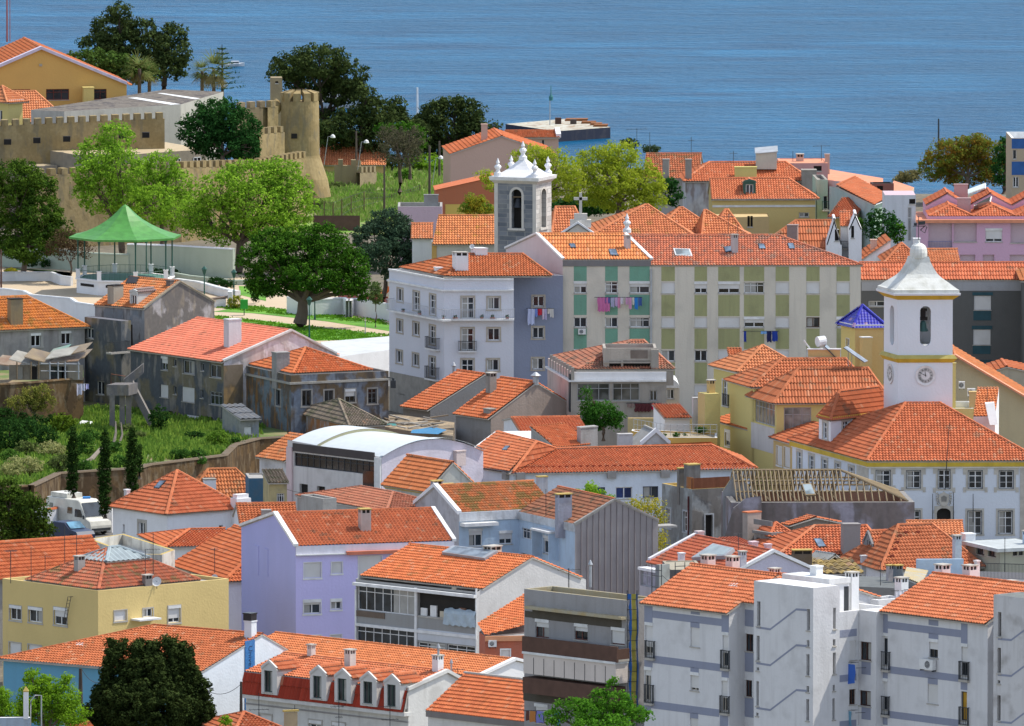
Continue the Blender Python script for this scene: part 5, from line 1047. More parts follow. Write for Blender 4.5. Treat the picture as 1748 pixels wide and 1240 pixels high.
def stage(h,rF,rL,bF,bL):
 mb=MB();h.F.wall(mb,[(0,5),(h.a,5),(h.a,h.ze),(0,h.ze)],[rF],TW,.55);h.L.wall(mb,[(0,5),(h.b,5),(h.b,h.ze),(0,h.ze)],[rL],TW,.55);h.R.wall(mb,[(0,5),(h.b,5),(h.b,h.ze),(0,h.ze)],[rL],TW,.55);h.B.wall(mb,[(0,5),(h.a,5),(h.a,h.ze),(0,h.ze)],[rF],TW,.55)
 fl=rF[1]-.02;mb.poly([h.pt(0.02,0.02,fl),h.pt(h.a-.02,.02,fl),h.pt(h.a-.02,h.b-.02,fl),h.pt(.02,h.b-.02,fl)],TW,.5);mb.poly([h.pt(0,0,h.ze-.4),h.pt(h.a,0,h.ze-.4),h.pt(h.a,h.b,h.ze-.4),h.pt(0,h.b,h.ze-.4)],TW,.5)
 for f,(a0,z0,a1,z1)in((h.F,rF),(h.L,rL),(h.R,rL),(h.B,rF)):
  m,r=(a0+a1)/2,(a1-a0)/2
  for zc,sg in((z1-r,1),(z0+r,-1)):
   for i in range(8):
    t0,t1=math.pi*i/8,math.pi*(i+1)/8;p,q=(m+r*math.cos(t0),zc+sg*r*math.sin(t0)),(m+r*math.cos(t1),zc+sg*r*math.sin(t1));ze_=zc+sg*r
    mb.poly([f.pt(p[0],p[1]),f.pt(q[0],q[1]),f.pt(q[0],ze_),f.pt(p[0],ze_)],TW,.5);mb.poly([f.pt(p[0],p[1]),f.pt(q[0],q[1]),f.pt(q[0],q[1],-.55),f.pt(p[0],p[1],-.55)],TW,.5)
 return mb.build('tower_wall',h.e)
stage(ct,ct.F.rect(1070,545,1142,806),ct.L.rect(874,540,902,800),0,0)
def ring(h,z0,z1,g0,g1,mat,name,par):
 mb=MB()
 def c(g,z):return[h.pt(-g,-g,z),h.pt(h.a+g,-g,z),h.pt(h.a+g,h.b+g,z),h.pt(-g,h.b+g,z)]
 A_,B_=c(g0,z0),c(g1,z1)
 for i in range(4):j=(i+1)%4;mb.poly([A_[i],A_[j],B_[j],B_[i]],mat,.5)
 mb.poly(B_,mat,.5);mb.poly(A_[::-1],mat,.5);return mb.build(name,par)
ztop=ct.ze;sy=1/3.8166/FL*Yt
ring(ct,ztop-.42,ztop-.05,.02,.42,THY,'cornice',th.e);ring(ct,ztop-.05,ztop+.12,.46,.5,TW,'cornice',th.e)
zc=ct.F.hit(X(1105),Yp(905))[1];ring(ct,zc-.1,zc+.22,.05,.26,THY,'string_course',th.e);ring(ct,zc+.22,zc+.5,.3,.12,flat((.48,.40,.12),.8,name='ochre_ledge'),'string_course',th.e)
c_=ct.pt(ct.a/2,ct.b/2,0);mb=MB();prof=[(1.40,.1),(1.40,.38),(1.32,.46),(1.05,.9),(.80,1.27),(.66,1.55),(.56,1.88),(.42,2.45),(.36,2.9)]
for(r0,h0),(r1,h1)in zip(prof[:-1],prof[1:]):
 A_=[ct.pt(ct.a/2+i*r0*ct.a*.46/1.08,ct.b/2+j*r0*ct.b*.46/1.08,ztop+h0)for i,j in((-1,-1),(1,-1),(1,1),(-1,1))];B_=[ct.pt(ct.a/2+i*r1*ct.a*.46/1.08,ct.b/2+j*r1*ct.b*.46/1.08,ztop+h1)for i,j in((-1,-1),(1,-1),(1,1),(-1,1))]
 for i in range(4):j=(i+1)%4;mb.poly([A_[i],A_[j],B_[j],B_[i]],plaster((.66,.66,.62),.45,(.30,.29,.22)),.5)
sp=mb.build('spire',th.e);mb=MB();zz=ztop+2.7
mb.lathe((c_.x,c_.y,zz),[(.60,0),(.68,.12),(.70,.5),(.66,.8),(.54,1.05),(.32,1.2),(.12,1.27),(.05,1.5)],plaster((.66,.66,.62),.45,(.30,.29,.22)),16);mb.build('spire_head',sp)
mb=MB();mb.tube([(c_.x,c_.y,zz+1.2),(c_.x,c_.y,zz+3.4)],.03,IRON,5);vz=zz+2.6
mb.tube([(c_.x-.45,c_.y,vz),(c_.x+.55,c_.y,vz)],.03,IRON,5);mb.box((c_.x+.25,c_.y,vz+.25),(.28,0,.02),(0,.02,0),(0,0,.14),IRON);mb.box((c_.x-.25,c_.y,vz+.15),(.12,0,0),(0,.02,0),(0,0,.1),IRON)
for a,b in((.55,.35),(.5,-.25)):mb.tube([(c_.x+a*.3,c_.y,vz-.3),(c_.x+a,c_.y,vz-.3+b),(c_.x+a+.15,c_.y,vz-.1)],.035,IRON,4)
mb.build('weather_vane',sp)
BZ=flat((.045,.10,.09),.5,.5,name='bronze_patina');mb=MB();bc=ct.pt(ct.a*.5,.55,0);zb_l=ct.F.hit(X(1100),Yp(712))[1]
mb.lathe((bc.x,bc.y,zb_l),[(.42,0),(.40,.06),(.30,.3),(.25,.62),(.2,.78),(.06,.84)],BZ,18);mb.build('bell',th.e)
mb=MB();mb.box((bc.x,bc.y,zb_l+1.0),(.34,0,0),(0,.1,0),(0,0,.13),DK);mb.box((bc.x,bc.y,zb_l+1.35),(.2,0,0),(0,.1,0),(0,0,.25),DK);mb.box((bc.x,bc.y,zb_l+1.7),(.3,0,0),(0,.1,0),(0,0,.1),DK);mb.build('bell_yoke',th.e)
def clock(face,x,y,r,par):
 a,z=face.hit(X(x),Yp(y));WF=flat((.74,.74,.74),.5,name='clock_face');INK=flat((.02,.02,.02),.6,name='clock_ink');GY=flat((.50,.50,.49),.6,name='clock_dial')
 def P2(rr,t,d):return face.pt(a+rr*math.sin(t),z+rr*math.cos(t),d)
 mb=MB();n=40
 for i in range(n):
  t0,t1=2*math.pi*i/n,2*math.pi*(i+1)/n
  mb.poly([P2(r,t0,.1),P2(r,t1,.1),P2(r*.78,t1,.06),P2(r*.78,t0,.06)],WF,.5);mb.poly([P2(r,t0,0),P2(r,t1,0),P2(r,t1,.1),P2(r,t0,.1)],WF,.5)
 mb.poly([P2(r*.79,2*math.pi*i/n,.055)for i in range(n)],GY,.5);mb.poly([P2(r*.42,2*math.pi*i/n,.062)for i in range(n)],WF,.5)
 o=mb.build('clock',par);mb=MB();num=['XII','I','II','III','IIII','V','VI','VII','VIII','IX','X','XI']
 for k,tx in enumerate(num):
  t=k*math.pi/6;er=(math.sin(t),math.cos(t));et=(math.cos(t),-math.sin(t));w={'I':.05,'V':.1,'X':.1};tot=sum(w[q]for q in tx);x0=-tot/2
  for q in tx:
   cx_=x0+w[q]/2;hs={'I':[((0,-.08),(0,.08))],'V':[((-.035,.08),(0,-.08)),((.035,.08),(0,-.08))],'X':[((-.035,.08),(.035,-.08)),((.035,.08),(-.035,-.08))]}[q];x0+=w[q]
   for(ax_,ay),(bx_,by)in hs:
    def T(u_,v_):rr=r*(.60+v_*1.2);ww=r*(cx_+u_)*1.25;return a+er[0]*rr+et[0]*ww,z+er[1]*rr+et[1]*ww
    p,q2=T(ax_,ay),T(bx_,by);d=V((q2[0]-p[0],q2[1]-p[1],0)).normalized();h=r*.014;nx,ny=-d.y*h,d.x*h
    mb.poly([face.pt(p[0]-nx,p[1]-ny,.066),face.pt(q2[0]-nx,q2[1]-ny,.066),face.pt(q2[0]+nx,q2[1]+ny,.066),face.pt(p[0]+nx,p[1]+ny,.066)],INK,.5)
 mb.build('clock_numerals',o);mb=MB()
 for t,L,w in((math.radians(-6),.48,.035),(math.radians(-64),.68,.025)):
  mb.poly([P2(r*w*1.2,t-1.57,.08),P2(r*L,t-.02,.08),P2(r*L,t+.02,.08),P2(r*w*1.2,t+1.57,.08),P2(r*.16,t+math.pi,.08)],INK,.5)
 mb.build('clock_hands',o)
clock(ct.F,1106,997,.80,th.e);clock(ct.L,878,985,.80,th.e)
crop(1290,600,3.8166)
rr_=House('','',490,430,1111.5,50,L=412,R=905,psi=20,base=6,par=th.e);rr_.roof('hu',T_MIX,ry=262,i0=1.8,oe=.2);rr_.walls(TW,wl=[(440,465,468,570,'t')],wf=[(568,455,608,545,'t')],sur=TR,name='stair_room_wall');rr_.band('FL',-.2,0,.12,THY)
# ---------------- yellow houses left of the town hall ----------------
crop(1210,560,6.2)
YW=plaster((.60,.50,.20),.07,(.4,.35,.2));YW2=plaster((.56,.40,.18),.07,(.4,.3,.15))
ya=House('yellow_house','pale yellow house with orange hipped roof and tall white framed window',325,440,1145,5,L=52,R=1000,psi=21,base=-1);ya.roof('hu',T_PNK,ry=190,oe=.35,i0=3.4);ya.walls(YW,wl=[(147,555,192,820,'t')],sur=(WHT,.12));ya.band('FL',-.4,-.05,.1,WHT);ya.balcony(ya.L,140,700,198,822,depth=.15)
ya.balcony(ya.F,335,690,450,760,depth=1.2,slab=WHT)
yb=House('yellow_house','yellow house with broad orange ribbed roof and glazed corner rooms',715,762,1125,3,L=455,R=1880,psi=18,base=-1);yb.roof('hu',T_PNK,ry=430,oe=.4,i0=2.8,i1=.5,row=.8);yb.walls(YW,wl=[(485,775,700,1020,'g',dict(gm=glass((.30,.25,.2)),fr=GALV))],wf=[(795,842,1084,1092,'l',dict(gm=glass((.28,.30,.28)),fr=GALV))]);yb.band('FL',-.35,-.05,.1,WHT);yb.panel(yb.L,450,1030,696,1300,plaster((.55,.52,.5),.2),'stone_cladding',d1=.03)  # left face glass colour paints in the orange sky reflection
yc=House('','',0,0,0,3,psi=18,O=yb.pt(.0,yb.b-.6,0),a=yb.a,b=6,base=-1,par=yb.e);yc.ze=yb.ze+.75;yc.O.z=yc.ze;yc.roof('hu',T_PNK,ry=330,oe=.4,i0=3.2,i1=.5);yc.walls(YW);yc.band('FL',-.35,-.05,.1,WHT)
WT=flat((.7,.72,.74),.3,name='white_tank');mb=MB();p=yc.hit(1180,265)[0];mb.tube([p+V((-.25,0,.9)),p+V((.35,.3,.95))],.42,WT,14);mb.tube([p,p+V((-.1,0,.8))],.03,GALV,4);mb.tube([p+V((.3,.1,-.1)),p+V((.2,.2,.8))],.03,GALV,4);mb.box(p+V((.9,0,.1)),(.5,.05,-.5),(.1,.6,0),(.02,0,.03),glass((.1,.12,.16)));mb.build('water_heater',yc.roofo)
mb=MB();p=yc.hit(1220,300)[0];mb.box(p+V((0,0,.25)),(1.3,0,0),(0,.12,0),(0,0,.3),YW2);mb.box(p+V((0,0,.58)),(1.38,0,0),(0,.2,0),(0,0,.05),WHT);mb.box(p+V((-1.3,.4,.8)),(.35,0,-.45),(0,.15,0),(.03,0,.05),WHT);mb.build('roof_parapet',yc.roofo)
mb=MB();p=yb.hit(1540,380)[0];mb.box(p+V((.1,0,.75)),(.85,0,-.6),(.15,.6,0),(.02,0,.03),glass((.2,.2,.22)));mb.tube([p+V((-.5,0,-.2)),p+V((-.5,0,1.1))],.03,GALV,4);mb.tube([p+V((-.2,.3,-.2)),p+V((-.2,.3,.9))],.03,GALV,4);mb.build('solar_panel',yb.roofo)
yd=House('yellow_house','low pale yellow wing with narrow orange roof and two shuttered windows',449,1060,1132,20,L=85,a=2.6,base=-1);yd.roof('sl',T_ORG,rise=.75,oe=.4);yd.walls(YW,wl=[(172,1085,228,1250,'s68'),(332,1130,390,1290,'s62')],sur=(WHT,.08));yd.band('L',-.3,-.03,.1,WHT)
crop(1290,600,3.8166)
ye=House('yellow_house','small yellow wing with two closed shutters between town hall and glazed house',249,590,1120,18,L=115,a=3.2,base=-1);ye.roof('sl',T_MIX,rise=1.1,oe=.4);ye.walls(YW2,wl=[(136,620,172,742,'s'),(186,628,223,756,'s')],sur=(WHT,.06));ye.band('L',-.25,-.03,.1,WHT)
crop(1290,380,3.8166)
BT=tile((.035,.03,.42),(.02,.02,.28));BT.node_tree.nodes['Principled BSDF'].inputs['Roughness'].default_value=.25;BT.node_tree.nodes['Principled BSDF'].inputs['Specular IOR Level'].default_value=.6
yt=House('yellow_turret','square yellow turret with glossy blue tiled pyramid roof',648,664,1152,5,L=556,R=834,psi=21,base=-1,cat='turret');yt.roof('hu',BT,ry=541,oe=.3,row=.3,lip=.02,amp=.02);yt.walls(YW2,YW,wl=[(590,757,610,806,'w')],sur=(WHT,.05));yt.band('FL',-.28,-.02,.15,WHT);yt.chim(642,745,710,885,YW2,k='s',capm=WHT,at=(.5,-1.2,yt.ze-5),dep=.7)
SAL=flat((.70,.28,.16),.8,name='salmon_tile')
sv=House('beige_house','plain beige gable wall with salmon verge descending right of the clock tower',770,1185,1134,0,R=1830,b=9,base=-1);sv.roof('v',T_NEW,ry=872,og=.02,oe=.05);sv.walls(plaster((.46,.40,.27),.08));sv.cope(SAL,ends='F',w=1.3,h=.08,lift=.16)
crop(1290,600,3.8166)
yv=House('yellow_annex','yellow roof terrace annex with air conditioners right of the clock tower',1240,372,1121,0,R=1420,b=6,base=-1,cat='annex');yv.roof('flat',YW,ph=.5,capm=WHT);yv.walls(YW);yv.ac(Face(yv.pt(0,5,0),yv.u,yv.F.n),1322,195,1362,240);yv.ac(Face(yv.pt(0,4,0),yv.u,yv.F.n),1378,240,1430,290);yv.chim(1315,262,1367,365,YW2,k='s',at=(2.2,.6,yv.ze-.4));yv.chim(1282,75,1326,250,YW,k='s',at=(.6,3,yv.ze),dep=.5)
rd=House('tiled_stair_roof','steep narrow orange roof with white wedge wall right of town hall hip',1418,425,1110,5,R=1560,b=4.2,psi=-6,base=1,cat='roof');rd.roof('sf',T_NEW,ry=238,og=0,oe=0);rd.walls(WHP)
mb=MB();q=[P(1495,340,1109),P(1555,335,1109.3),P(1578,480,1109),P(1525,480,1108.6)];mb.poly(q,WHP,.5);mb.poly([p+V((.0,.9,0))for p in q][::-1],WHP,.5)
for i in range(4):mb.poly([q[i],q[(i+1)%4],q[(i+1)%4]+V((0,.9,0)),q[i]+V((0,.9,0))],WHP,.5)
mb.build('wedge_wall',rd.e);rd.ant(1508,235,345,at=None)
ro=House('tiled_house','weathered orange roof at right edge below the dark grey building',1505,142,1165,2,R=1830,b=6,base=-1);ro.roof('v',T_MIX,ry=100,rf=.4);ro.walls(plaster((.4,.36,.28),.2))
# ---------------- roofs between the town hall and the nearest block ----------------
crop(1300,840,6.2)
DGY=plaster((.24,.23,.22),.5);MAUVE=peeling((.36,.33,.38),(.22,.18,.17),(.15,.13,.12),.7,.35);SLT=flat((.14,.15,.15),.9,name='grey_felt')
ma=House('tiled_house','wide orange roof with roof window and big grey chimney below the roofless ruin',205,650,1050,2,R=1300,b=8,base=-2,psi=14);ma.roof('hu',T_PNK,ry=362,i0=3.6,i1=.3,capm=T_PNK);ma.walls(DGY)
ma.sky([(545,505),(630,502),(688,592),(602,600)]);ma.chim(842,335,1025,690,plaster((.30,.28,.27),.15),k='s',at=(5.2,-.4,ma.ze-.2),dep=.7);ma.ant(715,130,345,tp=4.)
m1=House('','',118,462,1056,2,R=330,b=4,base=0,par=ma.e,psi=14);m1.roof('hu',T_PNK,ry=330);m1.walls(DGY)
md=House('tiled_house','small old red brown roof with lichened verge behind wide orange roof',330,345,1064,30,L=250,R=800,base=-1);md.roof('v',T_MIX,ry=270,rf=.5);md.walls(plaster((.2,.18,.15),.4))
mc=House('tiled_house','house with large orange hipped roof and gabled dormer facing left',1285,800,1036,18,L=890,a=7.6,base=-3);mc.roof('hu',T_PNK,ry=352,i0=2.7,i1=2.3,rf=.5);mc.walls(WHP)
mc.dormer(Face(mc.pt(.9,0,0),mc.v,mc.L.n),1072,428,1176,690,(1116,515,1166,660),plaster((.25,.24,.24),.3),T_PNK,back=1.9,out=.1,sh=.42)
mc.chim(1050,672,1120,745,plaster((.6,.6,.6),.2),k='s')
for x,y in((1528,435),(1655,432),(1465,470),(1435,540),(1412,612),(1380,685)):
 p,n=mc.hit(x,y);mb=MB();mb.box(p+n*.08,(.14,.05,0),(0,-.14,.03),(0,0,.08),flat((.3,.07,.04),.9,name='vent_tile'));mb.build('vent_tile',mc.roofo)
mo=House('tiled_house','small orange roof at the end behind the large hipped one',1560,440,1052,2,R=2130,b=4,base=-1);mo.roof('u',T_PNK,ry=312);mo.walls(DGY)
CAN=tile((.42,.30,.10),(.12,.09,.06),.6,(.06,.05,.04))
o1=House('old_tiled_house','old house with blackened yellow canal tile roof and corrugated centre',635,862,1022,8,R=1060,b=5.5,base=-1);o1.roof('sf',CAN,ry=715,col=.5,row=1.4,amp=.12);o1.walls(DGY)
o2=House('','',-60,868,1022,8,a=5.6,b=5.5,base=-1,par=o1.e);o2.roof('sf',CAN,ry=715,col=.5,row=1.4,amp=.12);o2.walls(DGY)
o3=House('','',640,755,1027,33,L=470,R=845,base=-1,par=o1.e);o3.roof('v',corrug((.34,.35,.34),(.24,.25,.25),(7,4,0),.03),ry=668,og=.2,rf=.6,oe=.3,col=.25,row=9);o3.walls(plaster((.26,.18,.09),.5))
o1.chim(300,610,515,790,plaster((.14,.11,.08),.6),capm=MOSS,at=(-1.,2.6,o1.ze),dep=.5);o1.chim(250,775,392,855,plaster((.10,.12,.15),.6),at=(-2.2,.6,o1.ze),dep=.5)
fr_=prism('flat_grey_roof','flat grey felt roof with twin lichened chimneys beside orange hipped roof',[P(1060,905,1016),P(1060,1010,1002),P(1560,1010,1003),P(1640,940,1015)][::1],DGY,SLT,base=-2,par=.0,cat='flat roofed building')if 0 else None
fz=P(1080,960,1008).z;fr_=prism('flat_roof_building','building with flat grey felt roof and twin lichened chimneys left of the terrace',[G(1000,1000,fz),G(1640,1030,fz),G(1600,905,fz),G(1000,890,fz)],DGY,SLT,base=-2,cat='building')
fh=Bare('','',G(1300,960,fz),par=fr_);fh.polys=[[G(1000,1000,fz),G(1640,1030,fz),G(1600,905,fz),G(1000,890,fz)]];fh.u=V((.9,.43,0));fh.v=V((-.43,.9,0))
fh.chim(1325,770,1415,940,plaster((.55,.5,.5),.5),capm=MOSS,dep=.8);fh.chim(1400,770,1505,955,plaster((.16,.18,.2),.5),capm=MOSS,dep=.8);fh.ant(1258,745,990,((830,.4),));fh.chim(40,550,120,640,plaster((.66,.56,.58),.15),at=None)if 0 else None
cs=Bare('corrugated_roof_shed','small shed with yellow streaked corrugated sheet roof behind the right block',P(1600,960,1008),phi=30,cat='shed',base=-1);cs.planes([[P(1500,905,1006),P(1530,812,1016),P(1760,850,1018),P(1690,985,1003)]],corrug((.38,.38,.34),(.50,.36,.12),(5,3,0),.02),col=.3,row=9);cs.run([P(1500,905,1006),P(1690,985,1003)],DGY)
crop(1080,860,6.2)
T_DRD=tile((.47,.13,.065),(.34,.085,.05),.35,(.2,.1,.07))
rh=House('red_roof_house','house with dark red tiled roof, white verge and zinc skylight box',1010,775,1010,27,L=185,a=7.4,base=-3);rh.roof('v',T_DRD,ry=508,rf=.5,og=.05);rh.walls(plaster((.6,.56,.64),.1));rh.cope(WHP,ends='FB',w=.35,h=.12)
rh.sky([(870,470),(1092,520),(998,600),(640,620)],GALV,ZINC,'skylight_box',h=.35)
rh.chim(668,290,768,345,plaster((.6,.52,.52),.15),sp=4.1);rh.chim(485,520,562,640,WHP,k='s');rh.chim(1235,400,1340,480,plaster((.62,.5,.52),.15),sp=4.3);rh.chim(1398,425,1480,500,plaster((.62,.5,.52),.15),sp=4.3);rh.chim(1125,500,1215,680,plaster((.6,.56,.6),.15),sp=1.2);rh.ant(1118,315,520,((320,.5),),sp=2.)
wz=P(100,575,1012).z
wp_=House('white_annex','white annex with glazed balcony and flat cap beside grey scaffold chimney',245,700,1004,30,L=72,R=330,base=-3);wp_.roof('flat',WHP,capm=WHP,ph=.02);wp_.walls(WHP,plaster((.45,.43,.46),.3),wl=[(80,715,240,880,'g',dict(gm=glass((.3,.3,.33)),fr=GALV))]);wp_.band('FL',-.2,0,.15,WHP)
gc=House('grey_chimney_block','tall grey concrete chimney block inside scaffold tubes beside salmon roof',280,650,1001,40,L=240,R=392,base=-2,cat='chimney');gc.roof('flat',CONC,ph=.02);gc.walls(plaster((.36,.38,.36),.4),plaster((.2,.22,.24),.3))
mb=MB()
for x in(203,305,450,552):p,q=P(x,640 if x<400 else 620,1000),P(x,950,1000);mb.tube([p,q],.03,IRON,5)
for y in(700,760,880):mb.tube([P(203,y,1000),P(310,y+10,1000)],.025,IRON,4)
mb.tube([P(310,760,1000),P(450,880,1000)],.02,IRON,4);mb.tube([P(450,665,1000),P(560,660,1000)],.025,IRON,4);mb.build('scaffold_tubes',gc.e)
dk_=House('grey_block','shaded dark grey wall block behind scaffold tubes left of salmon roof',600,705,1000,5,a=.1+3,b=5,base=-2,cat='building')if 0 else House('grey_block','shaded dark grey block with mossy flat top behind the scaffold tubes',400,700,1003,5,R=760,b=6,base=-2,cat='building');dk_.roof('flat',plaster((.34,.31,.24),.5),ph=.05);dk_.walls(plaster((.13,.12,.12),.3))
crop(1520,860,6.89)
sr=House('roof_terrace_house','house with pale roof slab, small dark windows and railed terrace at right edge',1290,530,1036,24,L=868,R=1900,base=-2);sr.roof('flat',flat((.42,.45,.45),.7,name='pale_roof_sheet'),capm=flat((.42,.45,.45),.7,name='pale_roof_sheet'),ph=.02);sr.walls(plaster((.38,.38,.30),.2),wl=[(1010,515,1105,602,'w'),(1145,540,1240,625,'w')],wf=[(1355,530,1408,570,'w'),(1440,535,1492,612,'w'),(1508,530,1560,608,'w')],fr=flat((.06,.05,.05),.5,name='dark_frame'));sr.band('FL',-.22,.04,.4,flat((.50,.53,.53),.7,name='slab_edge'),'roof_slab')
sr.chim(828,350,1000,420,WHP,at=(.3,sr.b-.3,sr.ze));sr.chim(1420,318,1580,400,LBL,at=(3.6,2.2,sr.ze));sr.ant(1283,400,830,at=(.1,-.6,sr.ze-6));sr.chim(625,370,735,700,plaster((.5,.56,.62),.2),at=(-2.6,1.8,sr.ze-6.))
pw=House('terrace_parapet','pale blue parapet wall with patched plaster behind the right block roof',300,655,1018,-8,R=830,b=.25,base=0,cat='parapet',psi=0)if 0 else House('terrace_parapet','pale blue parapet wall with patched plaster behind the right block roof',305,655,1018,3,R=860,b=.3,base=0,cat='parapet');pw.roof('flat',LBL,ph=.0,capm=LBL);pw.walls(LBL)
tz=P(1060,850,1012).z;tp_=prism('terrace','railed roof terrace with white rounded edge at right edge',[G(850,880,tz),G(1800,905,tz),G(1800,820,tz),G(900,790,tz)],WHP,plaster((.12,.12,.13),.2),base=0,cat='terrace');mb=MB()
a,b_=G(1060,870,tz),G(1800,890,tz);h_=V((0,0,1.05));mb.tube([a+h_,b_+h_],.025,IRON,5)
for i in range(46):p=a+(b_-a)*i/45;mb.tube([p,p+h_],.012,IRON,4)
mb.build('railing',tp_)
# ---------------- the roofless ruin ----------------
crop(930,780,6.2)
RG=peeling((.30,.31,.31),(.20,.185,.17),(.14,.13,.12),.7,.5)
r1=House('ruined_house','derelict grey house with huge double chimney and slatted roof terrace fence',1560,345,1088,27,L=1240,R=1960,base=-2);r1.roof('flat',plaster((.4,.3,.2),.5),ph=.5,capm=MOSS)
r1.walls(RG,peeling((.36,.38,.38),(.26,.26,.25),(.18,.17,.16),.5,.4),wl=[(1287,548,1335,750,'t'),(1467,580,1522,792,'t')],wf=[(1700,615,1775,860,'d')],sur=(plaster((.4,.42,.44),.3),.12),gm=glass((.10,.06,.05)));r1.chim(1368,115,1455,350,RG,k='s',at=(.2,r1.b*.42,r1.ze-.2),dep=.7,capm=MOSS);r1.chim(1385,75,1560,350,peeling((.25,.25,.27),(.2,.19,.18),(.14,.13,.12),.7,.5),k='s',at=(.6,r1.b*.18,r1.ze-.2),dep=.8,capm=MOSS)
mb=MB();FB=flat((.20,.07,.035),.8,name='brown_fence');n=26
for i in range(n):a=r1.a*(i+.5)/n;r1.F.box(mb,a-.09,r1.ze+.02,a+.09,r1.ze+.85,-.12,-.08,FB)
for i in range(5):r1.L.box(mb,i*.22+.05,r1.ze+.02,i*.22+.22,r1.ze+.9,-.12,-.08,flat((.38,.15,.05),.8,name='orange_fence'))
mb.build('slatted_fence',r1.e);mb=MB();mb.tube([r1.pt(-.08,.5,-1),r1.pt(-.08,.5,r1.ze-.6)],.07,flat((.12,.03,.03)),6);mb.build('drainpipe',r1.e);r1.ant(1590,130,340,((210,.8),),at=(1.2,2.6,r1.ze))
crop(1290,600,3.8166)
r2_=House('roofless_house','mauve walled ruin with bare timber rafters and no tiles',-160,985,1076,1,R=1035,b=9,base=-2,psi=4);WD=flat((.27,.205,.125),.9,name='bare_timber');WD2=flat((.20,.145,.085),.9,name='brown_timber')
r2_.kind='flat';r2_.rise=0;r2_.walls(MAUVE);mb=MB();t_=.45;z=r2_.ze
for p in(((0,0),(r2_.a,0),(r2_.a,t_),(0,t_)),((r2_.a,t_),(r2_.a,r2_.b),(r2_.a-t_,r2_.b),(r2_.a-t_,t_)),((0,r2_.b-t_),(r2_.a,r2_.b-t_),(r2_.a,r2_.b),(0,r2_.b)),((0,t_),(t_,t_),(t_,r2_.b),(0,r2_.b))):
 mb.poly([r2_.pt(a,b,z)for a,b in p],DGY,.5)
for(a,b),(c,d)in(((t_,t_),(r2_.a-t_,t_)),((r2_.a-t_,t_),(r2_.a-t_,r2_.b)),((t_,r2_.b-t_),(r2_.a,r2_.b-t_))):mb.poly([r2_.pt(a,b,z),r2_.pt(c,d,z),r2_.pt(c,d,z-2.5),r2_.pt(a,b,z-2.5)],plaster((.35,.2,.14),.5),.5)
mb.poly([r2_.pt(0.4,.4,z-2.4),r2_.pt(r2_.a-.4,.4,z-2.4),r2_.pt(r2_.a-.4,r2_.b-.4,z-2.4),r2_.pt(.4,r2_.b-.4,z-2.4)],plaster((.25,.17,.1),.5),.5)
mb.build('wall_top',r2_.e);mb=MB();tr=4.3;zr=r2_.zat(10,tr,772);f=lambda x,y:(Face(r2_.pt(0,tr,0),r2_.u,r2_.F.n).hit(X(x),Yp(y))[0]);s0,s1=f(-150,772),f(550,768);se=f(950,900)
mb.tube([r2_.pt(s0,tr,zr),r2_.pt(s1,tr,zr)],.1,WD,5)
for t0,z0 in((t_,z),(r2_.b-t_,z)):
 for i in range(27):s=s0+(s1-s0)*i/26;mb.tube([r2_.pt(s,tr,zr),r2_.pt(s,t0,z0+.05)],.055,WD,4)
 for k in(.36,.7):
  kk=1-k;e=s1+(r2_.a-t_-s1)*kk;mb.tube([r2_.pt(s0,tr+(t0-tr)*kk,zr+(z0-zr)*kk-.1),r2_.pt(e,tr+(t0-tr)*kk,zr+(z0-zr)*kk-.1)],.07,WD,5)
 mb.tube([r2_.pt(s1,tr,zr),r2_.pt(r2_.a-t_,t0,z0+.05)],.08,WD,5)
 for i in range(1,9):
  k=i/9;p=r2_.pt(s1+(r2_.a-t_-s1)*k,tr+(t0-tr)*k,zr+(z-zr)*k);mb.tube([p,r2_.pt(s1+(r2_.a-t_-s1)*k,t0,z+.05)],.05,WD,4);mb.tube([p,r2_.pt(r2_.a-t_,tr+(t0-tr)*k,z+.05)],.05,WD,4)
for i in range(8):s=s0+(s1-s0)*(i+.5)/8;mb.tube([r2_.pt(s,.4,z),r2_.pt(s,r2_.b-.4,z)],.09,WD2,5);mb.tube([r2_.pt(s,tr,z),r2_.pt(s,tr,zr)],.08,WD2,5)
mb.build('rafters',r2_.e);r2_.polys=[[r2_.pt(s0,tr,zr),r2_.pt(s1,tr,zr),r2_.pt(s1,t_,z),r2_.pt(s0,t_,z)]];r2_.sky([(298,872),(362,872),(392,945),(325,948)],WD,glass((.3,.36,.38)),'roof_window',h=.12)
mb=MB();FG=plaster((.36,.36,.36),.5);q=[P_(1234,838,1081),P_(1257.4,802.6,1081),P_(1291,848,1081)];bt=[V((p.x,p.y,-2))for p in q]
for dy in(0,.4):mb.poly([p+V((0,dy,0))for p in(q[0],q[1],q[2],bt[2],bt[0])],FG,.5)
for i in range(2):mb.poly([q[i],q[i+1],q[i+1]+V((0,.4,0)),q[i]+V((0,.4,0))],MOSS,.5)
mb.build('gable_end',r2_.e);mb=MB();c=P_(1257,826,1080.9);mb.poly([c+V((.22*math.cos(t),-.04,.42*math.sin(t)))for t in np.linspace(0,6.283,13)[:-1]],flat((.5,.42,.34)),.5);mb.build('oval_opening',r2_.e)
mb=MB();q=[P_(1272,852,1075),P_(1252,868,1075),P_(1238,912,1075),P_(1238,960,1075),P_(1300,960,1075),P_(1300,848,1075)]
for dy in(0,.5):mb.poly([p+V((0,dy,0))for p in q],MAUVE,.5)
for i in range(3):mb.poly([q[i],q[i+1],q[i+1]+V((0,.5,0)),q[i]+V((0,.5,0))],DGY,.5)
mb.build('sloping_wall',r2_.e)
crop(1080,860,6.2)
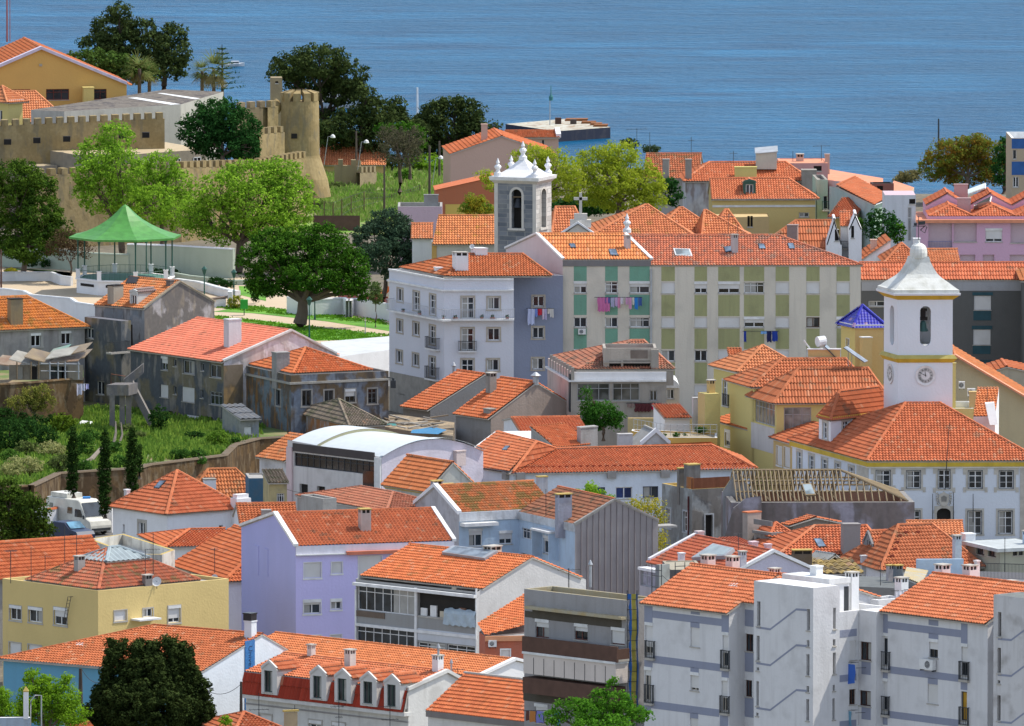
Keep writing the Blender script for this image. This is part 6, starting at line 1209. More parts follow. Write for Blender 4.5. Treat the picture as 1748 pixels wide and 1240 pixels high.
lg=House('grey_ruin_annex','weathered grey brown annex with ledges left of wide orange roof',1475,320,1056,35,L=1285,a=1.2,base=-1,cat='annex');lg.roof('flat',DGY,ph=.02);lg.walls(peeling((.33,.31,.28),(.24,.22,.2),(.2,.18,.16),.6,.5),wl=[(1310,360,1345,450,'d')]);lg.band('L',.55,.95,.05,DGY,'ledge');lg.band('FL',-.1,.1,.2,DGY,'ledge')
lg.chim(1425,82,1625,340,plaster((.38,.33,.29),.4),k='s',at=(.8,3.5,lg.ze-.5),dep=.5,capm=T_PNK)
tr_=House('tiled_house','small dark red roof corner between ruin annex and dark red roofed house',1120,440,1040,20,R=1290,b=4,base=-1);tr_.roof('sf',T_DRD,ry=362);tr_.walls(DGY)
# ---------------- house with open roof terrace in front of the stripes ----------------
crop(860,380)
FT=plaster((.36,.33,.29),.45);PKW=plaster((.55,.44,.40),.35)
fh_=House('terrace_house','grey house with glazed windows, white parapet and roofless loggia on top',445,1045,1160,1,L=288,R=1075,psi=9,base=-1);fh_.roof('flat',GREY,ph=.1)
fh_.walls(FT,PKW,wf=[(485,1064,700,1180,'l'),(720,1062,898,1180,'l'),(965,1112,1014,1180,'w')],fr=flat((.42,.42,.42),.6,name='grey_frame'),gm=glass((.13,.13,.12)));fh_.band('FL',-.12,.03,.2,WHT,'ledge');mb=MB();fh_.F.box(mb,0,fh_.ze,fh_.a,fh_.ze+.68,-.3,-.1,WHP);mb.build('parapet',fh_.e)
f2=House('','',470,972,0,1,O=fh_.pt(.6,.6,0),a=8.,b=12,psi=9,base=fh_.ze-.5,par=fh_.e);f2.roof('hu',tile((.50,.20,.12),(.28,.13,.09),.6,(.15,.11,.08)),ry=782,i0=5.5,i1=1.5,oe=.1);f2.walls(FT)
f3=House('','',0,832,0,1,O=fh_.pt(3.3*3.6,.9,0)if 0 else fh_.pt((672-445)/3.875/FL*1160,.9,0),a=(1025-672)/3.875/FL*1160,b=4,base=fh_.ze,par=fh_.e);f3.roof('flat',FT,ph=.6);f3.walls(plaster((.45,.40,.34),.4),wf=[(697,917,776,980,'d'),(790,915,968,980,'d')]);f3.band('F',-1.25,-1.1,.15,FT,'ledge');f3.panel(f3.F,838,845,952,900,flat((.22,.18,.15),.9),'slatted_screen');f3.panel(f3.F,975,840,1024,975,FT,'pier',d1=.3)
mb=MB()
for i in range(9):b_=fh_.b*i/9;mb.box(fh_.pt(.12,b_,fh_.ze+.55),fh_.u*.12,fh_.v*.14,V((0,0,.55)),FT)
fh_.L.box(mb,0,fh_.ze+.0,fh_.b,fh_.ze+.7,-.2,-.05,PKW);mb.build('terrace_piers',fh_.e)
fa=House('terrace_annex','small cream annex with rounded white roof right of the loggia house',1072,1095,1166,1,R=1162,b=5,base=-1,cat='annex');fa.roof('flat',WHT,capm=WHT,ph=.0);fa.walls(plaster((.56,.50,.40),.15),wf=[(1077,1103,1127,1168,'w')]);mb=MB()
for i in range(8):
 t0,t1=math.pi*i/16,math.pi*(i+1)/16;g=lambda t:(fa.a*(math.sin(t)),fa.ze+.85*math.cos(t));(a0,z0),(a1,z1)=g(t0),g(t1);mb.poly([fa.pt(a0,-.1,z0),fa.pt(a1,-.1,z1),fa.pt(a1,5,z1),fa.pt(a0,5,z0)],WHT,.5);mb.poly([fa.pt(a0,-.1,fa.ze),fa.pt(a1,-.1,fa.ze),fa.pt(a1,-.1,z1),fa.pt(a0,-.1,z0)],WHT,.5)
mb.build('rounded_roof',fa.e)
laundry('laundry','dark checked blanket and crimson towel under the small loggia house window',fh_.F,812,1195,1045,[(815,862,1222,(.25,.18,.16)),(866,975,1250,(.10,.025,.03)),(977,1035,1235,(.55,.01,.06))],off=.25)
crop(860,600)
pipe=fh_.panel(fh_.L,436,150,444,400,IRON,'drainpipe',d1=.1)
tc=House('tiled_house','small orange roofs and white block left of the yellow chimney block',1065,438,1136,10,R=1230,b=5,base=-1);tc.roof('sf',T_MIX,ry=350);tc.walls(WHP);tc.chim(1228,305,1285,432,plaster((.5,.5,.5),.4),k='s',at=(tc.a+.7,.6,tc.ze-.5),dep=.8)
yk=House('yellow_block','plain yellow block with square chimney left of the pale yellow house',1330,282,1134,20,L=1284,R=1432,base=-1,cat='building');yk.roof('flat',YW,ph=.02);yk.walls(YW,YW2);yk.chim(1310,188,1366,285,YW2,at=(.9,.8,yk.ze))
tb=House('terrace_wall','long beige yellow terrace back wall behind railing with potted plants',820,442,1142,-1,R=1412,b=.4,base=-1,cat='wall',psi=0);tb.roof('flat',YW2,capm=WHT,ph=.0);tb.walls(plaster((.50,.40,.20),.1))
OY=plaster((.58,.36,.10),.08);tzz=P(845,530,1134).z
tr2=prism('roof_terrace','railed terrace with white rim and orange yellow front above long white building',[G(845,525,tzz),G(945,545,tzz),G(1060,570,tzz),G(1412,572,tzz),G(1412,540,tzz),G(850,515,tzz)],OY,flat((.35,.3,.22)),base=-1,cat='terrace',copm=WHT,par=.12);mb=MB()
a,b_=G(860,520,tzz),G(1410,560,tzz);pl=[G(860,525,tzz),G(1060,560,tzz),G(1410,562,tzz)];hh=V((0,0,.95))
for p,q in zip(pl[:-1],pl[1:]):
 mb.tube([p+hh,q+hh],.02,GALV,4);mb.tube([p+hh*.55,q+hh*.55],.012,GALV,4)
 for i in range(9):c=p+(q-p)*i/8;mb.tube([c,c+hh],.02,GALV,4)
mb.build('railing',tr2)
for i,(x,y,w)in enumerate(((1070,550,10),(1140,552,26),(1200,552,12),(1300,520,40))):
 r=bush('potted_plant',['small flowering pot plant at left of the yellow terrace','row of low green pot plants in the middle of the yellow terrace','little red flowered pot plant right of the low green ones','large dark potted shrub on the yellow terrace'][i],[(x,y,w,w*.55)],leafm((.05,.14,.03)),z=tzz,ls=.1,cl=.2,cat='potted plant')
cr_=House('tiled_house','small orange roof sliver behind striped block and pale yellow house',1500,905-840,1150,3,R=1580,b=3,base=-1);cr_.roof('sf',T_NEW,rise=.8);cr_.walls(plaster((.3,.12,.09),.4))
# ---------------- old houses, garden terrace ----------------
BLU=peeling((.19,.22,.27),(.15,.11,.07),(.06,.055,.055),.35,.55);OLD=peeling((.19,.165,.11),(.10,.11,.12),(.27,.25,.22),.7,.5);OLDB=peeling((.30,.20,.10),(.2,.16,.12),(.13,.11,.09),.5,.6)
crop(430,600)
rq=House('derelict_house','derelict blue grey two storey house with peeling walls and orange hipped roof',258,158,1165,25,L=-55,R=905,base=0);rq.roof('flat',GREY,ph=.3,capm=plaster((.22,.21,.2),.5))
rq.walls(BLU,peeling((.16,.20,.23),(.12,.10,.08),(.30,.15,.05),.5,.6),wf=[(332,258,392,362,'w'),(480,258,538,350,'w'),(618,252,682,335,'s55'),(768,248,826,345,'t')],wl=[(160,255,190,358,'w')],sur=(flat((.34,.32,.29),.9),.12),fr=flat((.12,.12,.12),.7,name='weathered_frame'),gm=glass((.015,.015,.015)))
rq.band('FL',-.78,-.6,.16,plaster((.36,.34,.30),.5));q2=House('','',225,150,0,25,O=rq.pt(.3,.3,0),a=rq.a-1.6,b=9,par=rq.e,base=2);q2.roof('hu',T_ORG,ry=-22,i0=4.2,i1=5.5,oe=0);q2.chim(115,5,235,135,plaster((.30,.29,.28),.5),k='s',at=(.2,2.6,rq.ze-.2),dep=.8)
lamp=MB();p=rq.F.pt(*rq.F.hit(X(925),Yp(215)),.3);lamp.box(p,(.22,0,0),(0,.22,0),(0,0,.32),IRON);lamp.box(p+V((0,0,.4)),(.1,0,0),(0,.1,0),(0,0,.1),IRON);lamp.tube([p+V((0,0,.5)),p+V((-.8,.2,.6))],.04,IRON,5);tag(lamp.build('wall_lantern',None),'black iron wall lantern on the corner of the derelict blue grey house','lantern')
crop(0,600)
te=House('old_tenement','long old tenement with stained walls, mixed windows and coral roof',1480,65,1172,35,L=864,a=11.4,base=0);te.roof('v',tile((.72,.24,.15),(.64,.19,.11),.05),ry=-137,rf=.6,og=.1,oe=.3,col=.20)
te.walls(peeling((.62,.59,.62),(.50,.46,.44),(.36,.32,.3),.3,.5),OLD,wf=[(1700,180,1712,250,'d')],wl=[(1068,35,1110,125,'s50'),(1210,62,1287,150,'w'),(1390,90,1464,175,'w'),(1060,222,1112,305,'s'),(1203,238,1286,335,'s'),(1386,268,1469,355,'l'),(1147,52,1167,100,'w'),(1329,80,1349,130,'w'),(1148,230,1167,285,'w'),(1326,255,1345,310,'w'),(1113,395,1143,500,'d'),(1174,408,1211,460,'w'),(1244,430,1349,540,'s80'),(1371,435,1406,540,'d'),(1428,445,1471,540,'s')],fr=GALV)
te.cope(plaster((.6,.58,.56),.3),ends='F',w=.3,h=.08);te.panel(te.F,1480,90,1607,520,OLDB,'brown_wall',d1=.03)
crop(0,300);te.chim(1490,948,1608,1125,plaster((.62,.6,.62),.2),k='s',dep=.6);te.dish(650-0,1485,.35,face=te.L)if 0 else None
crop(0,600)
st=House('lean_to','weathered blue lean-to with crumpled sheet roof below the derelict houses',1590,445,1160,20,L=1470,R=1712,base=0,cat='lean-to');st.roof('sf',plaster((.13,.14,.155),.6),rise=.7,col=.5,row=2);st.walls(peeling((.22,.25,.28),(.3,.3,.28),(.15,.15,.14),.6,.6),wf=[(1615,500,1665,550,'s')])
ss=root('outside_staircase','crumbling concrete outside staircase and platform on pillars before the tenement','staircase',te.L.pt(te.b*.8,0,2));mb=MB();pz=P(735,225,1167).z;CO_=peeling((.24,.22,.20),(.16,.15,.15),(.2,.17,.14),.6,.7)
a,b_=P(735,250,1168),P(880,250,1166);mb.box((a+b_)/2,(b_-a)/2,(.35,1.0,0),(0,0,.45),CO_);mb.build('platform',ss);mb=MB()
for x in(742,808,850):p=P(x,285,1166.5);mb.box((p.x,p.y,p.z/2),(.22,0,0),(0,.22,0),(0,0,p.z/2),CO_)
mb.build('pillar',ss);mb=MB();p,q=P(880,240,1168),P(1000,470,1168);d=(q-p);mb.box((p+q)/2,d/2,(.0,1.0,0),(0,0,.55),CO_);mb.build('flight',ss);mb=MB();p,q=P(820,215,1172),P(950,110,1172);mb.box((p+q)/2,(q-p)/2,(0,.5,0),(0,0,.4),CO_);mb.build('flight',ss)
mb=MB();mb.tube([P(735,215,1166),P(735,150,1166),P(830,165,1166)],.035,flat((.2,.07,.04)),5);mb.build('handrail',ss)
crop(0,300)
tw_=House('tower_house','tall narrow grey house with orange roof, dormer and bare gable',955,878,1194,48,L=628,R=1418,base=0);tw_.roof('v',tile((.62,.22,.08),(.4,.15,.06),.4,(.2,.14,.05)),ry=700,rf=.5,og=.03,oe=.15)
tw_.walls(peeling((.42,.38,.38),(.17,.15,.14),(.28,.23,.18),.9,.6),peeling((.17,.20,.23),(.28,.29,.30),(.07,.07,.07),.5,.6),wl=[(833,985,877,1165,'d'),(740,1290,775,1340,'w')],fr=GALV);tw_.cope(plaster((.36,.30,.22),.5),ends='F',w=.25,h=.05)
tw_.chim(730,722,835,868,plaster((.36,.33,.27),.5),k='s',capm=DK,at=(.7,tw_.b*.66,tw_.ze),dep=.6);tw_.chim(1098,690,1150,850,plaster((.15,.13,.12),.5),k='s',at=(tw_.a*.42,.3,tw_.ze+1));tw_.sky([(855,670),(922,680),(905,722),(830,722)],DK,flat((.03,.03,.035),.6))
tw_.dormer(Face(tw_.pt(.4,0,0),tw_.v,tw_.L.n),858,762,908,872,(868,790,900,862),plaster((.5,.52,.5),.3),plaster((.3,.22,.2),.4),back=2.4,out=.05,sh=.15)
tb2=House('flat_annex','flat roofed old grey annex at left corner of the tall narrow house',800,962,1188,40,L=560,R=866,base=0,cat='annex');tb2.roof('flat',plaster((.14,.14,.16),.4),ph=.02,capm=DK);tb2.walls(OLD,OLD,wl=[(573,1010,618,1078,'w'),(640,1360,690,1450,'w')]);tw_.balcony(tb2.F,735,1098,860,1168,depth=.7)
wl_=House('grey_house','old grey house with rusty orange hipped roof and squat chimney at left edge',-330,1022,1186,24,R=560,b=7.5,base=0);wl_.roof('hu',tile((.62,.22,.05),(.42,.15,.05),.5,(.25,.15,.03)),ry=822,i0=.5,i1=3.8)
wl_.walls(peeling((.26,.25,.25),(.33,.31,.3),(.18,.16,.15),.6,.3),wf=[(205,1045,269,1130,'s12'),(405,1030,469,1116,'s12')],sur=(flat((.36,.35,.33),.9),.25),gm=glass((.01,.01,.01)));wl_.chim(55,812,160,985,plaster((.27,.21,.12),.6),k='s',capm=DK,dep=.7)
crop(0,600)
shk=root('shack','ramshackle shack of rusty sheets, poles and glazing on the upper terrace','shack',P(300,180,1172));mb=MB();RS=[corrug((.30,.22,.12),(.2,.15,.1)),corrug((.42,.40,.34),(.3,.28,.24)),corrug((.24,.13,.07),(.35,.28,.2)),corrug((.12,.36,.28),(.3,.3,.24))]
for i,(x0,y0,x1,y1,k)in enumerate(((60,50,240,95,1),(160,35,330,80,0),(300,50,470,20,1),(330,75,520,60,2),(380,35,560,-5,0),(300,40,420,8,3),(430,55,560,40,0),(-40,80,120,100,2))):
 a,b_=P(x0,y0,1171+i*.7),P(x1,y1,1173+i*.6);mb.poly([a,b_,b_+V((.6,3,.45)),a+V((.6,3,.45))],RS[k],.5);mb.poly([a,b_,b_-V((0,0,.08)),a-V((0,0,.08))],RS[k],.5)
mb.build('sheet_roof',shk);mb=MB()
for x in(112,205,255,330,385,432,520):p=P(x,185,1171);mb.tube([p,P(x,70,1171)],.06,GALV if x>300 else WD2,5)
for y in(80,130):mb.tube([P(270,y,1171),P(530,y+5,1171)],.035,GALV,4)
mb.build('post',shk);mb=MB();q=P(60,90,1174.5),P(550,90,1174.5),P(550,190,1174.5),P(60,190,1174.5);mb.poly(q,plaster((.30,.26,.2),.7),.5)
for x0,x1,m in((110,150,RS[1]),(200,245,DK),(330,420,GLS),(410,445,DK)):mb.poly([P(x0,100,1174.4),P(x1,100,1174.4),P(x1,185,1174.4),P(x0,185,1174.4)],m,.5)
mb.build('wall',shk)
RUB=peeling((.14,.09,.045),(.09,.06,.035),(.20,.155,.10),.6,.8)
def wallpath(name,label,pts,z,t,mat,base,coping=None,sink=None):
 q=[G(x,y,z)for x,y in pts];r=root(name,label,'wall',V((sum(p.x for p in q)/len(q),sum(p.y for p in q)/len(q),base)));mb=MB();m2=MB()
 for a,b in zip(q[:-1],q[1:]):
  n=V((-(b-a).y,(b-a).x,0)).normalized()*t
  if n.y<0:n=-n
  A0,B0=V((a.x,a.y,base)),V((b.x,b.y,base));mb.poly([A0,B0,b,a],mat,.5);mb.poly([A0+n,B0+n,b+n,a+n],mat,.5);m2.poly([a,b,b+n,a+n],coping or mat,.5)
  m2.poly([a+V((0,0,.0)),b,b-V((0,0,.12))-n*.15,a-V((0,0,.12))-n*.15],coping or mat,.5)
 mb.poly([V((q[0].x,q[0].y,base)),q[0],q[0]+n,V((q[0].x,q[0].y,base))+n],mat,.5);e=q[-1];mb.poly([V((e.x,e.y,base)),e,e+n,V((e.x,e.y,base))+n],mat,.5)
 mb.build('wall_face',r);m2.build('coping',r);return r
GW=[(225,885),(400,802),(640,785),(920,768),(1000,745),(1500,682),(1570,612),(1720,572),(1900,560)]
wallpath('garden_wall','low shaded end of the garden wall at the left edge',[(-200,905),(225,885)],2.7,.5,RUB,-.5);wallpath('garden_wall','long rough brown retaining wall under the green hillside garden',GW,3.0,.5,RUB,-.5,plaster((.14,.105,.07),.5));wallpath('garden_wall','shaded brown rubble wall left of the old tenement below the shack',[(-60,215),(60,212),(230,200),(420,182),(552,172)],6.2,.5,RUB,2.5)
m,nt,b=_mat('garden_soil');b.inputs['Roughness'].default_value=1;f=noise(nt,(1,1,1),.3,7,.38,.55);nt.links.new(mixc(nt,f,(.26,.19,.11),(.10,.15,.035)),b.inputs['Base Color']);GSO=m
gpts=[G(x,y,2.6)for x,y in[(-200,905)]+GW]+[G(1900,200,2.6),G(-200,200,2.6)];mb=MB();c=G(850,500,2.6)
for a,b_ in zip(gpts,gpts[1:]+gpts[:1]):mb.poly([c,a,b_],GSO,.5)
mb.poly([gpts[0],gpts[-1],V((gpts[-1].x,gpts[-1].y,-1)),V((gpts[0].x,gpts[0].y,-1))],RUB,.5);mb.build('garden_ground',None,'structure')
up=[G(x,y,5.6)for x,y in((-200,212),(60,212),(230,200),(420,182),(552,172),(552,20),(-200,20))];mb=MB();mb.poly(up,GSO,.5);mb.build('upper_terrace_ground',None,'structure')
def tufts(name,region,z,n,mat,h=.35,w=.5,seed=3,mask=None,flower=None):
 rg=np.random.RandomState(seed);Q=[];R=[];(x0,y0,x1,y1)=region;k=0
 while k<n:
  x,y=rg.uniform(x0,x1),rg.uniform(y0,y1)
  if mask and not mask(x,y):continue
  k+=1;g=np.array(G(x,y,z));m_=7;a=rg.uniform(0,6.28,m_);r=rg.uniform(0,w,m_);p=g+np.stack([np.cos(a)*r,np.sin(a)*r,np.zeros(m_)],1);hh=h*rg.uniform(.4,1.2,m_);t=rg.uniform(0,3.14,m_);d=np.stack([np.cos(t),np.sin(t),0*t],1)*rg.uniform(.05,.12,(m_,1));up_=np.stack([rg.uniform(-.1,.1,m_),rg.uniform(-.1,.1,m_),hh],1)
  Q.append(np.stack([p-d,p+d,p+d*.5+up_,p-d*.5+up_],1));R.append(rg.rand(m_))
 mb=MB();mb.quads(np.concatenate(Q),mat,np.concatenate(R));o=mb.build(name,None,'stuff');return o
GRM=leafm((.26,.38,.06),(.09,.19,.03),.3,'grass');GR2=leafm((.10,.20,.03),(.04,.10,.02),.3,'grass')
def gmask(x,y):
 for(xa,ya),(xb,yb_)in zip(GW[:-1],GW[1:]):
  if xa<=x<=xb:return y<ya+(yb_-ya)*(x-xa)/(xb-xa)-6 and y>380
 return x<225 and y<900
tufts('garden_grass',(-40,380,1720,885),2.6,3600,GRM,.42,.5,mask=gmask)
DG1=leafm((.045,.11,.022),(.015,.045,.012));DG2=leafm((.075,.17,.03),(.03,.08,.015));OLG=leafm((.15,.19,.06),(.07,.10,.03));YFL=leafm((.48,.46,.20),(.16,.2,.06))
SH=[('large dark green bush filling the left edge of the garden',[(60,560,110,110),(20,440,90,70)],DG1),('dark green bush in front of the yellow leaved tree',[(170,520,90,80),(240,480,60,60)],DG1),('round yellow green bush above first cypress',[(415,480,85,70)],leafm((.14,.20,.02),(.05,.1,.01))),('dark bush between the upper garden and first cypress',[(310,570,70,75)],DG1),('low grey green bush above the white flowering shrub',[(180,640,75,50)],OLG),('white flowering shrub along the left terrace edge',[(150,760,140,60),(60,800,70,45)],YFL),('small white flowering shrub left of first cypress',[(340,650,95,50)],YFL),('grey green shrub beside the foot of first cypress',[(390,740,70,60)],OLG),('leafy bush between first and second cypress',[(560,620,65,80)],DG2),('green vegetable clump right of second cypress',[(790,725,50,40)],DG2),('rounded bush on the grassy bank before the staircase',[(820,510,60,35)],OLG),('dark shrub against the tenement wall',[(1050,450,62,85)],DG1),('low vegetable plants in the right garden bed',[(1190,680,60,32)],DG2),('leafy plants at the wall end of the garden',[(1310,685,60,35)],DG2),('bright vine clump at the lean-to corner',[(1440,580,70,55)],leafm((.16,.28,.03),(.07,.15,.02))),('small climbing plant by lean-to wall',[(1560,600,40,30)],DG2),('broad leafed shrub below the washing pole',[(600,560,60,45)],DG2),('tangled dark shrubs between the bushes and the upper wall',[(110,440,70,50),(350,455,50,40)],DG1),('spreading yellow green shrub left of the board',[(470,560,40,30)],GR2),('green undergrowth right of the second cypress',[(770,640,50,45)],DG2),('weedy shrub below the concrete platform',[(900,560,70,30)],OLG),('low bush at the base of tenement doors',[(1290,560,60,28)],DG1),('ivy clump spilling over the garden wall top, right',[(1330,722,40,16)],DG2),('ivy clump on the garden wall beside the tall cypress',[(1010,752,30,16)],OLG),('wild shrub at the foot of the first cypress',[(560,760,60,30)],DG2),('pale shrub hanging over left terrace corner',[(60,690,60,45)],GR2)]
for lb,lo,m in SH:bush('bush',lb,lo,m,z=2.6,ls=.24 if m is not YFL else.16,group='bushes in the hillside garden')
def broad(name,label,Y,lo,tk,mat,**k):return tree(name,label,Y,lo,tk,mat,**k)
broad('fruit_tree','yellow leaved fruit tree standing before the brown rubble wall',1166,[(190,300,75,60),(120,340,70,45),(280,270,65,50),(230,350,60,45),(310,340,50,45)],(225,470),leafm((.30,.28,.06),(.12,.15,.03)),ls=.2,dens=.5,tw=.16,cl=.5)
CYP=leafm((.035,.075,.015),(.012,.03,.008),.15)
for lb,x,yt,yb_,w,lean in(('leftmost slim dark cypress with bent foot',488,505,925,34,-10),('middle slim dark cypress in front of brown wall',695,535,1060,38,-4),('tallest of the right pair of cypresses',875,505,950,36,0),('short thin cypress close behind the tall right one',922,622,800,15,0)):
 Yc=G(x,max(yb_,980)if yb_>900 else 960,0).y-(0 if yb_>900 else-6);Yc={488:1086,695:1078,875:1084,922:1092}[x];sc=FL/Yc/1.;n=12
 lo=[(x+lean*i/n*1.5+random.uniform(-2,2),yt+(yb_-yt)*(i+.6)/n,w*(.35+.65*min(1,(i+.5)/4))*(1 if i<n-2 else.85),(yb_-yt)/n*.9)for i in range(n)]
 tree('cypress',lb,Yc,lo,(x,yb_+12),CYP,ls=.16,dens=1.1,cl=.32,cat='cypress',group='cypresses in front of the garden wall',limbs=False,tw=.15,up=.6)
crop(0,880,6.2)
ASP=plaster((.13,.125,.12),.3,(.2,.19,.17));sheet('street',[(300,60),(1300,40),(1250,260),(200,280)],ASP)
def vehicle(name,label,cat,at,yaw,L,Wd,prof,glassy,mat,wheels,par=None):
 """prof: side outline [(x along, z)], extruded over the width with rounded shoulders"""
 r=root(name,label,cat,at);cy,sy_=math.cos(yaw),math.sin(yaw);e=V((cy,sy_,0));n=V((-sy_,cy,0));mb=MB()
 def pt(a,w,z):return V(at)+e*a+n*w+V((0,0,z))
 N_=len(prof);hw=Wd/2
 rings=[]
 for w,k in((-hw,0),(-hw+.12,.1),(hw-.12,.1),(hw,0)):rings.append([pt(a,w*(1 if z<1.2 else(.93 if abs(w)==hw else.95)),z-(0 if k else.05)*(z>1.))for a,z in prof])
 for A_,B_ in zip(rings[:-1],rings[1:]):
  for i in range(N_):j=(i+1)%N_;mb.poly([A_[i],A_[j],B_[j],B_[i]],mat,.5)
 mb.poly(rings[0],mat,.5);mb.poly(rings[-1],mat,.5);mb.build('body',r);mb=MB()
 for x in wheels:
  for w in(-hw-.01,hw-.2):mb=MB();mb.tube([pt(x,w,.33),pt(x,w+.21,.33)],.33,flat((.02,.02,.02),.8,name='rubber'),14);o=mb.build('wheel',r);mb=MB();mb.tube([pt(x,w-.01,.33),pt(x,w+.22,.33)],.18,GALV,10);mb.build('rim',o)
 return r,pt
M_W=flat((.66,.64,.56),.35,name='cream_vehicle_paint')
van,vp=vehicle('camper_van','white high roofed camper van parked beside the garden wall','van',G(830,180,0),math.radians(-52),6,2.05,[(-3,.35),(-3,2.5),(-2.9,2.72),(1.2,2.75),(1.5,2.6),(2.0,1.85),(2.3,1.35),(2.95,1.15),(3.05,.8),(3.05,.35)],None,M_W,(-1.9,2.1))
mb=MB();mb.poly([vp(1.56,-.85,2.48),vp(1.56,.85,2.48),vp(2.24,.92,1.45),vp(2.24,-.92,1.45)],GLS,.5)
for q in mb.v:pass
mb.v=[tuple(V(q)+V((.02,-.03,.04)))for q in mb.v];mb.build('windscreen',van)
for a0,a1,z0,z1,g_ in((.9,1.9,1.4,2.0,GLS),(-.1,.5,1.6,2.1,glass((.2,.14,.08))),(-2.5,-2.1,1.9,2.25,GLS)):
 mb=MB();mb.poly([vp(a0,-1.04,z0),vp(a1,-1.04,z0),vp(a1-(.3 if a0>.8 else 0),-1.0,z1),vp(a0,-1.0,z1)],g_,.5);mb.build('side_window',van)
mb=MB();mb.box(vp(-1.6,0,2.92),vp(1.1,0,0)-vp(0,0,0),vp(0,.75,0)-vp(0,0,0),(0,0,.17),M_W);mb.build('roof_box',van);mb=MB();mb.box(vp(.7,.3,2.82),(.3,0,0),(0,.25,0),(0,0,.07),flat((.05,.25,.6)));mb.build('roof_hatch',van);mb=MB();mb.box(vp(3.07,0,.5),vp(0,.9,0)-vp(0,0,0),vp(.05,0,0)-vp(0,0,0),(0,0,.1),IRON);mb.box(vp(2.2,-1.12,1.45),(.06,0,0),(0,.1,0),(0,0,.15),IRON);mb.build('bumper',van)
car,cp_=vehicle('parked_car','dark blue car with glinting windscreen in front of camper van','car',G(740,262,0),math.radians(-50),4.2,1.75,[(-2.1,.3),(-2.1,.85),(-1.7,1.05),(-1.1,1.48),(.3,1.48),(1.0,.98),(1.9,.85),(2.1,.6),(2.1,.3)],None,flat((.02,.035,.08),.3,name='blue_paint'),(-1.3,1.3));mb=MB();mb.poly([cp_(.36,-.68,1.47),cp_(.36,.68,1.47),cp_(1.02,.74,1.0),cp_(1.02,-.74,1.0)],glass((.12,.28,.4)),.5);mb.v=[tuple(V(q)+V((.02,-.02,.04)))for q in mb.v];mb.build('windscreen',car)
c2,cp2=vehicle('parked_car','pale grey car parked half behind the leafy tree','car',G(560,118,0),math.radians(-50),4.2,1.75,[(-2.1,.3),(-2.1,.85),(-1.7,1.05),(-1.1,1.48),(.3,1.48),(1.0,.98),(1.9,.85),(2.1,.6),(2.1,.3)],None,flat((.5,.5,.5),.3,name='silver_paint'),(-1.3,1.3));mb=MB();mb.poly([cp2(.36,-.68,1.47),cp2(.36,.68,1.47),cp2(1.02,.74,1.0),cp2(1.02,-.74,1.0)],GLS,.5);mb.v=[tuple(V(q)+V((.02,-.02,.04)))for q in mb.v];mb.build('windscreen',c2)
crop(0,600)
wallpath('street_wall','white street wall with orange tiled scalloped top behind the camper van',[(310,1040),(370,1035),(410,1008),(570,1003),(620,1010),(655,1030),(740,1035)],2.0,.3,WHP,-.2,T_NEW);pole('utility_pole','rusty brown pole at the corner of garden wall',318,880,1055,r=.09,mat=flat((.16,.08,.05)))
pole('washing_pole','red brown washing pole on the grass before the staircase',490,300,415,z=2.6,r=.06,mat=flat((.2,.08,.05)))
f=Face(P(505,200,1168),V((.8,.6,0)),V((.6,-.8,0)));laundry('laundry','white sheets drying in the shade left of the tenement',f,497,215,585,[(502,518,290,(.45,.45,.55)),(521,538,285,(.5,.5,.6)),(541,558,260,(.5,.5,.6)),(563,583,250,(.35,.35,.6))],off=.1)
mb=MB();mb.tube([G(545,752,2.6)+V((0,0,.2)),G(600,745,2.6)+V((0,0,.3)),G(668,690,2.6)+V((0,0,.6))],[.1,.22,.15],flat((.22,.19,.15),.9,name='dead_wood'),7);tag(mb.build('dead_log',None),'pale dead log lying between two cypresses','log')
mb=MB();mb.tube([G(745,650,2.6),G(750,620,2.6)+V((.2,0,1.)),G(765,560,2.6)+V((0,0,1.2))],[.16,.1,.05],flat((.13,.11,.09),.9,name='dead_wood2'),6);mb.tube([G(780,640,2.6),G(785,600,2.6)+V((.3,0,.6)),G(800,550,2.6)+V((0,0,1.))],[.12,.09,.04],flat((.13,.11,.09),.9,name='dead_wood2'),6);tag(mb.build('dead_tree',None),'grey dead tree stump with bare limbs right of the second cypress','dead tree')
mb=MB();p=G(568,495,2.6);mb.box(p+V((0,0,.25)),(.5,.0,-.05),(.1,.35,.12),(0,0,.04),WHT);tag(mb.build('board',None),'white board lying on the grass below the staircase','board')
# ---------------- park and bandstand ----------------
crop(0,300)
GRV=plaster((.50,.40,.28),.15,(.35,.28,.2));m,nt,b=_mat('lawn');b.inputs['Roughness'].default_value=1;f=noise(nt,(1,1,1),.25,6,.4,.6);nt.links.new(mixc(nt,f,(.12,.30,.02),(.07,.20,.015)),b.inputs['Base Color']);LWN=m
sheet('park_gravel',[(-300,900),(-300,650),(700,560),(1300,600),(2600,850),(2700,1130),(1300,1130),(600,1000)],GRV)
crop(430,300);sheet('lawn',[(-260,900),(0,860),(500,915),(920,990),(920,1030),(500,965),(0,910)],LWN,dz=.02);sheet('lawn',[(-300,990),(0,950),(420,1000),(870,1050),(700,1085),(300,1095),(-100,1060)],LWN,dz=.021)
crop(0,300);sheet('lawn',[(1580,730),(1760,740),(1760,830),(1590,790)],LWN,dz=.02);sheet('lawn',[(60,620),(480,640),(470,665),(370,630),(60,610)],LWN,dz=.03);sheet('lawn',[(1450,935),(1760,960),(1760,1010),(1430,970)],LWN,dz=.022)
crop(430,300);tufts('lawn_grass',(-250,860,900,1090),0,1500,leafm((.17,.36,.03),(.09,.22,.02),.3,'grass'),.14,.5,mask=lambda x,y:(y<900+x*.1 or y>955+x*.11)and y>862+x*.11)
crop(0,300)
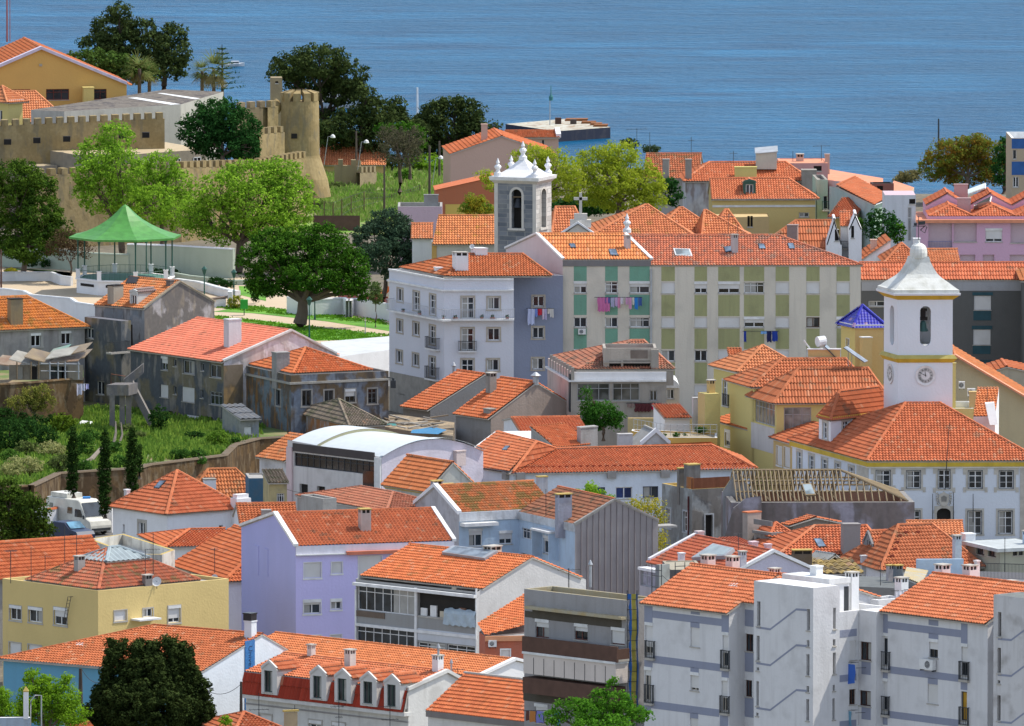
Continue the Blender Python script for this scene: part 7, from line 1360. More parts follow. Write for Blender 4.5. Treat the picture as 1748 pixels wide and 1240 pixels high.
bc=G(828,768,0);bc=V((bc.x,bc.y,0));SB=FL/bc.y/1.;R8=640/3.875/(FL/bc.y)/2
bs_=root('bandstand','bandstand with swept green roof on slim posts and white octagonal base','bandstand',bc);th0=math.radians(14)
def o8(r,z,k):t=th0+k*math.pi/4;return V((bc.x+r*math.cos(t),bc.y+r*math.sin(t),z))
zfl=P(828,700,bc.y-R8).z;zea=P(828,428,bc.y-R8).z;zap=P(832,190,bc.y).z;zpe=P(715,640,bc.y-R8).z
GRF_=flat((.075,.27,.05),.5,name='green_roof_paint',var=.15);prof=[(0,1.09),(.035,1.02),(.09,.9),(.17,.74),(.28,.57),(.42,.4),(.6,.25),(.8,.13),(1.0,.03)]
mb=MB();K_=[(R8*1.15*(1-u_*0),0)for u_ in(0,)]
rp=[(0.0,1.0),(.06,.93),(.13,.80),(.22,.65),(.33,.50),(.47,.35),(.63,.21),(.80,.09),(.93,.02),(1.0,.0)]
for(r0,h0),(r1,h1)in zip(rp[:-1],rp[1:]):
 for k in range(8):
  for a,b_ in((0,.5),(.5,1)):
   def q(r,h,u_):p,s_=o8(R8*1.19*r,zea+(zap-zea)*h,k),o8(R8*1.19*r,zea+(zap-zea)*h,k+1);w=p+(s_-p)*u_;w.z+=.05*r*(abs(u_-.5)*2)**2;return w
   mb.poly([q(r0,h0,a),q(r1,h1,a),q(r1,h1,b_),q(r0,h0,b_)],GRF_,.5)
mb.build('roof',bs_)
mb=MB()
for k in range(8):p,q=o8(R8*1.19,zea,k),o8(R8*1.19,zea,k+1);d=V((0,0,.14));mb.poly([p+V((0,0,.05)),q+V((0,0,.05)),q-d,p-d],GRF_,.5)
mb.build('fascia',bs_)
PG=flat((.02,.09,.07),.5,name='dark_green_paint')
for k in range(8):mb=MB();p=o8(R8,zpe,k);mb.tube([p,(p.x,p.y,zea)],.07,PG,8);mb.tube([(p.x,p.y,zea-.5),(p.x,p.y,zea-.1)],[.08,.2],PG,8);mb.build('post',bs_)
for k in range(8):mb=MB();p=o8(R8,0,k);mb.box((p.x,p.y,(zfl+zpe)/2),(.2,0,0),(0,.2,0),(0,0,(zpe-zfl)/2),WHP);mb.box((p.x,p.y,zpe),(.24,0,0),(0,.24,0),(0,0,.04),WHP);mb.build('pedestal',bs_)
mb=MB()
for k in range(8):mb.poly([o8(R8*1.03,0,k),o8(R8*1.03,0,k+1),o8(R8*1.03,zfl,k+1),o8(R8*1.03,zfl,k)],WHP,.5)
mb.poly([o8(R8*1.03,zfl,k)for k in range(8)],flat((.10,.22,.18),.6,name='green_floor'),.5);mb.build('base',bs_);mb=MB()
for k in range(8):p,q=o8(R8*1.06,zfl,k),o8(R8*1.06,zfl,k+1);i_,j_=o8(R8*.97,zfl,k),o8(R8*.97,zfl,k+1);d=V((0,0,.1));mb.poly([p-d,q-d,q+d*.4,p+d*.4],WHP,.5);mb.poly([p+d*.4,q+d*.4,j_+d*.4,i_+d*.4],WHP,.5)
mb.build('rim',bs_)
for k in range(8):
 p,q=o8(R8*1.035,0,k),o8(R8*1.035,0,k+1);e=(q-p).normalized();L_=(q-p).length;n=V((e.y,-e.x,0));f=Face(p,e,n if(n.dot(p-bc)>0)else-n);mb=MB();f.box(mb,L_*.2,zfl-.65,L_*.8,zfl-.4,0,.03,DK);mb.build('vent_slot',bs_)
 p,q=o8(R8,0,k),o8(R8,0,k+1);mb=MB();mb.tube([p+V((0,0,zfl+.8)),q+V((0,0,zfl+.8))],.02,PG,4);
 for i in range(1,7):c=p+(q-p)*i/7;mb.tube([c+V((0,0,zfl)),c+V((0,0,zfl+.8))],.012,PG,3)
 mb.build('railing',bs_)
wallpath('park_wall','curved white low wall at the left of the bandstand',[(-40,640),(100,636),(330,636),(400,662),(468,668)],.9,.3,WHP,0,WHT);wallpath('park_wall','long white wall in front of the bandstand square',[(-60,742),(20,745),(150,760),(200,785),(460,808),(500,835),(640,856)],2.2,.3,WHP,-1,WHT);wallpath('park_wall','curved white wall with end pier right of the bandstand',[(1150,680),(1300,700),(1430,735),(1500,752),(1560,762)],.8,.5,WHP,0,WHT)
crop(0,300);mb=MB();p=G(1430,870,0);mb.box(p+V((0,0,.4)),(.9,.1,0),(0,.5,0),(0,0,.4),WHP);mb.box(p+V((.1,0,.85)),(1.2,.2,.15),(0,.6,0),(0,0,.06),plaster((.2,.15,.12),.3));mb.box(p+V((1.3,0,.75)),(.2,0,0),(0,.55,0),(0,0,.75),WHP);tag(mb.build('stone_bench',None),'white masonry seat with brown slab at the park path','bench')
MINT=plaster((.40,.46,.38),.25,(.25,.3,.22));wallpath('boundary_wall','long pale green boundary wall behind the bandstand',[(840,450),(1130,458),(1540,482)],2.9,.4,MINT,-.5,WHP);wallpath('boundary_wall','shaded pale green boundary wall left behind bandstand',[(-60,470),(400,490),(600,510),(850,520)],1.9,.4,MINT,-.5,MINT)
wallpath('garden_step','low pale green planter wall behind the bandstand',[(-60,560),(400,580),(860,590),(1250,660),(1540,690),(1800,690)],.5,.3,MINT,-.3,MINT)
crop(430,300);wallpath('park_wall','white wall along the street below the wide coral tree',[(230,800),(400,815),(600,805),(640,828),(680,810),(915,850)],1.6,.3,WHP,-.5,WHT)
crop(430,300);lwl=prism('low_white_building','plain white flat building between the derelict house and white corner block',[G(455,1100,3.2),G(915,1062,3.2),G(930,1150,3.2),G(500,1210,3.2)][::1],WHP,plaster((.5,.52,.52),.2),base=-1,cat='building')
pg=root('playground','playground wall and orange slide at foot of the white corner block','playground',G(860,800,0));mb=MB();mb.tube([G(800,790,1.5),G(870,775,1.4),G(905,745,1.8)],.28,flat((.7,.18,.03),.4,name='orange_plastic'),8);mb.build('slide',pg);mb=MB();a,b_=G(570,790,1.2),G(900,800,1.2);mb.poly([a,b_,b_+V((0,0,-1.2)),a+V((0,0,-1.2))],flat((.42,.14,.12),.8),.5);a,b_=G(570,750,1.6),G(690,760,1.6);mb.poly([a,b_,b_+V((0,0,-1.2)),a+V((0,0,-1.2))],flat((.42,.38,.2),.8),.5);mb.build('painted_wall',pg)
def street_lamp(label,x,yt,yb_,group='green park lanterns',s=1.):
 f=G(x,yb_,0);zt=P_(0,Yp(yt),f.y).z;r=root('street_lamp',label,'street lamp',f,group);mb=MB();mb.tube([f,f+V((0,0,.6)),(f.x,f.y,zt-.8)],[.11,.07,.05],PG,7);mb.build('post',r);mb=MB();mb.lathe((f.x,f.y,zt-.8),[(.1,0),(.24,.5),(.3,.52),(.05,.8)],PG,6);mb.build('lantern',r)
 return r
crop(0,300)
street_lamp('park lantern in the shade left of the bandstand',150,420,640);street_lamp('park lantern rising in front of the green roof',968,395,700);street_lamp('park lantern nearest the masonry seat',1548,620,880);street_lamp('slim park lantern right of the tower house gable',1352,600,840)
crop(430,300);street_lamp('tall lamp post on lawn left of white corner block',416,740,955);street_lamp('dark lamp post in front of the coral tree trunk',380,800,1080);pole('signpost','thin grey signpost on the lawn edge',750,935,1050,r=.04,mat=GALV)
crop(0,300);pole('lamp_mast','dark mast at the left edge before the square',8,490,790,r=.09,mat=flat((.1,.05,.04)))
mb=MB();p=G(1615,925,0);mb.tube([p,p+V((0,0,1.))],.05,PG,6);mb.box(p+V((0,0,1.05)),(.35,0,0),(0,.3,0),(0,0,.42),flat((.03,.35,.04),.5,name='green_plastic'));tag(mb.build('litter_bin',None),'bright green litter bin on the lawn edge','bin')
HG=leafm((.03,.08,.02),(.012,.04,.01))
for lb,lo in(('clipped dark hedge right of the bandstand',[(1430,700,60,25),(1500,715,60,25)]),('clipped hedge block at the park path corner',[(1690,800,30,35)]),('low hedge on the planter wall behind the bandstand',[(560,585,80,18),(700,590,80,18)]),('small plants on the planter right behind bandstand',[(1030,640,60,22),(1150,640,40,18)]),('dark shrubs in shade on the left planter',[(210,580,40,25),(300,580,35,25)])):bush('hedge',lb,lo,HG,z=0.2,ls=.14,cl=.3,cat='hedge')
bush('flowering_bush','yellow flowering bush beside the park lantern',[(1560,835,55,45)],leafm((.5,.42,.05),(.10,.18,.02)),z=0,ls=.12,cl=.25);bush('flowering_bush','yellow flowers at the left end of park wall',[(70,628,45,14)],leafm((.5,.38,.03),(.10,.18,.02)),z=0,ls=.12,cl=.25)
# ---------------- castle ----------------
SAND=peeling((.36,.275,.14),(.30,.225,.11),(.22,.185,.12),.4,.5);SANDD=plaster((.33,.26,.16),.4,(.15,.12,.09));OCH=plaster((.60,.38,.12),.08,(.4,.25,.1));GRVL=peeling((.09,.08,.08),(.16,.14,.12),(.22,.2,.17),.6,.8)
def crenel(name,label,pts,t,mat,base,mw=.62,gap=.5,mh=.62):
 q=[V(p)for p in pts];r=root(name,label,'castle wall',V((q[0].x,q[0].y,base)));mb=MB();m2=MB()
 for a,b in zip(q[:-1],q[1:]):
  e=(b-a);L=V((e.x,e.y,0)).length;e/=L;n=V((-e.y,e.x,0)).normalized();n=n if n.y>0 else-n
  for k in(0,t):mb.poly([V((a.x,a.y,base))+n*k,V((b.x,b.y,base))+n*k,b+n*k,a+n*k],mat,.5)
  mb.poly([a,b,b+n*t,a+n*t],mat,.5);mb.poly([V((b.x,b.y,base)),b,b+n*t,V((b.x,b.y,base))+n*t],mat,.5);k=int(L/(mw+gap))
  for i in range(k):c=a+e*((i+.3)*L/k+mw/2);m2.box(c+n*t/2+V((0,0,mh/2)),V((e.x,e.y,e.z))*mw/2,n*(t/2+.03),V((0,0,mh/2)),mat)
 mb.build('wall_face',r);m2.build('crenellation',r);return r
crop(0,0,1)
crenel('castle_wall','upper crenellated castle wall with square gun ports at left edge',[P(-40,218,1398),P(281,203,1402)],.9,SAND,0)
for x in(13,63,114,209,249):mb=MB();p=P(x,243-x*.05,1397.6);mb.box(p,(.36,.0,0),(0,.4,0),(0,0,.27),DK);tag(mb.build('gun_port',None),{13:'leftmost square gun port',63:'second square gun port from the left edge',114:'third square gun port from the left edge',209:'gun port mostly behind the bright tree',249:'rightmost square gun port'}[x]+' in the upper castle wall','gun port','gun ports in the upper castle wall')
crenel('castle_wall','lower crenellated castle wall behind the bright green trees',[P(60,300,1372),P(120,298,1374),P(230,292,1378),P(310,287,1380),P(440,283,1392),P(523,269,1404)],.9,SAND,0)
crenel('castle_wall','short crenellated wall joining the round castle tower',[P(443,230,1404),P(486,226,1409)],.8,SAND,2);crenel('castle_wall','narrow tall crenellated wall left of the round tower',[P(405,186,1420),P(456,183,1422)],.7,SANDD,3);crenel('castle_wall','small crenellated pier beside the round tower',[P(457,184,1416),P(475,182,1417)],.7,SAND,3)
tc_=P(512,266,1421);mb=MB();R_=2.0;rt=root('castle_tower','round sandstone castle tower with wedge battlements and flared foot','castle tower',V((tc_.x,tc_.y,0)));zt=P_(0,172,1421).z;zb=P_(0,268,1421).z;zf=P_(0,310,1421).z
mb.lathe((tc_.x,tc_.y,0),[(R_+1.15,zf-1.5),(R_+.8,zf+.3),(R_+.05,zb),(R_,zb+.2),(R_-.08,zt)],SAND,40);mb.build('shaft',rt);mb=MB()
for k in range(11):
 t0=k*2*math.pi/11;a_,b_=t0-.19,t0+.19
 def c(r,t,z):return V((tc_.x+r*math.cos(t),tc_.y+r*math.sin(t),z))
 o_,i_,z1_,z2_=R_-.02,R_-.95,zt+.85,zt+1.1
 mb.poly([c(o_,a_,zt),c(o_,b_,zt),c(o_,b_,z1_),c(o_,a_,z1_)],SAND,.5);mb.poly([c(o_,a_,z1_),c(o_,b_,z1_),c(i_,b_,z2_),c(i_,a_,z2_)],SAND,.5)
 for t in(a_,b_):mb.poly([c(o_,t,zt),c(o_,t,z1_),c(i_,t,z2_),c(i_,t,zt)],SAND,.5)
 mb.poly([c(i_,a_,zt),c(i_,b_,zt),c(i_,b_,z2_),c(i_,a_,z2_)],SAND,.5)
mb.build('battlement',rt);mb=MB();mb.box(V((tc_.x-.55,tc_.y-1.88,(zt+zb)/2-.6)),(.3,-.05,0),(0,.1,0),(0,0,.25),DK);mb.build('embrasure',rt);mb=MB();mb.lathe((tc_.x-R_-.4,tc_.y,zt-1.6),[(.1,0),(.5,.6),(.55,1.2),(.3,1.6),(.05,1.8)],SAND,12);mb.build('corner_turret',rt)
tb_=House('guard_block','small square sandstone block above the castle tower',462,133,1432,3,R=482,b=1.6,base=5,cat='tower');tb_.roof('flat',SANDD,ph=.0);tb_.walls(SANDD,wf=[(470,139,475,143,'d')])
crop(0,0)
gh=House('gabled_hall','large ochre gabled hall with orange roof at top left',-295,566,1440,9,R=838,b=14,base=0,cat='hall');gh.roof('v',T_NEW,ry=318,oe=.5,og=.2);gh.walls(OCH,wf=[(305,590,457,662,'l'),(580,590,705,660,'l'),(60,592,200,640,'l')],fr=flat((.16,.03,.02),.6,name='dark_red_wood'));gh.cope(flat((.60,.55,.66),.7,name='lilac_coping'),ends='F',w=.8,h=.16,lift=.05)
gh.chim(545,578,625,690,plaster((.62,.50,.18),.1),at=((585+295)/3.875/16.7,-1.4,gh.ze-3),k='s');gh.panel(gh.F,258,424,278,440,flat((.4,.38,.3)),'vent',d1=.1)
y5=House('yellow_cottage','pale yellow cottage with orange hipped roof at left edge below the ochre hall',55,662,1420,40,L=-120,R=150,base=0);y5.roof('hu',T_PNK,ry=572,oe=.5);y5.walls(YW,wl=[(-20,730,15,800,'w')]);y5.band('FL',-.3,0,.2,WHT)
y6=House('tiled_house','long orange hipped roof between yellow cottage and ochre hall',-60,800,1428,5,R=440,b=8,base=0);y6.roof('hu',T_PNK,ry=607,i0=.5,i1=3);y6.walls(YW)
zf_=10.2;fb=prism('flat_roof_barracks','long low grey building with dark gravel roof inside the castle',[G(205,728,zf_),G(425,738,zf_),G(1195,692,zf_),G(1478,608,zf_),G(1100,592,zf_)],plaster((.44,.42,.38),.3),GRVL,base=0,cat='building')
mb=MB()
for q in(((845,648),(905,645),(1195,690),(1130,694)),((1040,618),(1075,616),(1325,652),(1290,658))):mb.poly([G(x,y,zf_+.02)for x,y in q],WHT,.5)
mb.build('white_roof_strip',fb)
z7=7.5;f7=prism('flat_roof_annex','low flat sand coloured building with small windows before the upper castle wall',[G(218,980,z7),G(500,1024,z7),G(880,1022,z7),G(1366,988,z7),G(1100,942,z7),G(520,960,z7)],plaster((.30,.26,.20),.5),plaster((.46,.37,.24),.3),base=0,cat='building')
fc_=Face(G(880,1022,z7)+V((0,-.02,0)),G(1366,988,z7)-G(880,1022,z7),V((.1,-1,0)));fc_.n=V((fc_.e.y,-fc_.e.x,0))
for q in((945,1062,990,1105),(1155,1048,1195,1092),(1278,1040,1328,1090)):window(fc_.off(.16),f7,fc_.rect(*q),'w')
f8=prism('flat_roof_shed','tiny flat roofed shed at foot of the upper castle wall',[G(60,1090,6.2),G(260,1100,6.2),G(378,1096,6.2),G(200,1062,6.2)],plaster((.33,.28,.22),.4),plaster((.4,.33,.22),.3),base=0,cat='shed')
crop(430,0);m,nt,b=_mat('field');b.inputs['Roughness'].default_value=1;f=noise(nt,(1,1,1),.3,7,.4,.6);nt.links.new(mixc(nt,f,(.13,.26,.03),(.20,.20,.08)),b.inputs['Base Color']);sheet('field_ground',[(-500,1240),(250,1130),(1350,1130),(1420,1350),(900,1560),(-500,1500)],m,dz=.01)
tufts('field_grass',(400,1130,1330,1470),0,1500,leafm((.20,.38,.05),(.30,.34,.12),.3,'grass'),.5,.8)
crenel('castle_wall','small ruined crenellated wall piece in the green field',[P(545,1095,1448),P(715,1100,1448),P(720,1105,1450)],.6,SANDD,0,.5,.45);crenel('castle_wall','low crumbling wall stub right of the ruined wall piece',[P(715,1145,1446),P(825,1140,1449)],.5,SANDD,0,.4,.4)
fz_=House('tiled_house','long salmon orange roof beyond the field right of castle tower',455,1085,1462,0,R=880,b=8,base=-2);fz_.roof('u',T_PNK,ry=962);fz_.walls(YW2)
r=root('wire_fence','rusty wire mesh fence on poles beside the field','fence',G(650,1500,0));mb=MB();crop(430,300);FP=[(410,340,115),(478,330,170),(537,330,175),(595,320,155),(657,270,132),(742,245,105),(925,160,125),(1050,140,90),(1112,130,60)];tp=[]
for x,yb_,yt in FP:p=G(x,yb_,0);t=P(x,yt,p.y);tp.append((p,t));mb.tube([p,t],.05,flat((.14,.08,.06)),5)
mb.build('fence_post',r);mb=MB()
for(p,t),(p2,t2)in zip(tp[:-1],tp[1:]):
 for k in(.35,.65,.98):mb.tube([p+(t-p)*k,p2+(t2-p2)*k],.015,IRON,3)
 for k in range(1,12):a=p+(p2-p)*k/12;b_=t+(t2-t)*k/12;mb.tube([a,b_],.009,IRON,3)
mb.build('mesh',r);wallpath('rusty_wall','rust brown low wall below the wire fence',[(410,265),(600,262),(720,270)],0,.3,flat((.12,.065,.05)),-5)if 0 else None
mb=MB();a,b_=G(410,365,0),G(715,365,0);h_=V((0,0,1.5));mb.poly([a,b_,b_+h_,a+h_],flat((.13,.07,.055)),.5);mb.poly([p+V((0,.2,0))for p in(a,b_,b_+h_,a+h_)],flat((.13,.07,.055)),.5);tag(mb.build('rusty_wall',None),'rust brown low wall below the wire fence','wall')
crop(430,0)
for lb,x,yt,yb_,r_ in(('dark wooden pole before the salmon roof',690,868,1075,.11),('tall dark pole standing in the field',876,1095,1500,.11),('dark wooden pole right of the bare tree',1175,965,1420,.13),('dark pole behind the right one, near the olive',1240,935,1190,.12)):pole('utility_pole',lb,x,yt,yb_,Y=None if yb_>1150 else 1450,r=r_,mat=flat((.11,.085,.07)))
for lb,x,y in(('small white street lamp head above the salmon roof',535,900),('white street lamp head right of the wooden pole',757,935),('white street lamp head before the olive tree',1250,1040)):mb=MB();p=P(x,y,1445);mb.tube([p,p+V((-.5,0,-.1)),(p.x-.9,p.y,p.z-3)],.035,GALV,5);mb.lathe(p-V((0,0,.25)),[(.05,0),(.28,.08),(.2,.3),(.03,.42)],WHT,8);tag(mb.build('street_lamp',None),lb,'street lamp')
# ---------------- church and neighbours ----------------
crop(860,150)
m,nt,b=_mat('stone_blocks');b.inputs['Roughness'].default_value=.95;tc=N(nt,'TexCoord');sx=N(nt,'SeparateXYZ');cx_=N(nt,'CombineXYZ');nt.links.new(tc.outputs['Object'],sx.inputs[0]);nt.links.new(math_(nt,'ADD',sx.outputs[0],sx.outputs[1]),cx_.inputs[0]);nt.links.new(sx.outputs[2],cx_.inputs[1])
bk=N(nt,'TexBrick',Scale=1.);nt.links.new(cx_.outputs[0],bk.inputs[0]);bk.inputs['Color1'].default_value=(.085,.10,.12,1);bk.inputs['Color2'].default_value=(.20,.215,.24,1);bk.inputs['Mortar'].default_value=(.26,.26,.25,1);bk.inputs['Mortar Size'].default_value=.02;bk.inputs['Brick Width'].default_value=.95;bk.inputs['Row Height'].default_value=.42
nt.links.new(mixc(nt,math_(nt,'MULTIPLY',noise(nt,(1,1,1),.5,6,.5,.75),.5),bk.outputs[0],(.40,.39,.36)),b.inputs['Base Color']);STB_SHADE=m;STB_LIT=m.copy()  # same stone twice: shade painted into the first, sunlight into the lighter copy
for n_ in STB_LIT.node_tree.nodes:
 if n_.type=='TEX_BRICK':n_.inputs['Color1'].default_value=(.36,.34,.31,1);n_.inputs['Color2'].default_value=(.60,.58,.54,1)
PST=plaster((.58,.55,.50),.35,(.3,.28,.25))
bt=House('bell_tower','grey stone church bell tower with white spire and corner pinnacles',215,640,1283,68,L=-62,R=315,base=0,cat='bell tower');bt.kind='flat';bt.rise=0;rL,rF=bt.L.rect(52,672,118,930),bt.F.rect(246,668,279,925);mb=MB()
bt.L.wall(mb,[(0,0),(bt.b,0),(bt.b,bt.ze),(0,bt.ze)],[rL],STB_SHADE,.6);bt.F.wall(mb,[(0,0),(bt.a,0),(bt.a,bt.ze),(0,bt.ze)],[rF],STB_LIT,.6);bt.B.wall(mb,[(0,0),(bt.a,0),(bt.a,bt.ze),(0,bt.ze)],[],STB_SHADE);bt.R.wall(mb,[(0,0),(bt.b,0),(bt.b,bt.ze),(0,bt.ze)],[],STB_SHADE)
for f,rr,M_ in((bt.L,rL,STB_SHADE),(bt.F,rF,STB_LIT)):
 a0,z0,a1,z1=rr;m_,r0=(a0+a1)/2,(a1-a0)/2;hk=min(r0,.55)
 for i in range(8):
  t0,t1=math.pi*i/8,math.pi*(i+1)/8;p,q=(m_+r0*math.cos(t0),z1-hk+hk*math.sin(t0)),(m_+r0*math.cos(t1),z1-hk+hk*math.sin(t1));mb.poly([f.pt(p[0],p[1]),f.pt(q[0],q[1]),f.pt(q[0],z1),f.pt(p[0],z1)],M_,.5)
  mb.poly([f.pt(m_+(r0+.22)*math.cos(t0),z1-hk+(hk+.22)*math.sin(t0),.04),f.pt(m_+(r0+.22)*math.cos(t1),z1-hk+(hk+.22)*math.sin(t1),.04),f.pt(q[0],q[1],.04),f.pt(p[0],p[1],.04)],PST,.5)
 for x in(a0-.22,a1):f.box(mb,x,z0,x+.22,z1-hk,0,.04,PST)
 f.box(mb,a0-.35,z0-.2,a1+.35,z0,-.1,.12,PST)
for x in(0,bt.b-.35):bt.L.box(mb,x,0,x+.35,bt.ze,0,.05,PST)
mb.build('tower_wall',bt.e);mb=MB();c=bt.pt(bt.a*.5,bt.b*.5,0);mb.box(V((c.x,c.y,rL[1]+2)),bt.u*(bt.a/2-.65),bt.v*(bt.b/2-.65),V((0,0,3)),DK);mb.build('belfry_interior',bt.e)
p=bt.L.pt((rL[0]+rL[2])/2,rL[1]+1.9,-.35);mb=MB();mb.lathe(p,[(.42,0),(.36,.15),(.26,.5),(.2,.75),(.05,.85)],flat((.04,.045,.055),.6,.3,name='old_bronze'),14);mb.tube([p+V((-.5,0,.95)),p+V((.5,0,.95))],.07,WD2,5);mb.build('bell',bt.e)
ring(bt,bt.ze,bt.ze+.3,.02,.3,PST,'cornice',bt.e);ring(bt,bt.ze+.3,bt.ze+.62,.35,.4,WHT,'cornice',bt.e);za,zs=bt.zat(bt.a/2,bt.b/2,472),bt.ze+.62;mb=MB()
pr=[(1.05,0),(1.,.06),(.78,.2),(.56,.4),(.38,.62),(.22,.85),(.12,1.)]
for(r0,h0),(r1,h1)in zip(pr[:-1],pr[1:]):
 A_=[bt.pt(bt.a/2*(1+i*r0),bt.b/2*(1+j*r0),zs+(za-zs)*h0)for i,j in((-1,-1),(1,-1),(1,1),(-1,1))];B_=[bt.pt(bt.a/2*(1+i*r1),bt.b/2*(1+j*r1),zs+(za-zs)*h1)for i,j in((-1,-1),(1,-1),(1,1),(-1,1))]
 for i in range(4):mb.poly([A_[i],A_[(i+1)%4],B_[(i+1)%4],B_[i]],WHP,.5)
mb.build('spire',bt.e)
def pinn(par,c,s,name='pinnacle'):mb=MB();mb.lathe(c,[(.34*s,0),(.34*s,.3*s),(.2*s,.4*s),(.16*s,.55*s),(.32*s,.8*s),(.26*s,.95*s),(.1*s,1.05*s),(.17*s,1.2*s),(.02*s,1.6*s)],WHP,10);return mb.build(name,par)
pinn(bt.e,V((c.x,c.y,za-.1)),1.1)
for i,j in((.06,.06),(.94,.06),(.94,.94),(.06,.94)):pinn(bt.e,bt.pt(bt.a*i,bt.b*j,zs),1.05)
T_CH=tile((.62,.23,.10),(.46,.15,.07),.35,(.30,.18,.05))
for lb,x,y,R_,Y,ry,i0,i1,b_ in(('large orange hipped church roof right of the bell tower',500,1020,1300,1282,776,6.5,4.4,11),('second hipped church roof behind the first',960,1010,1500,1294,795,3.2,4.1,9),('third lower orange roof of the church',1330,1000,1660,1290,812,.3,4.2,8),('ribbed orange church roof between bell tower and cross',330,1010,560,1296,790,.5,1,8),('small hipped brownish roof right of the church roofs',1385,990,1600,1300,808,1.4,1.4,6)):
 h=House('church_roof',lb,x,y,Y,4,R=R_,b=b_,base=0,cat='church building');h.roof('hu',T_CH,ry=ry,i0=i0,i1=i1);h.walls(PST)
cg=House('church_gable','white edged church pediment carrying a stone cross',375,975,1268,0,R=605,b=1,base=0,cat='church gable');cg.roof('v',PST,ry=895,col=1.2,row=2,amp=0,oe=0,og=0);cg.walls(PST);cg.cope(WHP,ends='F',w=.5,h=.1);mb=MB();c=P(508,905,1268.5);mb.box(c+V((0,0,.1)),(.95,0,0),(0,.4,0),(0,0,.35),PST);mb.box(c+V((0,0,.7)),(.6,0,0),(0,.3,0),(0,0,.3),PST);mb.build('pedestal',cg.e);mb=MB();mb.box(c+V((0,0,1.9)),(.13,0,0),(0,.1,0),(0,0,1.),PST);mb.box(c+V((0,0,2.35)),(.62,0,0),(0,.1,0),(0,0,.13),PST);mb.build('cross',cg.e)
o=pinn(None,P(815,960,1270),1.1,'stone_urn');tag(o,'pale stone urn finial behind the ribbed orange roof','urn')
crop(430,300)
hA=House('long_cottage','cream cottage with lichened orange roof left of the bell tower',1205,442,1293,0,R=1606,b=8,psi=-7,base=0);hA.roof('u',tile((.66,.26,.10),(.48,.17,.07),.4,(.4,.24,.04)),ry=266,rf=.5);hA.walls(plaster((.60,.58,.50),.15));hA.panel(hA.F,1190,440,1222,800,OCH,'corner_pilaster',d1=.06)
hB=House('tiled_house','small orange roof between olive tree and cream cottage',1060,408,1300,0,R=1190,b=6,base=0);hB.roof('u',T_PNK,ry=318);hB.walls(WHP)
hC=House('pink_house','flat topped lilac pink house with grey chimney block behind olive tree',965,205,1345,0,R=1258,b=5,base=0);hC.roof('flat',GREY,ph=.4);hC.walls(plaster((.55,.42,.48),.1));hC.chim(1143,125,1238,210,plaster((.3,.3,.3),.4),k='s',at=(hC.a*.75,2,hC.ze),dep=.3)
hD=House('terracotta_house','terracotta wall with sloping top above yellow base left of bell tower',1215,95,1370,2,R=1640,b=5,base=0);hD.kind='sl';hD.rise=1.4;hD.walls(plaster((.46,.16,.08),.08));hD.panel(hD.F,1280,190,1600,300,plaster((.66,.48,.12),.08),'yellow_wall',d1=.05);mb=MB();mb.poly([hD.pt(-.1,-.15,hD.ze),hD.pt(hD.a,-.15,hD.ze+1.4),hD.pt(hD.a,5,hD.ze+1.4),hD.pt(-.1,5,hD.ze)],T_NEW,.5);mb.build('roof',hD.e)
crop(0,0,1);PNKW=plaster((.52,.36,.29),.07,(.4,.3,.25))
hE=House('pink_house','salmon pink house with blank gable and tall chimney before the river',769,263,1395,5,R=944,b=9,base=0);hE.roof('v',T_NEW,ry=232.5,rf=.5,oe=.1);hE.walls(PNKW);hE.chim(825,212,836,239,PNKW,k='s',at=(3.5,1.2,hE.ze+1.3));mb=MB()
crop(860,150);hF=House('pink_house','pink house with white gable end just below the pier',20,326,1430,3,R=362,b=5,base=0);hF.roof('u',T_NEW,ry=286);hF.walls(PNKW,wf=[(250,345,270,400,'w')]);hF.cope(WHP,ends='R',w=.5,h=.2);hF.R=hF.R
hG=House('tiled_house','old orange roofed house with grey chimney before the river',930,590,1400,2,R=1285,b=9,psi=-4,base=0);hG.roof('u',T_OLD,ry=437);hG.walls(GREY);hG.chim(1178,472,1222,600,CONC,k='s',at=(hG.a-3.2,-.5,hG.ze-.3));hG.ant(1240,325,435,((350,.6),),tp=4.5);hG.ant(848,270,430,((275,2.2),),at=(-1,4,hG.ze+2));hG.ant(898,295,430,at=(.3,4,hG.ze+2))
CRE=plaster((.62,.48,.20),.08,(.4,.33,.2));BEI=plaster((.50,.37,.18),.08)
crop(0,0,1)
hH=House('cream_house','cream house with white trimmed front and green framed dormer',1216,338,1330,2,R=1392,b=7,base=0);hH.roof('hu',T_PNK,ry=305,i0=0,i1=2.4);hH.walls(CRE,wf=[(1364,363,1381,371,'w')]);hH.band('F',-.9,-.7,.08,WHT);hH.band('F',-.2,0,.12,WHT);hH.cope(CRE,ends='L',w=.4,h=.15);hH.dormer(Face(hH.pt(0,.6,0),hH.u,hH.F.n),1269,309,1290,337,(1273,315,1286,332),flat((.05,.12,.09)),T_PNK,back=1.6,out=0,sh=.12)
hI=House('cream_house','larger orange hipped roof behind the cream house with grey blue side wall',1172,308,1347,2,R=1380,b=8,base=0);hI.roof('hu',T_PNK,ry=277.5,i0=2.4,i1=2);hI.walls(peeling((.42,.44,.48),(.5,.5,.5),(.2,.15,.13),.3,.4));hI.chim(1254,285,1292,304,plaster((.62,.55,.2),.1),k='s',dep=.3);hI.chim(1164,272,1175,306,CONC,k='s',at=(.2,.2,hI.ze));hI.chim(1368,290,1394,312,CONC,k='s');hI.ant(1252,258,280,((262,.8),),tp=4)
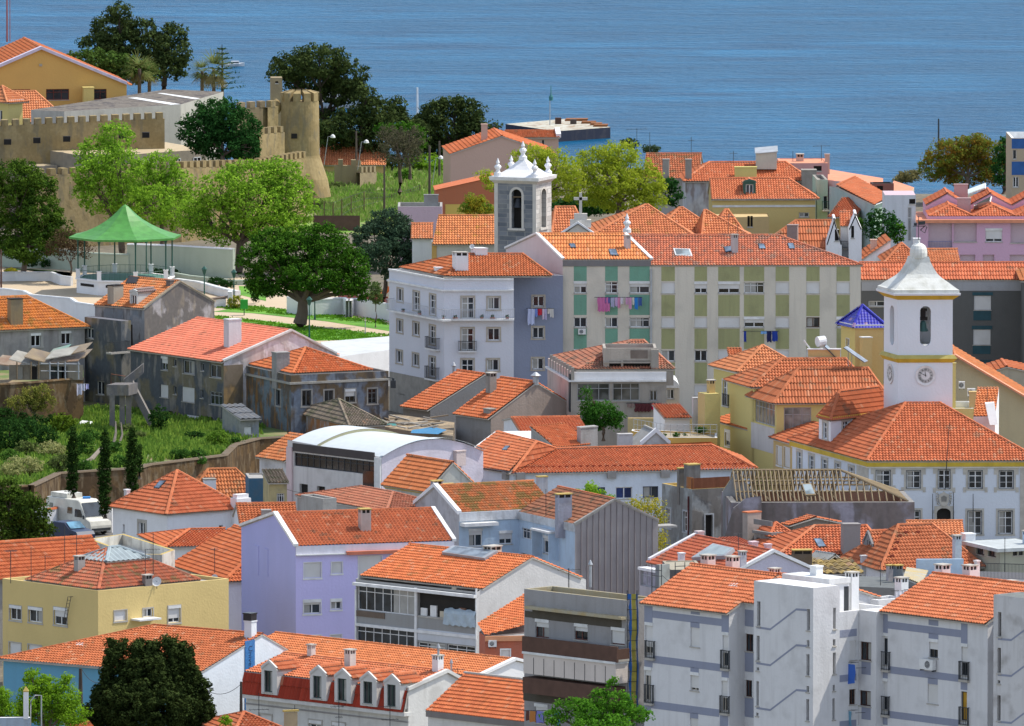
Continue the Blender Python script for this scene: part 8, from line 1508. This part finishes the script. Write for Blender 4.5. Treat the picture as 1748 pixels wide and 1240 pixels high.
mb=MB();p=hI.hit(1308,288)[0];mb.box(p+V((0,0,.8)),(1.,0,0),(0,.9,0),(0,0,.8),plaster((.5,.48,.42)));mb.box(p+V((0,0,1.8)),(1.1,0,.1),(0,1.,.2),(0,0,.04),GALV);mb.build('roof_cabin',hI.roofo)
hJ=House('beige_house','plain beige flat fronted house below grey blue wall',1206,372,1322,1,R=1313,b=4,base=0);hJ.kind='sl';hJ.rise=.1;hJ.walls(BEI,wf=[(1276,369,1280,388,'d'),(1281,369,1285,388,'d')]);hJ.roof('flat',BEI,ph=.0)
crop(1290,150,3.8166);SEA=plaster((.40,.54,.42),.3,(.25,.28,.2))
hK=House('green_house','tall narrow sea green house with small balcony beside cream house',400,600,1336,3,R=470,b=6,base=0);hK.roof('flat',CONC,ph=.3);hK.walls(SEA,wf=[(440,705,470,790,'w')]);hK.balcony(hK.F,435,740,485,800,depth=.7,mat=PG)
q=[P(520,642,1328),P(645,580,1338),P(872,716,1326),P(775,766,1316)];hL=Bare('sea_green_house','pale sea green house with tilted orange roof and white parapet',q[0],base=0);hL.planes([q],T_PNK,row=.4);hL.run([P(480,640,1330),q[0]-V((0,0,.1)),q[3]-V((0,0,.1))],plaster((.36,.46,.46),.35));hL.run([q[3],P(975,702,1324),P(985,690,1335)],SEA,name='front_parapet');mb=MB();f=[P(785,762,1315.5),P(972,700,1323.5)];mb.poly([f[0],f[1],f[1]+V((0,.6,0)),f[0]+V((0,.6,0))],WHP,.5);mb.build('parapet_coping',hL.e);hL.sky([(690,668),(700,672),(740,708),(730,708)],GALV)
hM=House('salmon_house','flat roofed salmon house with two chimneys at river edge',160,492,1400,2,R=470,b=6,base=0);hM.roof('flat',SAL,ph=.05,capm=SAL);hM.walls(plaster((.55,.30,.28),.08),wf=[(378,510,430,545,'d')]);hM.chim(273,430,321,470,PNKW,at=(hM.a*.45,3,hM.ze));hM.chim(460,432,492,520,PNKW,k='s',at=(hM.a,1,hM.ze));hM.ant(457,375,470,((380,1.8),),at=(hM.a*.9,3,hM.ze));hM.ant(232,412,470,at=(hM.a*.3,3,hM.ze))
zs_=4.4;hN=prism('salmon_terraces','low salmon tiled roofs stepping down to the river bank',[G(470,600,zs_),G(760,640,zs_),G(830,632,zs_),G(830,590,zs_),G(470,530,zs_)],plaster((.5,.5,.52),.2),SAL,base=0,cat='house');hO=prism('salmon_terraces','last salmon roof with pale rim at the river bank',[G(860,690,3.2),G(1000,690,3.2),G(1032,650,3.2),G(900,605,3.2)],plaster((.6,.5,.35),.2),SAL,base=0,cat='house');hP=House('dark_shed','dark red and green rooftop sheds beside salmon roofs',760,625,1386,5,R=900,b=2,base=0,cat='shed');hP.roof('flat',DK,ph=.1);hP.walls(plaster((.25,.1,.08)),wf=[(790,640,830,690,'d')])
hQ=House('tiled_house','small dark orange roof with mossy parapet left of sea green wall',478,838,1318,10,R=650,b=6,psi=-14,base=0);hQ.roof('sf',T_MIX,ry=715);hQ.walls(MOSS)
crop(0,0,1)
hR=House('white_gabled_house','white house with orange ribbed roof behind the worn striped roof',1262,444,1262,2,R=1411,b=9,psi=-9,base=0);hR.roof('hu',T_PNK,ry=377,i0=4.5,i1=0,row=1.);hR.walls(WHP);hR.chim(1333,384,1351,398,plaster((.3,.22,.2)),at=(4.6,1.3,hR.ze+1.8),k='s')
for lb,x0,x1,ya,yb_,w in(('left pointed white gable tower with slit windows',1411,1437,375,418,(1425,392,1432,412)),('right pointed white gable tower with arched window',1449,1471,367,392,(1453,386,1458,407))):h=House('white_gable',lb,x0,yb_,1259,0,R=x1,b=4,base=0,cat='house');h.roof('v',WHP,ry=ya,col=1.5,row=2,amp=0,oe=0,og=0,lip=.01);h.walls(WHP,wf=[w+('d',)])
h=House('white_gable','recessed white wall with dark railing between two pointed gables',1436,384,1262,0,R=1450,b=3,base=0,cat='house');h.roof('sf',T_PNK,rise=1);h.walls(WHP);h.balcony(h.F,1436,412,1449,424,depth=.3)
for lb,x,y,R_,Y,ry,b_,kd in(('salmon roofed house between white gables and pink flats',1465,448,1520,1262,410,6,'sl'),('orange ribbed hip roof below the pink flats',1515,447,1572,1256,416,6,'hu'),('small orange roof with white skylight right of the spire',1588,447,1637,1254,426,6,'u')):
 h=House('tiled_house',lb,x,y,Y,3,R=R_,b=b_,base=0);h.roof(kd,T_PNK,ry=ry);h.walls(WHP)
 if kd!='hu':h.chim(*((1486,409,1497,427)if kd=='sl' else(1559,407,1571,440)),PNKW if kd=='sl' else WHP,k='s')
crop(1290,150,3.8166);PF=plaster((.60,.38,.50),.06,(.5,.35,.42));PFD=plaster((.52,.40,.44),.06)
pf=House('pink_flats','pink apartment block with recessed balconies and zigzag orange roofs',1045,878,1300,1,R=1900,b=12,base=0,cat='apartment block');pf.roof('flat',SAL,ph=.02,capm=SAL);PR=dict(sur=None,fr=PFD)
pf.walls(PF,plaster((.5,.55,.62),.2),wf=[(1125,882,1280,1045,'d'),(1290,882,1440,1005,'d'),(1660,882,1800,1012,'d'),(1497,918,1606,1005,'s78'),(1330,1088,1430,1200,'d'),(1480,1088,1555,1180,'d'),(1655,1088,1800,1200,'d')])
for ch in list(pf.e.children):
 for g in ch.children:
  if g.name.startswith('opening'):g.data.materials[0]=PFD
pf.band('F',-.02,.28,.5,SAL,'salmon_ledge');pf.balcony(pf.F,1125,1000,1278,1045,depth=.05,mat=flat((.2,.22,.4)));ps=House('','',0,700,0,1,O=pf.pt(-2.9,.6,0),a=2.9,b=5,base=0,par=pf.e);ps.roof('flat',PFD,ph=.0);ps.walls(plaster((.55,.58,.62),.2),wf=[(1000,725,1040,760,'d'),(990,780,1015,1000,'g')])
for k,(x,w)in enumerate(((1128,285),(1413,280),(1693,280))):
 for(t0,yb_,yr,y0)in((.4,838,768,0),(6.2,765,690,1)):
  h=House('','',0,yb_,0,1,O=pf.pt((x-1045)/3.8166/FL*1300,t0,0),a=w/3.8166/FL*1300,b=5.6,base=5,par=pf.e);h.roof('hv',T_PNK,ry=yr,i0=1.9 if not y0 else.0,i1=0,oe=0,og=0,lip=.03);h.walls(PF)
  if k==1:h.sky([(1420-45*y0,800-95*y0),(1530-30*y0,745-85*y0),(1540-40*y0,712-85*y0),(1425-50*y0,770-95*y0)],WHT,glass((.3,.4,.42)))
  if k==0:h.chim(*((1318,718,1405,805)if not y0 else(1278,628,1368,715)),plaster((.45,.32,.32),.1),k='s',at=(h.a*.85,3,h.ze),dep=.4)
crop(0,0,1);eb_=House('blue_banded_tower','edge of tall beige and blue banded apartment tower at right frame edge',1727,236,1392,2,R=1790,b=8,base=0,cat='apartment tower');eb_.roof('flat',WHT,ph=.6,capm=WHT);BLP=flat((.03,.11,.32));eb_.walls(plaster((.42,.34,.24),.1),wf=[(1729,256,1735,272,'w'),(1729,302,1739,320,'w')])
for y0,y1 in((237,254),(276,299)):eb_.panel(eb_.F,1727,y0,1790,y1,BLP,'painted_band')
crop(860,150);zp=-53.3;CP_=peeling((.50,.49,.42),(.44,.42,.35),(.25,.12,.05),.4,.3);pts=[G(12,240,zp),G(350,288,zp),G(705,262,zp),G(640,240,zp),G(400,206,zp)];pr_=prism('concrete_pier','pale concrete pier platform with rusty edge standing in the river',pts,plaster((.035,.04,.06),.2),CP_,base=-56,cat='pier');mb=MB();RU=flat((.28,.11,.04),.9,name='rust')
for x,y,w in((480,218,8),(560,236,5),(610,246,4),(640,256,5)):p=G(x,y,zp);mb.box(p+V((0,0,.15)),(w*.22,0,0),(0,.9,0),(.1,0,.2),RU)
mb.build('rusty_debris',pr_);mb=MB();p=G(305,246,zp);mb.tube([p,P(305,80,p.y)],.09,GALV,6);mb.lathe(P(312,85,p.y),[(.3,0),(.35,.6),(.1,1.),(.05,2.4)],flat((.05,.2,.2)),8);mb.build('beacon_mast',pr_);mb=MB();p=G(360,240,zp);mb.box(p+V((0,0,.5)),(.5,0,0),(0,.4,0),(0,0,.5),flat((.08,.04,.03)));mb.box(p+V((2.4,0,.4)),(.5,0,0),(0,.4,0),(0,0,.35),flat((.08,.06,.05)));mb.build('bollard',pr_)
crop(0,0)
def boat(label,x,y,L,yaw=.2):
 p=G(x,y,-55);r=root('motor_boat',label,'boat',p);e=V((math.cos(yaw),math.sin(yaw),0));n=V((-e.y,e.x,0));mb=MB();sec=[(-.5,.16,0),(-.2,.18,.02),(.2,.16,.04),(.5,.01,.08)];R=[[p+e*a*L+n*w*L*k+V((0,0,(.12+h)*L*(1 if t else 0)))for k,t in((-1,1),(-.5,0),(.5,0),(1,1))]for a,w,h in sec]
 for A_,B_ in zip(R[:-1],R[1:]):
  for i in range(3):mb.poly([A_[i],A_[i+1],B_[i+1],B_[i]],WHT,.5)
  mb.poly([A_[0],A_[3],B_[3],B_[0]],WHT,.5)
 mb.poly(R[0],WHT,.5);mb.build('hull',r);mb=MB();mb.box(p+V((0,0,L*.2)),e*L*.2,n*L*.1,V((0,0,L*.08)),WHT);mb.box(p+V((0,0,L*.21))+e*.05,e*L*.16,n*L*.105,V((0,0,L*.03)),GLS);mb.build('cabin',r)
boat('small white motor boat beside the tall norfolk pine',1555,440,3.2)
crop(430,0);boat('white boat half hidden behind the big pine right of the castle tower',560,700,8.);boat('white boat seen between the trunks of the big pine',640,715,9.,.1)
for nm,lb,x,yt,yb_,Y,r_,m_ in(('white_mast','thick white mast rising from the water behind pines',1094,580,760,1900,.16,WHT),('sailing_mast','thin pale mast behind the middle pines',820,660,720,1900,.08,WHT)):pole(nm,lb,x,yt,yb_+200,Y=Y,r=r_,mat=m_,cat='mast')
crop(0,0);pole('lattice_mast','red and white lattice antenna mast above the ochre hall',47,-80,260,Y=1470,r=.09,mat=flat((.35,.12,.12)),cat='mast');pole('lattice_mast','thinner stay of the antenna mast above the ochre hall',66,-80,260,Y=1471,r=.04,mat=flat((.35,.12,.12)),cat='mast');crop(0,0,1);pole('lamp_mast','lone dark lamp mast against the river left of flowering tree',1602,203,300,Y=1440,r=.1,mat=IRON,cat='mast')
crop(430,600);cable([P(115,855,1098),P(440,932,1090),P(530,935,1085)],'cable','sagging cable across the front of the arched hall');crop(0,920);cable([P(1380,1010,948),P(1595,960,948)],'cable','thin cable between conifer and white gable pole');cable([P(545,870,945),P(680,940,945)],'cable','cable falling from the wooden pole into the conifer')
# ---------------- trees ----------------
crop(0,0,1)
PINE=leafm((.085,.115,.035),(.025,.045,.015),.2);MAP=leafm((.34,.56,.05),(.09,.20,.02),.35);DKG=leafm((.045,.13,.03),(.012,.05,.012),.25);EVG=leafm((.10,.17,.02),(.02,.055,.01),.2);COR=leafm((.09,.21,.02),(.015,.06,.008),.2);OLV_=leafm((.075,.125,.07),(.03,.06,.035),.2);LOC=leafm((.44,.50,.05),(.20,.28,.02),.45);BRG=leafm((.28,.46,.03),(.10,.22,.015),.4)
def T(label,Y,lo,tk,m,**k):return tree('tree',label,Y,lo,tk,m,**k)
pn=dict(ls=.34,dens=.9,cl=.8,bark=BARKD,tw=.3)
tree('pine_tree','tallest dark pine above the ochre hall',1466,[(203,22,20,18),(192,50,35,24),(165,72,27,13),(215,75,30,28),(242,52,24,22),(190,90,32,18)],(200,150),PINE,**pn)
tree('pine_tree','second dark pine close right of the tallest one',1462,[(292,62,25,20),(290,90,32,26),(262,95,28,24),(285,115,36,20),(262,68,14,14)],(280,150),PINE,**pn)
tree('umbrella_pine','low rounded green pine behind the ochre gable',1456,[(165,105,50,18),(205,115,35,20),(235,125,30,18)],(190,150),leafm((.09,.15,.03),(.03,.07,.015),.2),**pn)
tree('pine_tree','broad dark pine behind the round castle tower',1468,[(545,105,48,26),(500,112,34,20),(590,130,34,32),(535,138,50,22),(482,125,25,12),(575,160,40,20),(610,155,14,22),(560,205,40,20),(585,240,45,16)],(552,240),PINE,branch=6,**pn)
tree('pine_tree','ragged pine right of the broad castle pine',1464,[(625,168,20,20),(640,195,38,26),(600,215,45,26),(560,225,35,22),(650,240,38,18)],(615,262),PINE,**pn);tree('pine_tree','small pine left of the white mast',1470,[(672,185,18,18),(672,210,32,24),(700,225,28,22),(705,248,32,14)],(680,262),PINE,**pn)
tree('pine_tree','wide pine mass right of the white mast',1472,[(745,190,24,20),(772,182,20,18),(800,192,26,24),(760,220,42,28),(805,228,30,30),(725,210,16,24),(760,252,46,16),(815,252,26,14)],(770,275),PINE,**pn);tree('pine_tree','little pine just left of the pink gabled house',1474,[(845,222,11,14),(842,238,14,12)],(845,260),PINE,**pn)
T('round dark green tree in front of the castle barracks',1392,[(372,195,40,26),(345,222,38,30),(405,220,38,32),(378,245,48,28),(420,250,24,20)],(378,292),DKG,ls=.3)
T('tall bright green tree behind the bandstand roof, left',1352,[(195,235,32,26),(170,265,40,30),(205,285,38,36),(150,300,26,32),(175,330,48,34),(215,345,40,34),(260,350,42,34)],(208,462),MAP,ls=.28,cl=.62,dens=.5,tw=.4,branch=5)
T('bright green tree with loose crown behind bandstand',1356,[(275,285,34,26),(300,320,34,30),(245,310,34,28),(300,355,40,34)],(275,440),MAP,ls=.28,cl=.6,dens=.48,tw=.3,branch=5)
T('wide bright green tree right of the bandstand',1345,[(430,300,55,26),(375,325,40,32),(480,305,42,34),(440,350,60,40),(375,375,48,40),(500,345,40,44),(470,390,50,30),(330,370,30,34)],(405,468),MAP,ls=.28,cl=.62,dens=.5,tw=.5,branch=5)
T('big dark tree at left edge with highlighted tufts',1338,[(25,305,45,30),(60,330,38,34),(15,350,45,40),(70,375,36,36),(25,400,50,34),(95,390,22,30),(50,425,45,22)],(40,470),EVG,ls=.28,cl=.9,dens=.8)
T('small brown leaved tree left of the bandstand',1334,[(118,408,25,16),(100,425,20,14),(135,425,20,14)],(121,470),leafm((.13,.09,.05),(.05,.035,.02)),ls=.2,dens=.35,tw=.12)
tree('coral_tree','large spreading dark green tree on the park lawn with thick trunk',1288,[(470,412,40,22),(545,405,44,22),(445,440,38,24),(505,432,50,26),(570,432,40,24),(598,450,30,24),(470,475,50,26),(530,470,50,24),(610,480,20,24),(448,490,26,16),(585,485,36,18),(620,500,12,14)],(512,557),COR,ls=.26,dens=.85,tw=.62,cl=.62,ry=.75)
tree('olive_tree','grey green tree between coral tree and white block',1305,[(665,385,38,26),(640,410,38,30),(690,410,36,32),(665,440,50,32),(705,445,18,22)],(654,512),OLV_,ls=.24,dens=.75,cl=.6,tw=.25)
tree('young_tree','thin staked young tree before the white street wall',1272,[(642,492,10,10),(642,508,11,10)],(641,552),leafm((.14,.2,.06),(.06,.1,.03)),ls=.16,cl=.3,tw=.06)
T('half bare brownish tree standing in the green field',1432,[(665,232,22,16),(700,235,26,18),(680,258,38,26)],(682,332),leafm((.13,.12,.07),(.06,.06,.04)),ls=.2,dens=.28,tw=.25,branch=8);T('small fig tree with green tips above the field',1440,[(650,222,12,10),(690,222,30,10),(715,240,12,16)],(700,300),COR,ls=.26,dens=.7,tw=.15)
for lb,lo,m in(('bright shrubs left of the bare field tree',[(640,268,22,10),(665,275,22,12)],MAP),('bright leafy shrubs right of bare field tree',[(720,275,34,14),(745,285,20,12)],MAP),('grey green shrub at the edge of field',[(575,318,14,6)],OLG),('dark shrubs at the foot of the bare tree',[(688,300,14,10)],COR)):bush('bush',lb,lo,m,z=0,ls=.26,cl=.5,group='bushes around the field')
T('left feathery locust tree behind the bell tower',1325,[(915,268,40,18),(905,295,38,26),(950,285,40,26),(960,315,45,26),(905,330,40,22)],(935,372),LOC,ls=.24,dens=.42,tw=.25,branch=6)
T('tall feathery locust tree with yellow green crown',1330,[(1055,262,36,20),(1020,275,36,24),(1075,290,36,26),(1035,305,50,28),(1100,310,38,26),(1065,335,60,26),(1000,320,30,28),(1115,340,26,18)],(1055,372),LOC,ls=.24,dens=.45,tw=.3,branch=6)
bush('hedge','dark ivy hedge between locust tree and grey blue wall',[(1140,315,20,10),(1148,335,16,16),(1000,350,60,16)],DKG,Y=1338,ls=.3,cl=.6,cat='hedge')
T('orange tree with yellow fruit beside the bell tower',1308,[(812,345,16,12),(800,355,14,10),(825,358,18,10)],(812,385),leafm((.10,.24,.03),(.32,.24,.02)),ls=.2,tw=.12);T('yellow green branch tips left of the spire',1318,[(828,300,14,8),(838,315,12,10)],(850,345),LOC,ls=.22,dens=.5,tw=.08)
T('large tree with orange blossom by river at right',1425,[(1620,262,34,22),(1655,250,34,20),(1690,262,30,26),(1600,285,30,22),(1645,290,46,26),(1700,290,30,24),(1670,240,14,10)],(1650,325),leafm((.13,.24,.035),(.24,.12,.02)),ls=.26,dens=.7);T('dark green tree touching the blue banded tower',1420,[(1716,255,14,18),(1712,290,18,24)],(1715,325),DKG,ls=.28)
bush('bush','dry scrub on the river bank left of blossoming tree',[(1555,300,22,8),(1540,305,18,6)],leafm((.28,.24,.10),(.12,.12,.05)),Y=1462,ls=.26,cl=.5);bush('bush','dark round shrub before the old river roof',[(1112,255,15,6),(1075,245,16,8)],leafm((.07,.11,.05),(.03,.05,.02)),Y=1455,ls=.26,cl=.5)
for lb,x,y,a,b_ in(('dark bushes between sea green house and white gables',1505,385,30,28),('bright green shrub left of the pink flats',1532,398,14,20),('green shrub right of white gables',1465,385,8,14)):bush('bush',lb,[(x,y,a,b_)],DKG if 'dark' in lb else COR,Y=1292,ls=.26,cl=.5)
for lb,x,y,Y,s in(('left short fan palm at castle',238,118,1450,1.),('right fan palm with shaggy dead fronds',365,118,1448,1.15),('small fan palm behind the left one',255,125,1455,.8),('small fan palm left of shaggy one',345,122,1450,.8)):
 f=P(x,y+34,Y);c=P(x,y,Y);r=root('palm_tree',lb,'palm tree',f,'fan palms on the castle hill');mb=MB();mb.tube([f-V((0,0,1)),c],[.2,.17],BARK,8);mb.build('trunk',r);Q=[];RR=[];rg=np.random.RandomState(int(x))
 for i in range(34):
  az,el=rg.uniform(0,6.28),rg.uniform(-1.1,1.3);d=np.array((math.cos(az)*math.cos(el),math.sin(az)*math.cos(el),math.sin(el)));L=rg.uniform(1.3,1.9)*s;t=np.cross(d,(0,0,1));t/=np.linalg.norm(t)+1e-6;base=np.array(c)+d*L*.45
  for k in np.linspace(-1,1,9):e=d*math.cos(k)+t*math.sin(k)-np.array((0,0,.25+.2*abs(k)));e/=np.linalg.norm(e);w=t*.06*s;tip=base+e*L*.75;Q.append(np.array([base-w,base+w,tip+w*.3,tip-w*.3]));RR.append(1.if el<-.5 else rg.rand()*.5)
 mb=MB();mb.quads(np.array(Q),leafm((.13,.18,.05),(.20,.17,.07),.2),RR);mb.build('crown',r)
f=P(380,170,1452);r=root('norfolk_pine','norfolk pine with tiered star branches before the river','tree',f);mb=MB();tp_=P(379,76,1452);mb.tube([f,tp_],[.2,.03],BARKD,6);mb.build('trunk',r);Q=[];RR=[]
for i in range(9):
 z=tp_.z-.5-i*(tp_.z-f.z)/11;L=.5+i*.26
 for k in range(7):
  az=k*.9+i*.5;d=V((math.cos(az),math.sin(az),.12))
  for j in range(14):p=V((tp_.x,tp_.y,z))+d*L*(j+1)/14;w=.16*(1.1-j/18);a=V((random.uniform(-w,w),random.uniform(-w,w),random.uniform(-.03,.12)));b_=V((random.uniform(-w,w),random.uniform(-w,w),.05));Q.append([p-a,p-b_,p+a,p+b_]);RR.append(random.random())
mb=MB();mb.quads(np.array([[tuple(v)for v in q]for q in Q]),leafm((.05,.10,.05),(.02,.05,.02)),RR);mb.build('crown',r)
T('round green tree in front of the small loggia house',1148,[(1008,695,16,14),(1030,705,24,20),(1050,715,16,14),(1015,720,24,14),(1003,672,5,9)],(1030,745),leafm((.07,.19,.03),(.02,.08,.01)),ls=.2,tw=.14)
T('lime green tree top behind the grey clad gable',1072,[(1012,838,14,14),(995,846,18,10),(1030,852,18,8)],(1012,900),BRG,ls=.2,dens=.6,tw=.1);T('thin yellow leaved tree between clad gable and ruin',1068,[(1095,862,24,12),(1118,872,18,20),(1110,895,22,20),(1125,930,12,26)],(1118,1000),leafm((.48,.40,.04),(.22,.24,.03)),ls=.18,dens=.3,tw=.1,branch=8)
T('large dark tree at left edge beside the camper van',1028,[(10,840,22,22),(25,870,40,34),(55,875,24,28),(10,905,44,34),(60,910,30,30),(35,925,50,22)],(30,965),leafm((.09,.15,.02),(.015,.035,.008),.2),ls=.24,cl=.8,dens=.9)
CON=leafm((.055,.078,.022),(.012,.022,.007),.08)
rq_=random.Random(5);LB=[(205,1150,22,30),(250,1150,40,34),(300,1155,26,30),(255,1200,85,44),(190,1200,30,40),(325,1205,34,36)]
for i in range(120):
 y=rq_.uniform(1108,1245);t=(y-1100)/140;xl,xr=186-50*t**1.3,318+54*t**.8;x=xl+(xr-xl)*(i%12+rq_.random())/12;LB.append((x,y,rq_.uniform(5,9),rq_.uniform(14,24)))
LB+=[(x,y,6,15)for x,y in((188,1108),(212,1104),(236,1112),(262,1108),(284,1100),(302,1114),(318,1126),(250,1118))]
tree('cypress_tree','broad blackish conifer in the lower left foreground',930,LB,(255,1300),CON,ls=.2,dens=1.5,cl=.5,up=.7,ry=.9,limbs=False,scl=1.)
T('lime green tree at the bottom left corner',922,[(78,1175,26,20),(55,1195,30,24),(105,1195,30,24),(75,1215,50,24),(55,1160,12,16),(115,1165,10,14),(125,1220,26,18)],(80,1290),BRG,ls=.17,cl=.5,dens=.8,tw=.2);T('bright leaves at extreme left of the bottom corner',920,[(2,1195,12,22),(8,1215,14,18)],(0,1290),BRG,ls=.17,cl=.5)
T('bright green tree before the brown balcony building',872,[(1045,1168,8,12),(1022,1190,16,12),(1050,1195,26,16),(985,1205,24,10),(1010,1215,32,16),(1065,1215,30,16),(1095,1220,18,10),(955,1205,10,8),(950,1225,22,12),(1030,1235,50,14)],(1040,1330),leafm((.13,.32,.03),(.05,.15,.015),.4),ls=.2,cl=.5,dens=.6,tw=.2)
bush('bush','little green bush on the bottom edge near the tiled corner roof',[(385,1230,12,8)],BRG,Y=925,ls=.16,cl=.3)
crop(0,920)
pole('utility_pole','dark wooden pole in front of the pale blue wall',533,858,1060,Y=945,r=.14,mat=BARKD);pole('utility_pole','second wooden pole beside the lime green tree',165,975,1205,Y=925,r=.14,mat=BARKD);pole('utility_pole','wooden pole by the white gable at blue banner',1595,945,1150,Y=948,r=.1,mat=BARKD)
gt=House('garden_gate','small pale wall with capped post and arched metal frame at bottom left corner',-40,1185,915,4,R=205,b=.4,base=-4,cat='wall');gt.roof('flat',WHP,ph=.0);gt.walls(plaster((.35,.42,.5),.4));mb=MB();mb.box(gt.pt(2.1,.1,gt.ze+.8),(.16,0,0),(0,.16,0),(0,0,.9),WHP);mb.lathe(gt.pt(2.1,.1,gt.ze+1.7),[(.26,0),(.26,.06),(.02,.35)],MOSS,4,rot=.78);mb.build('gate_post',gt.e)
mb=MB();mb.tube([gt.pt(2.4,-.3,-2),gt.pt(2.4,-.3,gt.ze+1.1),gt.pt(2.7,-.3,gt.ze+1.5),gt.pt(3.1,-.3,gt.ze+1.5),gt.pt(3.1,-.3,-2)],.05,GALV,6);mb.build('metal_frame',gt.e)
c5=House('tiled_house','corner of brownish orange hipped roof at the bottom edge beside the conifer',1560,1290,924,20,L=1330,R=1900,base=-5);c5.roof('hu',T_MIX,ry=1150);c5.walls(WHP);o6=House('tiled_house','tiny orange roof sliver under the dark conifer',470,1260,925,10,R=620,b=3,base=-5);o6.roof('sf',T_NEW,ry=1205);o6.walls(WHP)
crop(430,920);t6=House('chimney_stack','beige chimney stack in front of the mansard house wall',215,1150,925,20,L=212,R=302,base=-4,cat='chimney');t6.roof('flat',MOSS,ph=.02);t6.walls(plaster((.42,.32,.2),.3));mb=MB();mb.box(t6.pt(t6.a/2,t6.b/2,t6.ze+.1),t6.u*(t6.a/2+.08),t6.v*(t6.b/2+.08),V((0,0,.06)),MOSS);mb.build('cap',t6.e)
